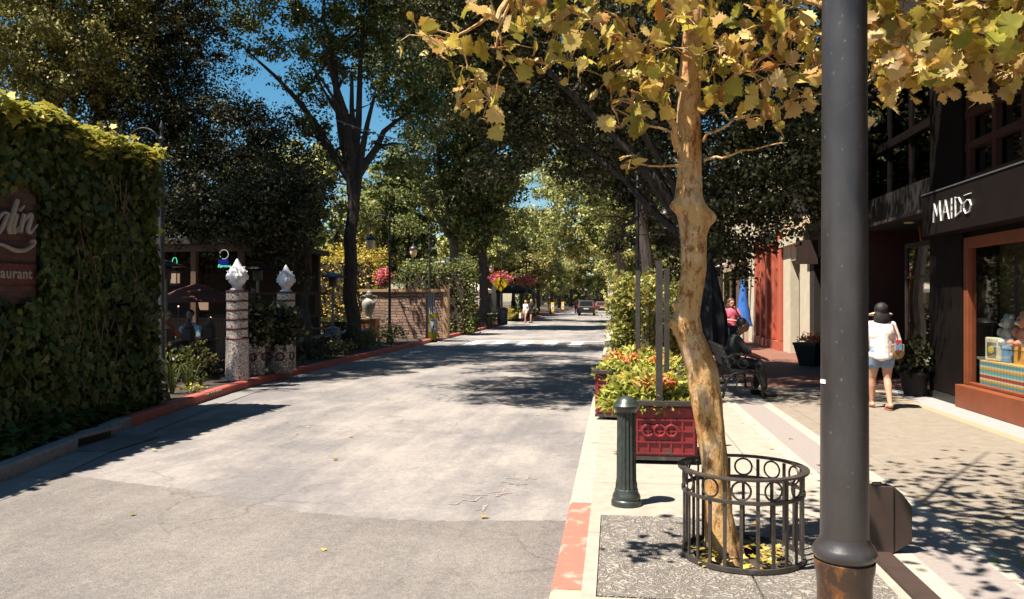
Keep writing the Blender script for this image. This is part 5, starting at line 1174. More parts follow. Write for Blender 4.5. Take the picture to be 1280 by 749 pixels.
# sign: painted script with a swash and the word Restaurant on a red board
sg = thing('restaurant_sign', 'cream script lettering and red Restaurant board on the brick beside the ivy', 'sign', (WX + .0, YX(20, WX), 0))
def sy(px): return YX(px, WX) - sg.location.y
def sz(px, py): return zx_l(px, py)
def zx_l(px, py):
    v = D(px, 1.0); return ZZ(py, WX / v.x)
mb = MB(); mb.box(.0, .03, -2.2, sy(42.5), zx_l(20, 355), zx_l(20, 330)); mb.build('board', M['signwood'], sg)
put_text('Restaurant', .175, M['letter'], sg, (.036, sy(36.5), zx_l(20, 342.5)), (0, 1, 0), (0, 0, 1), align='RIGHT', space=1.12, offset=.004)
def script(name, strokes, wid=.055):
    mb = MB()
    for st in strokes:
        q = [Vector((.05, sy(a), zx_l(a, b))) for a, b, *_ in st]; rr = [(s[2] if len(s) > 2 else 1) * wid / 2 for s in st]
        f, r = [], []
        for i in range(len(q) - 1):
            p0 = q[max(i - 1, 0)]; p1 = q[i]; p2 = q[i + 1]; p3 = q[min(i + 2, len(q) - 1)]
            for k in range(5):
                u = k / 5; f.append(.5 * ((2 * p1) + (p2 - p0) * u + (2 * p0 - 5 * p1 + 4 * p2 - p3) * u * u + (3 * p1 - p0 - 3 * p2 + p3) * u ** 3)); r.append(rr[i] * (1 - u) + rr[i + 1] * u)
        f.append(q[-1]); r.append(rr[-1]); mb.tube(f, r, 8)
    return mb.build(name, M['letter'], sg, smooth=True)
script('letter', [[(-16, 290, .5), (-8, 292, .8), (-2, 284, 1), (3, 272, .9), (6, 268, .6), (0, 266, .7), (-8, 274, .9), (-13, 286, 1), (-8, 292, .6)], [(17, 250, 1.0), (12, 265, 1.15), (6, 284, 1.2), (8, 291, .9), (12, 286, .4)]])
script('letter', [[(16, 268, 1), (11, 285, 1.2), (13, 291, .9), (18, 284, .4)], [(20, 263, .9), (26, 257, .3)]])
script('letter', [[(25, 268, 1), (20, 291, 1.1)], [(20, 289, .4), (28, 273, .6), (33, 268, .9), (34, 272, 1.1), (30, 286, 1.1), (33, 291, .8), (42, 281, .4)]])
script('swash', [[(-14, 303, .5), (0, 307, .9), (14, 313, 1.1), (26, 313, 1.0), (35, 308, .8), (39, 303, .7), (37, 301, .8), (34, 303, .9)]], .05)
# plants between wall and kerb
r5 = np.random.default_rng(31)
def clump(lab, x, y, n, h, s, m='grass', group='grass clumps along the left kerb', name='grass_clump', cat='plant', w=.012, z=-.01):
    t = thing(name, lab, cat, (x, y, z), 0, group); mb = MB(); blades(mb, (0, 0, 0), n, h, s, r5, w); mb.build('blades', M[m], t); return t
def leafy(lab, x, y, r, h, n, m, leaf=.07, group='low plants in the left planting bed', name='bush', cat='bush', z=-.01):
    t = thing(name, lab, cat, (x, y, z), 0, group); mb = MB()
    for k in range(4): a = k * 1.7; mb.tube([(0, 0, 0), (math.cos(a) * r * .5, math.sin(a) * r * .5, h * .7)], .008, 4)
    mb.build('stems', M['wood'], t)
    V, F = leaf_cards(crown_points([(0, 0, h * .5, r, r, h * .45)], n, r5, per=8, spray=.05), leaf, r5); np_object('foliage', V, F, M[m], t); return t
def gp(px, py): return G(px, py)
for lab, px, py, n, h, s in (('tall grass clump just right of the ivy wall', 215, 492, 40, .75, .4), ('grass clump with long bent blades behind the red kerb lettering', 236, 486, 30, .6, .5), ('spiky grass clump in front of the white mosaic column', 250, 482, 26, .28, .3),
                             ('thin grass clump left of the dark tree trunk', 400, 450, 30, .4, .4), ('pale strappy grass clump below the dark tree trunk', 432, 444, 45, .5, .6), ('small grass tuft at the foot of the ivy wall', 165, 505, 25, .3, .3), ('strappy clump near the mosaic planters', 385, 456, 25, .35, .4)):
    p = gp(px, py); clump(lab, min(p.x, kx(p.y) - .3), p.y, n, h, s)
for lab, px, py, r, h, n, m in (('leafy bush right of the ivy wall edge', 208, 478, .5, .8, 700, 'leafmid'), ('bush with pale tips beside the mosaic column', 243, 474, .35, .75, 500, 'leafolive'), ('tiny bright green rosette on the red kerb edge', 246, 489, .12, .14, 70, 'lime'),
                                ('dark low bush behind the tall grass clump', 262, 470, .4, .5, 400, 'leafdark'), ('low dark bush along the left kerb beneath the dark tree', 415, 444, .7, .6, 700, 'leafdark'), ('spreading bush at the foot of the lamp post', 470, 436, .7, .7, 700, 'leafmid'),
                                ('pale flowering bush before the stone wall', 505, 430, .7, .7, 600, 'leafolive'), ('low dark shrub right of the mosaic planters', 392, 448, .8, .55, 700, 'leafdark'), ('sunlit yellow green bush in front of the stone wall', 493, 431, .4, 1.0, 350, 'vine')):
    p = gp(px, py); leafy(lab, min(p.x, kx(p.y) - .25 - r * .6), p.y, r, h, n, m)
# creeping ivy on the ground below the wall
gv = np.random.default_rng(8); n = 2600; Y = gv.uniform(4.5, wy1 + .2, n); kxs = np.array([kx(y) for y in Y]); X = gv.uniform(0, 1, n) ** .8 * (kxs - .2 - WX) + WX; Z = gv.uniform(.0, .12, n) + .15 * np.clip((WX + .5 - X), 0, .5)
V, F = leaf_cards(np.stack([X, Y, Z], 1), .12, gv, shape=IVYL, up=1.5); tag(np_object('ground_ivy', V, F, M['ivy']), kind='stuff')
# mosaic columns with flame finials
def column(lab, c, bands):
    t = thing('mosaic_column', lab, 'column', c, 0, 'mosaic columns with flame finials'); r = .205
    zs = [0, .86] + [.86 + (1.78 - .86) * k / bands for k in range(1, bands + 1)]
    for a, b in zip(zs, zs[1:]):
        mb = MB(); rr = r * (1.06 if a == 0 else 1); mb.lathe([(rr * (1.04 if a == 0 else 1), a), (rr, b - .045)], n=32); mb.build('drum', M['mosaic'], t, smooth=True)
        mb = MB(); mb.lathe([(rr + .006, b - .044), (rr + .014, b - .022), (r + .006, b - .001)], n=32); mb.build('band', M['redband'], t, smooth=True)
    mb = MB(); mb.lathe([(.13, 1.78), (.14, 1.80), (.085, 1.84), (.11, 1.89), (.16, 1.94), (.175, 2.0), (.18, 2.06), (.165, 2.13), (.125, 2.21), (.07, 2.30), (.035, 2.37), (.01, 2.41)], n=32)
    for k in range(17):
        a = k * 2.399 + .4; ring = k % 2; rb = (.165, .13)[ring]; zb = (2.0, 2.09)[ring]; hh = (.17, .17)[ring]
        d = Vector((math.cos(a), math.sin(a), 0)); mb.tube([d * rb + Vector((0, 0, zb)), d * (rb * 1.12) + Vector((0, 0, zb + hh * .4)), d * rb * 1.0 + Vector((0, 0, zb + hh * .75)), d * rb * 1.2 + Vector((0, 0, zb + hh))], [.052, .040, .022, .008], 8, flat=.7)
    fuse(mb, 'flame_finial', M['marble'], t, .008, 2); return t
column('white mosaic column with flame finial nearest to the red kerb', D(296.5, 15.85), 5)
column('second mosaic column standing behind the mosaic planters', D(357.5, 18.6), 5)
def mpot(lab, c, r, h, sd):
    t = thing('mosaic_planter', lab, 'planter', c, 0, 'patterned mosaic planters'); mb = MB(); mb.lathe([(r * .86, 0), (r * .9, .04), (r, h * .92)], n=32); mb.build('pot', M['mosaic2'], t, smooth=True)
    mb = MB(); mb.lathe([(r + .002, h * .922), (r + .03, h * .93), (r + .03, h * .97), (r, h)], n=32)
    for k in range(18): a = 2 * math.pi * k / 18; mb.ell((math.cos(a) * (r + .008), math.sin(a) * (r + .008), h), .026, 8, 5)
    mb.build('scalloped_rim', M['mosaic'], t, smooth=True)
    mb = MB()
    for k in range(6):
        a = 2 * math.pi * k / 6 - 1.2; d = Vector((math.cos(a), math.sin(a), 0)); u = Vector((-d.y, d.x, 0)); mb.torus(d * r * .955 + Vector((0, 0, h * .6)), r * .27, .022, u, (0, 0, 1), 16, 5)
    mb.build('ring_pattern', M['redband'], t, smooth=True)
    V, F = leaf_cards(crown_points([(0, 0, h + .25, r * 1.25, r * 1.25, .38), (.1, -.1, h + .6, r * .8, r * .8, .3)], 900, np.random.default_rng(sd), per=8, spray=.09), .15, np.random.default_rng(sd)); np_object('foliage', V, F, M['leafdark'], t)
mpot('mosaic planter half hidden behind the front mosaic column', D(317, 16.9), .26, .66, 4); mpot('larger mosaic planter with ring pattern below the second column', D(351, 17.5), .29, .62, 5)
# ---- patio pavilion (bar) ----
b0 = D(300, 24); pv = thing('patio_pavilion', 'dark timber patio bar building with low roof behind the columns', 'building', (b0.x, b0.y, 0))
def pp_(name, bx, m):
    mb = MB()
    for x0, x1, y0, y1, z0, z1 in bx: mb.box(x0, x1, y0, y1, z0, z1)
    return mb.build(name, m, pv)
pp_('back_wall', [(-7.5, 1.5, 2.5, 2.7, 0, 3.2)], M['darkwood']); pp_('roof', [(-7.8, 1.7, -3.2, 3.0, 3.05, 3.2)], M['darkwood'])
for x in (-6, -3.6, -1.8, .1, 1.4): pp_('post', [(x, x + .14, -3.0, -2.86, 0, 3.05)], M['wood'])
pp_('beam', [(-7.6, 1.65, -3.05, -2.86, 2.86, 3.04)], M['wood']); pp_('counter', [(-5.5, 1.0, -1.2, -.8, 0, 1.02), (-5.6, 1.1, -1.3, -.7, 1.021, 1.08)], M['wood'])
pp_('window_rail', [(-7.4, 1.8, 2.44, 2.498, 1.75, 1.85), (-7.4, 1.8, 2.44, 2.498, 1.02, 1.1)] + [(x, x + .08, 2.44, 2.498, 1.12, 1.74) for x in (-6, -4.6, -3, -1.4, .2, 1.4)], M['wood'])
pp_('menu_board', [(-2.9, -2.3, 2.4, 2.43, 1.25, 1.7)], M['warmscreen']); pp_('banner', [(-3.4, -2.2, -2.7, -2.66, 2.25, 2.75), (-1.9, -1.1, -2.7, -2.66, 2.2, 2.7)], mat('dull_mauve_cloth', (.07, .03, .045), .9))
q = P(280, 318, 20.6); t = thing('neon_sign', 'round white neon ring above a green neon word in the dark bar', 'neon sign', q, 0, 'neon signs in the patio bar')
mb = MB(); mb.torus((0, 0, .0), .118, .007, (1, 0, 0), (0, 0, 1), 28, 5); mb.build('ring', M['neonwhite'], t); mb = MB(); mb.box(-.17, .1, .03, .04, -.27, -.13); mb.build('blue_glow', M['neonblue'], t)
put_text('Espresso', .10, M['neongreen'], t, (0, 0, -.30), (1, 0, 0), (0, 0, 1), shear=.4); mb = MB(); mb.tube([(0, 0.02, .12), (0, 0.02, .55)], .006, 4); mb.build('cord', M['black'], t)
q = P(218, 325, 20.2); t = thing('neon_sign', 'small green and yellow neon arch in the dark bar', 'neon sign', q, 0, 'neon signs in the patio bar'); mb = MB(); mb.tube([(-.06, 0, -.15), (-.05, 0, 0), (-.01, 0, .06), (.04, 0, .06), (.07, 0, -.02), (.06, 0, -.15)], .008, 5); mb.build('neon_tube', M['neongreen'], t)
mb = MB(); mb.tube([(0, 0.02, .07), (0, 0.02, .55)], .006, 4); mb.build('cord', M['black'], t)
q = P(219, 348, 19.6); t = thing('lantern', 'small lit box lantern hanging at the patio edge', 'lantern', q); mb = MB(); mb.box(-.10, .10, -.1, .1, -.17, -.15); mb.box(-.10, .10, -.1, .1, .15, .17)
for a in (-.09, .09):
    for b in (-.09, .09): mb.bar((a, b, -.15), (a, b, .15), .02)
mb.tube([(0, 0, .17), (0, 0, 1.4)], .006, 4); mb.build('frame', M['black'], t); mb = MB(); mb.box(-.075, .075, -.075, .075, -.12, .12); mb.build('lit_pane', M['warmscreen'], t)
for i, (px, py) in enumerate(((202, 375), (201.5, 398), (263, 397), (223, 383))):
    q = P(px, py, 18.2 + i * .3); t = thing('candle_lamp', ('small pinkish candle lamp close to the ivy edge, upper', 'small pinkish candle lamp close to the ivy edge, lower', 'small candle lamp right of the man in pale blue', 'small candle lamp above the patio tables left of the man')[i], 'lamp', q, 0, 'small candle lamps on the patio')
    mb = MB(); mb.ell((0, 0, 0), .018, 8, 6); mb.build('flame', M['warmlamp'], t); mb = MB(); mb.lathe([(.03, -.07), (.03, -.02), (.02, -.018)], n=10); mb.build('holder', M['black'], t); mb = MB(); mb.tube([(0, 0, -.07), (0, 0, -q.z)], .01, 5); mb.build('stake', M['black'], t)
# patio tables, fence, pale rails
def ptable(lab, px, py, d):
    p = D(px, d); t = thing('patio_table', lab, 'table', (p.x, p.y, -.02), 0, 'patio tables'); mb = MB(); mb.lathe([(.42, .72), (.43, .73), (.43, .75), (.42, .76)], n=24); mb.build('tabletop', M['wood'], t); mb = MB(); mb.lathe([(.25, 0), (.25, .03), (.03, .06), (.03, .719)], n=16); mb.build('pedestal', M['black'], t)
ptable('round patio table in front of the man in pale blue', 248, 0, 17.5); ptable('round patio table near the ivy wall', 214, 0, 16.6); ptable('round patio table behind the second mosaic column', 395, 0, 24)
fn = thing('picket_fence', 'dark wooden fence panel with pointed posts behind the planting bed', 'fence', D(225, 15.9)); mb = MB(); a = D(206, 15.6) - fn.location; b = D(262, 17.4) - fn.location
for zz_ in (.35, .72): mb.bar(a + Vector((0, 0, zz_)), b + Vector((0, 0, zz_)), .05, .09)
mb.build('rail', M['darkwood'], fn)
for k, u in enumerate((0.0, .5, 1.0)):
    p = a.lerp(b, u); mb = MB(); mb.prism([(p.x - .09, p.y - .09), (p.x + .09, p.y - .09), (p.x + .09, p.y + .09), (p.x - .09, p.y + .09)], 0, 1.0); mb.lathe([(.1, 1.0), (.11, 1.03), (.07, 1.1), (.03, 1.2), (.005, 1.23)], (p.x, p.y, 0), 10); mb.build('post', M['darkwood'], fn)
for px, zz_ in ((207, .9),):
    mb = MB(); 
def heater(lab, px, d, H, lit=False):
    p = D(px, d); t = thing('patio_heater', lab, 'heater', (p.x, p.y, -.02), 0, 'patio heaters'); mb = MB(); mb.lathe([(.0, H + .12), (.1, H + .1), (.42, H - .02), (.43, H - .04), (.4, H - .04), (.08, H + .02)], n=28, cap=False); mb.build('dome', M['black'], t, smooth=True)
    mb = MB(); mb.lathe([(.12, H - .33), (.13, H - .1), (.16, H - .06), (.1, H + .0)], n=16); mb.build('burner', M['black'], t, smooth=True); mb = MB(); mb.lathe([(.04, .5), (.04, H - .33)], n=10); mb.build('pole', M['greymetal'], t); mb = MB(); mb.lathe([(.26, 0), (.26, .05), (.24, .07), (.24, .68), (.2, .74), (.05, .78)], n=20); mb.build('gas_tank_cover', M['greymetal'], t, smooth=True)
heater('black domed patio heater near the ivy edge', 207, 18.6, 2.42); heater('black domed patio heater in front of the yellow green hedge', 416, 25, 2.35); heater('black domed patio heater between the mosaic columns', 322, 20.8, 2.45)
# retaining wall of the patio
rw = thing('retaining_wall', 'low dark brick retaining wall beyond the mosaic planters', 'wall', D(420, 25)); mb = MB(); a = D(372, 20.5); b = D(462, 30); o = rw.location
mb.bar(Vector((a.x - .5 - o.x, a.y - o.y, .22)), Vector((b.x - o.x, b.y - o.y, .22)), .3, .5); mb.build('wall', M['brickwall'], rw); mb = MB(); mb.bar(Vector((a.x - .5 - o.x, a.y - o.y, .502)), Vector((b.x - o.x, b.y - o.y, .502)), .4, .06); mb.build('coping', M['kerb_grey'], rw)
# stone wall, gate, urn
sw = D(507, 33.5); t = thing('stone_wall', 'rough brown stone wall with pale timber cap beside the crossing sign', 'wall', (sw.x, sw.y, 0)); xl = D(452, 33.5).x - sw.x; xr = D(534, 33.5).x - sw.x; top = ZZ(365, 33.5)
mb = MB(); mb.box(xl, xr, -.18, .18, 0, top); mb.build('wall', M['stone'], t); mb = MB(); mb.box(xl - .1, D(562, 33.5).x - sw.x, -.26, .26, top + .002, top + .12); mb.build('cap', M['woodlight'], t)
mb = MB(); x0 = D(546, 33.5).x - sw.x; x1 = D(556, 33.5).x - sw.x; mb.box(x0, x1, -.16, .16, 0, top - .002); mb.build('pier', M['stone'], t); mb = MB(); x0 = x1 + .002; mb.box(x0, x0 + .2, -.2, .2, 0, top + .3); mb.build('post', M['woodlight'], t)
tg = thing('metal_gate', 'narrow pale grey metal gate panel in the stone wall', 'gate', (D(540, 33.3).x, D(540, 33.3).y, 0)); mb = MB(); mb.box(-.2, .2, -.03, .03, .05, top - .05); mb.build('panel', M['greygate'], tg); mb = MB()
for k in range(4): mb.box(-.18 + .1 * k, -.165 + .1 * k, -.045, -.031, .08, top - .08)
mb.build('slat', M['greymetal'], tg); mb = MB(); mb.tube([(.15, -.04, 1.0), (.15, -.09, 1.0), (.15, -.09, 1.12), (.15, -.04, 1.12)], .012, 6); mb.build('handle', M['black'], tg)
cr = D(461, 30.5); t = thing('wooden_crate', 'orange brown wooden plinth crate under the stone urn', 'crate', (cr.x, cr.y, .0)); mb = MB(); mb.box(-.34, .34, -.3, .3, .12, .82); mb.build('box_body', M['terracotta'], t)
mb = MB(); mb.box(-.38, .38, -.34, .34, .821, .87); mb.build('top', M['woodlight'], t); mb = MB()
for a in (-.34, .27):
    for b in (-.3, .23): mb.box(a, a + .07, b, b + .07, -.01, .119)
mb.build('foot', M['darkwood'], t)
t = thing('stone_urn', 'weathered pale stone urn with two handles on the orange crate', 'urn', (cr.x, cr.y, .872)); mb = MB(); mb.lathe([(.13, 0), (.14, .03), (.10, .07), (.14, .16), (.22, .38), (.26, .52), (.25, .62), (.16, .72), (.10, .78), (.10, .86), (.15, .9), (.15, .93), (.08, .94), (.09, 1.0), (.05, 1.06), (.002, 1.08)], n=28, lobes=14, depth=.0); mb.build('body', M['ceramic'], t, smooth=True)
for s in (-1, 1): mb = MB(); mb.tube([(s * .2, 0, .62), (s * .33, 0, .7), (s * .32, 0, .84), (s * .2, 0, .88), (s * .1, 0, .82)], .022, 7); mb.build('handle', M['ceramic'], t, smooth=True)
# yellow in-street crossing paddles
def stick(m, name, parent, segs, w, o, ux=(1, 0, 0), uy=(0, 0, 1)):
    mb = MB(); o, ux, uy = Vector(o), Vector(ux), Vector(uy)
    for (a, b), (c, d) in segs: mb.bar(o + ux * a + uy * b, o + ux * c + uy * d, w, .006)
    return mb.build(name, m, parent)
WALK = [((0, .30), (-.01, .08)), ((-.01, .08), (-.10, -.1)), ((-.10, -.1), (-.15, -.3)), ((0, .08), (.08, -.1)), ((.08, -.1), (.12, -.3)), ((-.01, .28), (-.13, .12)), ((-.13, .12), (-.08, .02)), ((.01, .28), (.12, .16)), ((.12, .16), (.15, .04))]
def paddle(lab, p, h=.95, w=.30):
    t = thing('crossing_paddle', lab, 'sign', p, 0, 'yellow crossing paddles at the kerb'); mb = MB(); mb.plate([(-w / 2, .22), (-w / 2, h), (w / 2, h), (w / 2, .22), (.06, .06), (-.06, .06)], (0, 0, 0), (1, 0, 0), (0, 0, 1), .03); mb.build('board', M['yellow'], t)
    mb = MB(); mb.plate([(-w * .36, .36), (-w * .36, h * .86), (w * .36, h * .86), (w * .36, .36)], (0, -.018, 0), (1, 0, 0), (0, 0, 1), .004); mb.build('white_panel', M['white'], t)
    stick(M['signblack'], 'walking_figure', t, [((a * .45, b * .45), (c * .45, d * .45)) for (a, b), (c, d) in WALK], .03, (.03, -.025, .52)); mb = MB(); mb.ell((.03, -.025, .69), (.022, .004, .022), 8, 6); mb.build('figure_head', M['signblack'], t)
    put_text('YIELD', .075, M['signblack'], t, (0, -.022, h * .78), (1, 0, 0), (0, 0, 1)); mb = MB(); mb.lathe([(.16, 0), (.16, .03), (.05, .06), (.04, .1)], n=14); mb.build('base', M['rubber'], t)
p = G(543, 428); paddle('yellow crossing paddle at the kerb by the grey gate', (max(p.x, -7.45) - .05, p.y, 0), 1.05, .34)
p = D(695, 62); paddle('yellow crossing paddle farther up the street left of the cars', (-7.62, 99, 0), 1.25, .4)
p = D(706, 70); paddle('farthest yellow crossing paddle beyond the other two', (-7.62, 119, 0), 1.25, .4)
# diamond pedestrian sign
p = D(626, 52); t = thing('pedestrian_sign', 'yellow diamond pedestrian warning sign on a grey post', 'sign', (p.x, p.y, 0)); mb = MB(); mb.lathe([(.04, 0), (.035, 3.4)], n=10); mb.build('post', M['greymetal'], t); zc = ZZ(354.5, 52); mb = MB(); mb.plate([(0, -.54), (.54, 0), (0, .54), (-.54, 0)], (0, -.07, zc), (1, 0, 0), (0, 0, 1), .01); mb.build('diamond_panel', M['yellow'], t)
stick(M['signblack'], 'walking_figure', t, [((a, b), (c, d)) for (a, b), (c, d) in WALK], .06, (0, -.09, zc - .02)); mb = MB(); mb.ell((0.01, -.09, zc + .34), (.05, .006, .05), 10, 7); mb.build('figure_head', M['signblack'], t)
# lamp posts left row
def LX(px, X=-7.85): return YX(px, X)
lamp_post('black lamp post rising directly behind the ivy wall', D(202, 14.6).x, D(202, 14.6).y, 0, -1, False)
lamp_post('black lamp post beside the stone urn', D(487, 29.5).x, D(487, 29.5).y, 0, -1)
lamp_post('slender lamp post standing behind the stone wall', D(537, 35).x, D(537, 35).y, 0, -1)
lpB = lamp_post('lamp post carrying a flower basket behind the diamond sign', D(627.5, 55).x, D(627.5, 55).y, 0, -1)
lpC = lamp_post('lamp post with a flower basket near the two walkers', D(658.5, 66).x, D(658.5, 66).y, 0, -1)
lamp_post('far lamp post among the trunks left of the cars', D(688, 92).x, D(688, 92).y, 0, -1)
def basket(lab, px, py, d, r=.55, s=1):
    q = P(px, py, d); t = thing('flower_basket', lab, 'flower basket', q, 0, 'hanging flower baskets'); mb = MB(); mb.lathe([(.05, -.32), (.2, -.27), (.3, -.1), (.32, 0), (.28, 0)], n=16); mb.build('basket', M['wood'], t); rg = np.random.default_rng(s)
    V, F = leaf_cards(crown_points([(0, 0, .08, r, r, .42)], 900, rg, per=10, spray=.07, shell=.8), .11, rg); np_object('blossoms', V, F, M['petalpink'], t)
    V, F = leaf_cards(crown_points([(0, 0, -.05, r * .8, r * .8, .4), (0, 0, -.5, .15, .15, .5)], 350, rg, per=10, spray=.06), .1, rg); np_object('leaves', V, F, M['leafmid'], t)
    mb = MB(); mb.tube([(0, .0, 0), (0, .0, .62)], .01, 4); mb.tube([(-.3, 0, 0), (0, 0, .4), (.3, 0, 0)], .008, 4); mb.build('hanger', M['black'], t)
basket('flower basket with pink and orange blooms above the diamond sign', 627.5, 349, 54.6, .72, 1); basket('flower basket with red and mauve blooms near the two walkers', 658, 352, 65.6, .72, 2); basket('bright pink flower basket over the stone wall', 479, 349, 42, .38, 3)
# string light cable, wires
c0 = P(420, 150, 25); c1 = P(545, 182, 25); t = thing('string_light_cable', 'thin sagging cable with tiny bulbs strung between the trees', 'cable', c0); mb = MB(); q = [(c1 - c0) * (k / 12) - Vector((0, 0, math.sin(math.pi * k / 12) * .12)) for k in range(13)]; mb.tube(q, .016, 5); mb.build('cable', M['cablemat'], t)
mb = MB()
for k in range(1, 12, 1): mb.ell(q[k] - Vector((0, 0, .045)), .03, 8, 6)
mb.build('bulb', M['letter'], t)
# hedges, bin, low brick wall, pots, tents
hedge('hedge', 'yellow green clipped hedge bank behind the patio heater', 'hedge', D(385, 44).x, D(470, 44).x, D(430, 44).y, D(430, 44).y + 3, 0, ZZ(313, 44), 5200, .16, M['leafyellow'], 41, 'hedges on the left')
hedge('hedge', 'rounded dark green hedge above the stone wall', 'hedge', D(495, 39).x, D(590, 39).x, D(540, 39).y, D(540, 39).y + 2, 0, ZZ(328, 39), 5200, .14, M['leafmid'], 42, 'hedges on the left')
hedge('hedge', 'small pale hedge seen beneath the patio heater', 'hedge', D(398, 30).x, D(436, 30).x, D(417, 30).y, D(417, 30).y + .8, 0, .9, 900, .09, M['leafolive'], 43, 'hedges on the left')
hedge('hedge', 'low dark hedge along the kerb past the stone wall', 'hedge', -8.9, -7.75, 37, 52.5, -.01, .55, 4200, .10, M['leafdark'], 44, 'hedges on the left')
hedge('hedge', 'low leafy hedge along the kerb beyond the crossing path', 'hedge', -8.9, -7.75, 64.5, 84, -.01, .7, 3200, .13, M['leafmid'], 45, 'hedges on the left')
for i, (px, d, r, h, m, lab) in enumerate(((640, 60, .5, 1.2, 'leafyellow', 'yellow flowering bush left of the two walkers'), (648, 63, .5, 1.1, 'leafmid', 'green bush just behind the two walkers'), (672, 64, .6, 1.2, 'leafolive', 'olive bush right of the two walkers'), (600, 52, .4, 1.2, 'leafolive', 'yellowish bush by the terracotta pots'), (590, 53, .4, 1.2, 'leafyellow', 'yellow bush by the cafe terrace'), (618, 50, .5, 1.3, 'leafolive', 'pale bush at the foot of the diamond sign'), (634, 49, .3, .5, 'lime', 'small white flowered plant at the end of the dark hedge'), (682, 70, .6, 1.0, 'leafmid', 'green bush before the third paddle'), (566, 36, .4, .5, 'leafolive', 'low bush right of the stone wall post'))):
    p = D(px, d); leafy(lab, min(p.x, -7.8), p.y, r, h, 420, m, .12, 'bushes along the left pavement')
p = D(638, 50.5); t = thing('litter_bin', 'grey litter bin beside the low brick wall', 'bin', (p.x - .5, p.y, 0)); mb = MB(); mb.lathe([(.3, 0), (.32, .05), (.34, .85), (.38, .87), (.38, .95), (.2, 1.0)], n=18); mb.build('body', M['greymetal'], t, smooth=True); mb = MB(); mb.lathe([(.36, 1.0), (.36, 1.04), (.1, 1.12)], n=18); mb.build('lid', M['black'], t)
p = D(641, 53); t = thing('low_brick_wall', 'short brick wall stub at the end of the dark hedge', 'wall', (-7.95, 53.0, 0)); mb = MB(); mb.box(-.9, .3, -.2, .2, 0, .6); mb.build('wall', M['stone'], t); mb = MB(); mb.box(-.95, .35, -.25, .25, .602, .68); mb.build('cap', M['kerb'], t)
for i, px in enumerate((578, 586, 593, 600)):
    p = D(px, 50 + i); t = thing('terracotta_pot', ('leftmost terracotta pot on the cafe terrace', 'second terracotta pot from the left on the cafe terrace', 'third terracotta pot from the left on the cafe terrace', 'rightmost terracotta pot on the cafe terrace')[i], 'pot', (p.x, p.y, 0), 0, 'terracotta pots'); mb = MB(); mb.lathe([(.2, 0), (.3, .55), (.33, .56), (.33, .64), (.27, .64)], n=16); mb.build('pot', M['terracotta'], t, smooth=True); V, F = leaf_cards(crown_points([(0, 0, .95, .32, .32, .3)], 150, rq, per=8, spray=.08), .12, rq); np_object('foliage', V, F, M['petal' if i % 2 else 'leafmid'], t)
def tent(lab, px, py, d, w, h, m):
    p = D(px, d); t = thing('canvas_canopy', lab, 'canopy', (p.x, p.y, -.02), 0, 'cafe canopies'); z = ZZ(py, d); mb = MB(); mb.add([(-w, -w, z - h), (w, -w, z - h), (w, w, z - h), (-w, w, z - h), (0, 0, z), (-w, -w, z - h - .25), (w, -w, z - h - .25), (w, w, z - h - .25), (-w, w, z - h - .25)], [(0, 1, 4), (1, 2, 4), (2, 3, 4), (3, 0, 4), (0, 5, 6, 1), (1, 6, 7, 2), (2, 7, 8, 3), (3, 8, 5, 0)]); mb.build('canopy', M[m], t)
    mb = MB(); [mb.tube([(a, b, 0), (a, b, z - h)], .03, 6) for a in (-w + .05, w - .05) for b in (-w + .05, w - .05)]; mb.build('pole', M['greymetal'], t)
tent('pale striped canopy roof beyond the dark green hedge', 570, 318, 50, 1.0, .5, 'canvas'); tent('white canopy between the trunks near the diamond sign', 592, 352, 60, 1.2, .6, 'canvas'); tent('dark canopy behind the two walkers', 645, 356, 72, 1.6, .5, 'darkcanvas')
q = D(590, 75); b = thing('cafe_building', 'pale cafe building glimpsed through the left trunks', 'building', (q.x, q.y, 0)); part('wall', [(q.x - 8, q.x + 1.5, q.y, q.y + 10, 0, 4.5)], M['cream'], b); part('window', [(q.x - 6.5 + 2.6 * k, q.x - 5 + 2.6 * k, q.y - .03, q.y - .003, .6, 2.6) for k in range(3)], M['darkglass'], b); part('roof', [(q.x - 8.4, q.x + 1.9, q.y - .4, q.y + 10.4, 4.505, 4.8)], M['tan'], b)
# ================= TREES =================
def loc_blobs(L): return [bp(*x) for x in L]
# big evergreens behind the ivy wall and over the patio
tree('big olive green evergreen filling the sky above the ivy wall', D(75, 25), D(75, 25, 4.5), loc_blobs([(20, 70, 24, 2.3), (85, 55, 24, 2.2), (30, 0, 24, 2.5), (120, 5, 25, 2.2), (100, 110, 24, 1.9), (60, -90, 24, 3), (150, 90, 25, 1.3)]), 26000, .10, M['leafolive'], r0=.35, r1=.22, seed=1, group='trees behind the patio', name='evergreen_tree')
tree('dark dense evergreen right above the patio bar', D(250, 27), D(250, 27, 4), loc_blobs([(190, 60, 26, 2.0), (175, 140, 26, 1.8), (215, 190, 25, 1.7), (235, 120, 26, 1.6), (270, 170, 25, 1.5), (300, 230, 25, 1.9), (350, 210, 25, 1.6), (335, 165, 25, 1.1), (240, 250, 25, 1.9), (365, 250, 24, 1.1), (190, 10, 27, 2.2), (235, 45, 27, 1.2), (355, 290, 24, 1.0), (250, 300, 24, 1.3), (310, 292, 24, 1.2), (200, 290, 23, 1.1)]), 42000, .085, M['leafdark'], r0=.4, r1=.25, seed=2, group='trees behind the patio', name='evergreen_tree', shell=.6)
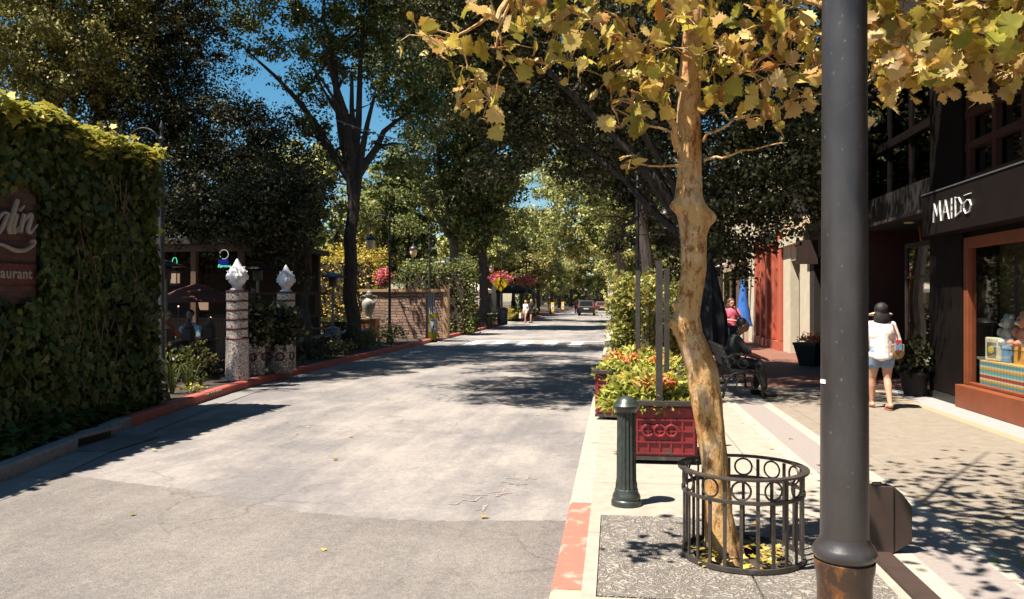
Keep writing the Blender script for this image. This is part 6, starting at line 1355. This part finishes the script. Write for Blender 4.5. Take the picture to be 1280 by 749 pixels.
tree('leafy tree shading the patio between the bar and the mosaic columns', D(385, 21.5), D(385, 21.5, 3.2), loc_blobs([(350, 290, 20.5, .75), (358, 245, 20.5, .9), (340, 255, 20, 1.0), (300, 268, 19.5, .8), (250, 272, 19, .7), (362, 335, 20.5, .4), (215, 268, 19, .6)]), 11000, .075, M['leafdark'], r0=.14, r1=.08, seed=3, group='trees behind the patio', name='evergreen_tree', spray=.18)
# tree with the dark forked trunk
def t1x(mb, base):
    f = Vector((0, 0, 5.2))
    for px, py in ((412, 60), (440, 90), (468, 120), (455, 20)):
        e = P(px, py, 26) - base; mb.tube([f - Vector((0, 0, 1.6 if px == 468 else .2)), f.lerp(e, .35) + Vector((.1, 0, .2)), f.lerp(e, .7), e], [.14, .11, .08, .05], 7)
tree('tall tree with dark forked trunk beside the patio heater', D(439, 26), P(441, 225, 26), loc_blobs([(400, -60, 26, 2.2), (470, 10, 26, 1.7), (300, -60, 26, 2.0), (395, 95, 27, 1.1), (530, 20, 26, 1.6), (500, 90, 26, 1.3), (385, 150, 26.5, .85), (440, 60, 27, 1.2), (425, 190, 27, .8), (520, 130, 27, 1.2), (520, -90, 26, 2.4), (345, 15, 27, .9), (400, 40, 26, 1.1), (505, 190, 27, .9), (340, 60, 27, .5), (300, 55, 27, .6), (290, 20, 27, .9), (320, 90, 27, .35)]) + [(-10.3, 31.8, 5.2, .8, .8, .6), (-8.4, 32, 4.6, .6, .6, .5)], 24000, .105, M['leafmid'], r0=.25, r1=.19, seed=4, extra=t1x)
tree('tree with pale twisted trunk beyond the stone wall', D(566, 48), P(568, 300, 48), loc_blobs([(520, 60, 46, 3.6), (575, 130, 46, 3.2), (560, 30, 46, 4), (620, 180, 46, 2.4), (540, 180, 46, 2.2), (610, 90, 45, 3.2), (530, 250, 47, 1.6), (600, 250, 48, 1.8), (575, -30, 45, 4)]), 26000, .16, M['leafmid'], M['barkpale'], r0=.36, r1=.26, seed=5, spray=.4)
tree('dark trunked tree just left of the diamond sign', D(604, 47), P(604, 330, 47), loc_blobs([(597, 285, 47, 1.6), (620, 240, 47, 1.8), (590, 220, 47, 2.2), (625, 170, 47, 2.4), (605, 120, 47, 3)]), 18000, .2, M['leafmid'], r0=.32, r1=.24, seed=6, dens=.7, spray=.45)
# big tree on the right whose crown hangs over the road
def r1x(mb, base):
    a = P(868, 330, 17) - base; 
    mb.tube([a, P(850, 275, 17) - base, P(822, 225, 17) - base, P(800, 180, 17.2) - base], [.16, .14, .12, .06], 8)
tree('large dark tree on the right spreading over road and benches', D(872, 17), P(868, 300, 17), loc_blobs([(640, 130, 19, 1.35), (700, 95, 18.5, 1.5), (760, 70, 18, 1.6), (690, 180, 19, .9), (620, 60, 19, 1.5), (560, 20, 19, 1.3), (670, 20, 18, 1.7), (900, 170, 17, 1.5), (960, 130, 17, 1.4), (920, 260, 17, 1.1), (860, 210, 18, 1.3), (800, 150, 18, 1.0), (750, 205, 18.5, .75), (960, 220, 16.5, 1.2), (990, 60, 17, 1.6), (890, 60, 17, 1.8), (985, 240, 16, .9), (880, 300, 18, .7), (930, 315, 18, .6), (620, 215, 19, .7), (820, 60, 18, 1.6), (1000, 150, 16, 1.2)]) + [(-.6, 12.2, 7.4, 1.5, 1.5, 1.2), (.8, 12.6, 7.8, 1.5, 1.5, 1.2), (2.2, 13.2, 8, 1.6, 1.6, 1.2), (.2, 14.6, 8.2, 1.7, 1.7, 1.3), (1.9, 15.6, 8.2, 1.7, 1.7, 1.3), (2.6, 17.6, 8, 1.6, 1.6, 1.2), (-1.6, 15.5, 8.4, 1.6, 1.6, 1.2), (-4.6, 13.8, 8.6, 1.4, 1.4, .9), (-3.2, 15, 8.8, 1.4, 1.4, .9), (-5.0, 11.4, 9.6, 1.3, 1.3, 1), (-3.9, 12.3, 9.0, 1.3, 1.3, 1), (-5.6, 13.6, 10, 1.5, 1.5, 1.1), (-4.2, 15.4, 10.2, 1.6, 1.6, 1.1), (-5.8, 17, 10.5, 1.6, 1.6, 1.1), (-3.6, 18.2, 10, 1.6, 1.6, 1.1), (-6.2, 20.5, 11, 1.6, 1.6, 1.2)], 84000, .085, M['leafspeck'], r0=.28, r1=.12, seed=7, spray=.24, extra=r1x, maxl=6)  # blobs above the frame are added to shade bench, pavement and road
tree('leafy tree in front of the dark storefront windows', D(1040, 17.5), P(1040, 280, 17.5), loc_blobs([(1095, 160, 17, .7), (1100, 200, 17, .5), (1060, 120, 17, 1.2), (1045, 230, 17, .7), (1120, 130, 17, .4)]), 7000, .085, M['leafdark'], r0=.12, r1=.08, seed=8, spray=.2)
tree('tree over the right pavement past the flower planters', D(815, 26), P(805, 250, 26), loc_blobs([(790, 230, 27, 1.1), (840, 290, 27, .9), (760, 170, 27, 1.4), (815, 110, 26, 1.8), (745, 110, 27, 1.6), (850, 330, 27, .7), (775, 300, 28, .5)]), 15000, .11, M['leafdark'], r0=.24, r1=.16, seed=9)
tree('olive crowned tree arching over the crossing', D(785, 42), P(770, 280, 42), loc_blobs([(760, 250, 41, 1.5), (740, 200, 41, 1.9), (790, 290, 40, 1.3), (715, 150, 41, 2.3), (800, 230, 41, 1.8), (750, 120, 41, 2.4), (840, 330, 40, 1)]), 17000, .13, M['leafsun'], M['barkpale'], r0=.28, r1=.2, seed=10, dens=.75)
tree('broad olive tree arching over the street beyond the crossing', D(792, 58), P(775, 320, 58), loc_blobs([(745, 285, 60, 2.4), (715, 265, 60, 2.6), (770, 300, 58, 2), (735, 235, 60, 3), (780, 255, 60, 3), (700, 220, 62, 3), (720, 310, 62, 1.1), (690, 300, 64, 1.6)]), 17000, .2, M['leafsun'], M['barkpale'], r0=.3, r1=.2, seed=12, dens=.6, spray=.45)
tree('unseen tree added above the frame behind the ivy wall to shade patio and road', (-14.5, 15, 0), (-14.5, 15, 8), [(-15, 11, 12.5, 2, 2, 1.6), (-13, 13, 13, 2, 2, 1.6), (-12.6, 16, 13.5, 1.9, 1.9, 1.6), (-13, 19, 14, 2, 2, 1.6), (-12.2, 22, 14.5, 2, 2, 1.6), (-10.8, 17, 13, 1.5, 1.5, 1.1), (-10.4, 20, 13.5, 1.6, 1.6, 1.1), (-9.6, 22, 13, 1.5, 1.5, 1.1), (-11, 14.8, 13, 1.2, 1.2, 1), (-9.4, 18.4, 13, 1.3, 1.3, 1), (-8.6, 20.6, 12.8, 1.3, 1.3, 1), (-9, 24, 13, 1.5, 1.5, 1), (-8.6, 26.5, 13, 1.5, 1.5, 1)], 30000, .11, M['leafmid'], r0=.35, r1=.25, seed=13, group='trees behind the patio')  # crown out of view, added to shade the patio, its trees and the road
hedge('hedge', 'tall dark hedge closing the far end of the street', 'hedge', -24, 8, 203, 207, -.3, 7, 6000, .8, M['leafmid'], 46, 'hedges on the left')
# rows of trees up the street
def row_tree(nm, lab, h, seed, lm, bm, nleaf=8000, leaf=.26):
    rg = random.Random(seed); bl = []
    for k in range(11):
        a = rg.uniform(0, 6.28); r = rg.uniform(.5, 2.9); z = rg.uniform(h * .38, h * .9); rr = rg.uniform(1.2, 2.1) * (1.15 - .4 * abs(z / h - .6)); bl.append((math.cos(a) * r, math.sin(a) * r, z, rr, rr, rr * .8))
    return tree(lab, (0, 0, 0), (0, 0, h * .33), bl, nleaf, leaf, lm, bm, r0=.27, r1=.17, seed=seed, spray=.4, name=nm)
TT = [row_tree('street_tree', '', 11, 51, M['leafsun'], M['barkpale']), row_tree('street_tree', '', 13, 52, M['leafmid'], M['bark']), row_tree('street_tree', '', 10, 53, M['leafolive'], M['bark'])]
spots = []
ordn = ['first', 'second', 'third', 'fourth', 'fifth', 'sixth', 'seventh', 'eighth', 'ninth', 'tenth', 'eleventh', 'twelfth', 'thirteenth', 'fourteenth']
for k, y in enumerate((66, 74, 83, 92, 102, 113, 125, 138, 152, 168)): spots.append((-10.4 - .3 * (k % 2), y, k % 3, '%s tree of the far left row beyond the two walkers' % ordn[k]))
for k, y in enumerate((54, 66, 78, 90, 102, 116, 130, 146)): spots.append((2.6 + .5 * (k % 2), y, (k + 1) % 3, '%s tree of the far right row beyond the crossing' % ordn[k]))
for k, (x, y) in enumerate(((-25, 52), (-33, 50), (-36, 38), (-15, 60), (-20, 66), (-15, 84), (-17, 104), (-16, 126), (-20, 54))): spots.append((x, y, (k + 1) % 3, '%s tree of the wooded gardens behind the left pavement' % ordn[k]))
for k, (x, y) in enumerate(((-4, 190), (2, 196), (-10, 186), (8, 190), (-17, 180), (-22, 190))): spots.append((x, y, k % 3, '%s tree closing the end of the street' % ordn[k]))
used = set(); rr = random.Random(77)
for x, y, k, lab in spots:
    sc = rr.uniform(.9, 1.2) * (1.25 if y > 175 else 1)
    if k not in used: used.add(k); o = TT[k]; o.location = (x, y, 0); o['label'] = lab; o.rotation_euler.z = rr.uniform(0, 6); o.scale = (sc,) * 3
    else: dup(TT[k], (x, y, 0), rr.uniform(0, 6), lab, sc)
# ================= PEOPLE =================
def standing(mb, H=1.62, step=.0, w=.9, arms=((.0, 0), (.0, 0)), dress=False):
    pass
def build_person(label, loc, rz, J, skin='skin', hair='hairblack', shirt='whitecloth', bottoms='denim', vox=.011, hairlen=.0, short_leg=True, sleeve=1, group=None, shoes='sandal', shirtlong=0, faceyaw=0, hands=True, s=1.0, pants_to=.45, fine=True):
    """J: joint dict in local metres, figure faces local -Y"""
    t = thing('person', label, 'person', loc, rz, group)
    V3 = lambda k: Vector(J[k])
    mb = MB(); hd = V3('head')
    head(mb, hd, faceyaw, 1.0); mb.tube([V3('neck'), hd - Vector((0, 0, .06))], [.052, .048], 12)
    ch, pe = V3('chest'), V3('pelvis')
    mb.ell(ch, (.155 * s, .095 * s, .17 * s), 18, 12); mb.ell(ch.lerp(pe, .55), (.125 * s, .085 * s, .16 * s), 18, 12); mb.ell(pe, (.155 * s, .105 * s, .12 * s), 18, 12); mb.tube([ch, pe], [.11 * s, .12 * s], 14)
    mb.ell(ch.lerp(V3('neck'), .62), (.15 * s, .06, .05), 14, 8)
    for q in 'lr':
        sh, el, wr = V3(q + 'sh'), V3(q + 'el'), V3(q + 'wr'); limb(mb, [sh, sh.lerp(el, .5), el, el.lerp(wr, .35), wr], [.047, .041, .035, .034, .024]); 
        if hands: hand(mb, wr, wr - el, Vector((0, -1, 0)) if abs((wr - el).normalized().y) < .8 else Vector((1 if q == 'l' else -1, 0, .3)), .35)
        hp, kn, an = V3(q + 'hp'), V3(q + 'kn'), V3(q + 'an'); limb(mb, [hp, hp.lerp(kn, .5), kn, kn.lerp(an, .3), kn.lerp(an, .65), an], [.088 * s, .074 * s, .053, .054, .042, .034])
        f = Vector(J.get(q + 'ft', (0, -1, 0))).normalized(); mb.ell(an + f * .06 - Vector((0, 0, .05)), (.042, .042, .028), 10, 7); limb(mb, [an - Vector((0, 0, .035)) - f * .03, an + f * .10 - Vector((0, 0, .055)), an + f * .16 - Vector((0, 0, .062))], [.036, .034, .024], 10)
    fuse(mb, 'body', M[skin], t, vox)
    # shirt
    mb = MB(); e = 1.18
    mb.ell(ch, (.165 * s * e, .11 * s * e, .17 * s * e), 18, 12); mb.ell(ch.lerp(pe, .55), (.15 * s * e, .105 * s * e, .17 * s), 18, 12); lo = pe - Vector((0, 0, shirtlong)); mb.ell(lo + Vector((0, 0, .05)), (.165 * s * e, .115 * s * e, .10), 18, 12); mb.tube([ch, lo], [.13 * s, .15 * s], 16)
    mb.ell(ch.lerp(V3('neck'), .55), (.15 * s, .075, .06), 14, 8)
    for q in 'lr':
        sh, el, wr = V3(q + 'sh'), V3(q + 'el'), V3(q + 'wr')
        if sleeve > 0: limb(mb, [sh, sh.lerp(el, .5), sh.lerp(el, min(1, sleeve))] + ([el.lerp(wr, min(.9, sleeve - 1))] if sleeve > 1 else []), [.064, .06, .056] + ([.05] if sleeve > 1 else []))
        else: mb.ell(sh, .05, 10, 8)
    fuse(mb, 'shirt', M[shirt], t, vox, 3, disp=.012 if fine else 0)
    # bottoms
    mb = MB(); mb.ell(pe - Vector((0, 0, .01)), (.165 * s * 1.05, .118 * s * 1.06, .13), 18, 12)
    for q in 'lr':
        hp, kn, an = V3(q + 'hp'), V3(q + 'kn'), V3(q + 'an')
        if pants_to <= 1: limb(mb, [hp, hp.lerp(kn, pants_to * .5), hp.lerp(kn, pants_to)], [.104 * s, .1 * s, .096 * s])
        else: limb(mb, [hp, hp.lerp(kn, .5), kn, kn.lerp(an, .5), kn.lerp(an, pants_to - 1)], [.104 * s, .09 * s, .072, .062, .055])
    fuse(mb, 'shorts' if pants_to <= 1 else 'trousers', M[bottoms], t, vox)
    # hair
    mb = MB(); Mz = Matrix.Rotation(faceyaw, 3, 'Z')
    mb.ell(hd + Mz @ Vector((0, .028, .04)), (.088, .092, .09), 18, 12)
    if hairlen: mb.ell(hd + Mz @ Vector((0, .045, -.02 - hairlen * .4)), (.118, .08, .09 + hairlen * .5), 16, 10); mb.ell(hd + Mz @ Vector((0, .03, .05)), (.1, .1, .095), 16, 10)
    fuse(mb, 'hair', M[hair], t, .01, 2, disp=.02); eyes(t, hd, faceyaw)
    for q in 'lr':
        an = V3(q + 'an'); f = Vector(J.get(q + 'ft', (0, -1, 0))).normalized(); mb = MB()
        if shoes == 'sandal':
            Mf = Matrix((Vector((-f.y, f.x, 0)), f, Vector((0, 0, 1)))).transposed(); mb.ell(an + f * .055 - Vector((0, 0, .092)), (.048, .13, .011), 16, 6, Mf); mb.tube([an + f * .09 + Mf @ Vector((-.045, 0, -.085)), an + f * .09 - Vector((0, 0, .02)), an + f * .09 + Mf @ Vector((.045, 0, -.085))], .010, 6); mb.build('sandal', M['sandal'], t, smooth=True)
        else: limb(mb, [an - Vector((0, 0, .05)) - f * .035, an + f * .08 - Vector((0, 0, .06)), an + f * .17 - Vector((0, 0, .07))], [.046, .043, .033], 10); mb.build('shoe', M[shoes], t, smooth=True)
    return t
def stand_joints(H=1.6, step=.10, lean=0, arm=None, sp=.095):
    k = H / 1.65
    J = dict(head=(0, -.01 + lean, 1.545), neck=(0, lean * .8, 1.42), chest=(0, lean * .5, 1.22), pelvis=(0, 0, .92), lsh=(.165, lean * .7, 1.34), rsh=(-.165, lean * .7, 1.34), lel=(.225, .03, 1.08), rel=(-.225, .03, 1.08), lwr=(.235, -.06, .85), rwr=(-.235, -.06, .85),
             lhp=(sp, 0, .87), rhp=(-sp, 0, .87), lkn=(sp + .01, -step * .7, .49), rkn=(-sp - .0, step * .3 - .02, .48), lan=(sp, -step, .10), ran=(-sp, step, .10))
    if arm: J.update(arm)
    return {a: tuple(c * k for c in v) for a, v in J.items()}
# woman in white, seen from behind (faces +Y)
J = stand_joints(1.52, .12, 0, dict(ran=(-.07, .22, .125), rkn=(-.085, .04, .49), lel=(.23, .02, 1.08), lwr=(.16, -.15, 1.02), rel=(-.25, .02, 1.1), rwr=(-.17, -.14, 1.0)))
w = D(1101, 11.75); W = build_person('woman in white loose shirt, denim shorts and straw sun visor walking away past the shops', (w.x, w.y, -.012), R(180), J, vox=.010, hairlen=.17, shirtlong=.10, sleeve=1.35, pants_to=.38, s=1.06)
k = 1.52 / 1.65; hx = Vector(J['head'])
mb = MB(); na = 24; vs = []
for k in range(na + 1):
    a = R(-90 + (-118 + 236 * k / na)); wv_ = math.cos(R(-118 + 236 * k / na) * .72)
    for r_, z_ in ((.10, .012), (.10 + .11 * max(.25, wv_ ** .5 if wv_ > 0 else .25), -.012), (.10 + .11 * max(.25, wv_ ** .5 if wv_ > 0 else .25), -.018), (.10, .004)): vs.append((r_ * math.cos(a), r_ * math.sin(a), z_))
mb.add(vs, [(k * 4 + j, k * 4 + (j + 1) % 4, k * 4 + 4 + (j + 1) % 4, k * 4 + 4 + j) for k in range(na) for j in range(4)] + [(0, 1, 2, 3), (na * 4 + 3, na * 4 + 2, na * 4 + 1, na * 4)])
hat = mb.build('sun_visor', M['straw'], W, smooth=True); hat.location = hx + Vector((0, .0, -.012)); hat.rotation_euler = (R(8), 0, 0)
mb = MB(); mb.ell((0, 0, 0), (.11, .06, .12), 18, 12); mb.cbox((0, 0, .05), (.19, .085, .10)); bag = fuse(mb, 'shoulder_bag', mat('patterned_straw_bag', (.42, .26, .1), .7, (.12, .06, .03), 26), W, .01, 2, loc=(-.20, .07, .86))
mb = MB(); mb.cbox((-.20, .13, .95), (.10, .02, .15), R(15)); mb.build('scarf', mat('turquoise_red_scarf', (.05, .35, .6), .8, (.5, .05, .06), 9, contrast=(.48, .52)), W)
mb = MB(); mb.tube([(-.13, .10, 1.26), (-.19, .11, 1.1), (-.21, .11, .94)], .010, 6); mb.tube([(-.10, -.05, 1.27), (-.18, .0, 1.1), (-.2, .04, .94)], .010, 6); mb.build('bag_strap', M['sandal'], W)
# man seated at the near end of the bench, facing the shops (+X)
sj = dict(head=(0, -.12, 1.17), neck=(0, -.03, 1.03), chest=(0, .02, .82), pelvis=(0, .10, .555), lsh=(.19, 0, .95), rsh=(-.19, 0, .95), lel=(.24, -.16, .72), rel=(-.24, -.18, .72), lwr=(.12, -.40, .64), rwr=(-.12, -.40, .64), lhp=(.10, .05, .54), rhp=(-.10, .05, .54), lkn=(.14, -.40, .53), rkn=(-.14, -.38, .53), lan=(.15, -.34, .10), ran=(-.15, -.44, .10))
bo = bpy.data.objects['park_bench'].location
build_person('man in a dark shirt sitting hunched on the near end of the bench', (bo.x - .07, bo.y + .42, 0), R(90), sj, skin='skindark', shirt='darkcloth', bottoms='darkcloth', sleeve=.9, pants_to=1.85, shoes='rubber', s=1.05)
# woman in pink
J = stand_joints(1.6, .08, 0, dict(lwr=(.05, -.20, 1.34), lel=(.22, -.14, 1.12), rwr=(-.08, -.24, 1.08), rel=(-.24, -.05, 1.08)))
p = D(914, 21.5); build_person('person in bright pink top and dark trousers beyond the bench', (p.x, p.y, 0), R(20), J, hair='hairbrown', shirt='pink', bottoms='navy', sleeve=.6, pants_to=1.9, shoes='rubber', hairlen=.12)
# two walkers crossing
J = stand_joints(1.66, .2, 0); p = D(657, 60); A = build_person('blond walker in white shirt and shorts carrying a beige bag', (p.x, p.y, RZ), R(-30), J, hair='hairblond', shirt='whitecloth', bottoms='canvas', sleeve=.5, pants_to=.4, hairlen=.1, vox=.014, shoes='sandal')
mb = MB(); mb.cbox((-.36, -.05, .55), (.16, .36, .42)); mb.tube([(-.30, -.15, .75), (-.25, -.06, .86), (-.30, .05, .75)], .01, 5); mb.build('beige_bag', M['canvas'], A)
J = stand_joints(1.74, .22, 0); p = D(664, 59.5); B = build_person('taller blond walker in black clothes with a shoulder bag', (p.x, p.y, RZ), R(-30), J, hair='hairblond', shirt='blackcloth', bottoms='blackcloth', sleeve=.3, pants_to=.6, hairlen=.1, vox=.014, shoes='rubber')
mb = MB(); mb.ell((.26, .0, .95), (.08, .16, .16), 14, 9); mb.tube([(.2, .0, 1.1), (.05, -.12, 1.4), (-.14, 0, 1.45)], .012, 5); mb.build('shoulder_bag', M['rubber'], B, smooth=True)
# far walker in red left of the cars
J = stand_joints(1.7, .2, 0); build_person('distant walker in a red top left of the dark grey car', (D(721, 95).x, 94, RZ), 0, J, shirt='orangecloth', bottoms='navy', pants_to=1.9, vox=.02, shoes='rubber', fine=False, hands=False)
# patio guests
sit = dict(sj); sit.update(head=(0, -.03, 1.26), neck=(0, 0, 1.12), chest=(0, .03, .90), lwr=(.14, -.36, .80), rwr=(-.14, -.36, .80))
def chair(lab, loc, rz):
    t = thing('patio_chair', lab, 'chair', loc, rz, 'patio chairs'); mb = MB(); mb.box(-.22, .22, -.22, .22, .405, .44); mb.build('seat', M['wood'], t); mb = MB(); mb.box(-.22, .22, .20, .235, .445, .92); mb.build('backrest', M['wood'], t)
    for a in (-.19, .19):
        for b in (-.19, .19): mb = MB(); mb.box(a - .018, a + .018, b - .018, b + .018, 0, .404); mb.build('leg', M['black'], t)
for lab, px, d, rz, sh, hr, cl in (('man in a pale blue shirt sitting at a patio table', 238, 18.6, 10, 'blueshirt', 'hairblack', 'patio chair under the man in pale blue'), ('guest in orange clothes sitting close to the ivy wall', 209, 17.6, 60, 'orangecloth', 'hairbrown', 'patio chair under the guest in orange')):
    p = D(px, d); chair(cl, (p.x, p.y, -.02), R(rz)); build_person(lab, (p.x, p.y - .0, -.02), R(rz), sit, skin='skindark', shirt=sh, hair=hr, bottoms='navy', sleeve=.9, pants_to=1.85, shoes='rubber', vox=.014)
# red brown closed umbrella over the patio
p = D(246, 20); t = thing('patio_umbrella', 'low red brown patio umbrella behind the seated man', 'umbrella', (p.x, p.y, -.02)); mb = MB(); mb.tube([(0, 0, 0), (0, 0, 2.0)], .025, 6); mb.build('pole', M['wood'], t); mb = MB(); mb.lathe([(1.0, 1.55), (.98, 1.6), (.5, 1.85), (.05, 2.02)], n=10, cap=False); mb.build('canopy', M['rust'], t)
# ================= CAMERA AND LIGHT =================
cam = bpy.data.cameras.new('camera'); co = bpy.data.objects.new('camera', cam); COL.objects.link(co); SC.camera = co
co.location = (0, 0, CAMZ); co.rotation_euler = (R(90), 0, TH); cam.sensor_width = 36; cam.lens = 1000 / 1280 * 36; cam.clip_end = 2000; cam.clip_start = .05
sv = Vector((.37, .28, -1)).normalized()   # direction in which the sunlight travels
sun = bpy.data.lights.new('sun', 'SUN'); so = bpy.data.objects.new('sun', sun); COL.objects.link(so); sun.energy = 5; sun.angle = R(.53); sun.color = (1, .93, .82)
so.rotation_euler = sv.to_track_quat('-Z', 'Y').to_euler(); so.location = (0, 0, 40)
w = bpy.data.worlds.new('World'); SC.world = w; w.use_nodes = True; nt = w.node_tree
sk = nt.nodes.new('ShaderNodeTexSky'); sk.sky_type = 'NISHITA'; sk.sun_disc = False
el = math.asin(-sv.z); az = math.atan2(-sv.x, -sv.y)   # towards the sun, clockwise from +Y
sk.sun_elevation = el; sk.sun_rotation = az; sk.air_density = 1.0; sk.dust_density = .4; sk.ozone_density = 1.0
bg = nt.nodes['Background']; hs = nt.nodes.new('ShaderNodeHueSaturation'); hs.inputs['Saturation'].default_value = 1.4; hs.inputs['Hue'].default_value = .485; nt.links.new(sk.outputs[0], hs.inputs['Color']); nt.links.new(hs.outputs[0], bg.inputs[0]); bg.inputs[1].default_value = .05
SC.view_settings.view_transform = 'Standard'; SC.view_settings.look = 'None'; SC.view_settings.exposure = 1.42; SC.view_settings.gamma = 1
SC.render.engine = 'CYCLES'; cy = SC.cycles; cy.max_bounces = 5; cy.diffuse_bounces = 3; cy.glossy_bounces = 3; cy.transparent_max_bounces = 12; cy.transmission_bounces = 3; cy.use_denoising = True
cy.caustics_reflective = False; cy.caustics_refractive = False
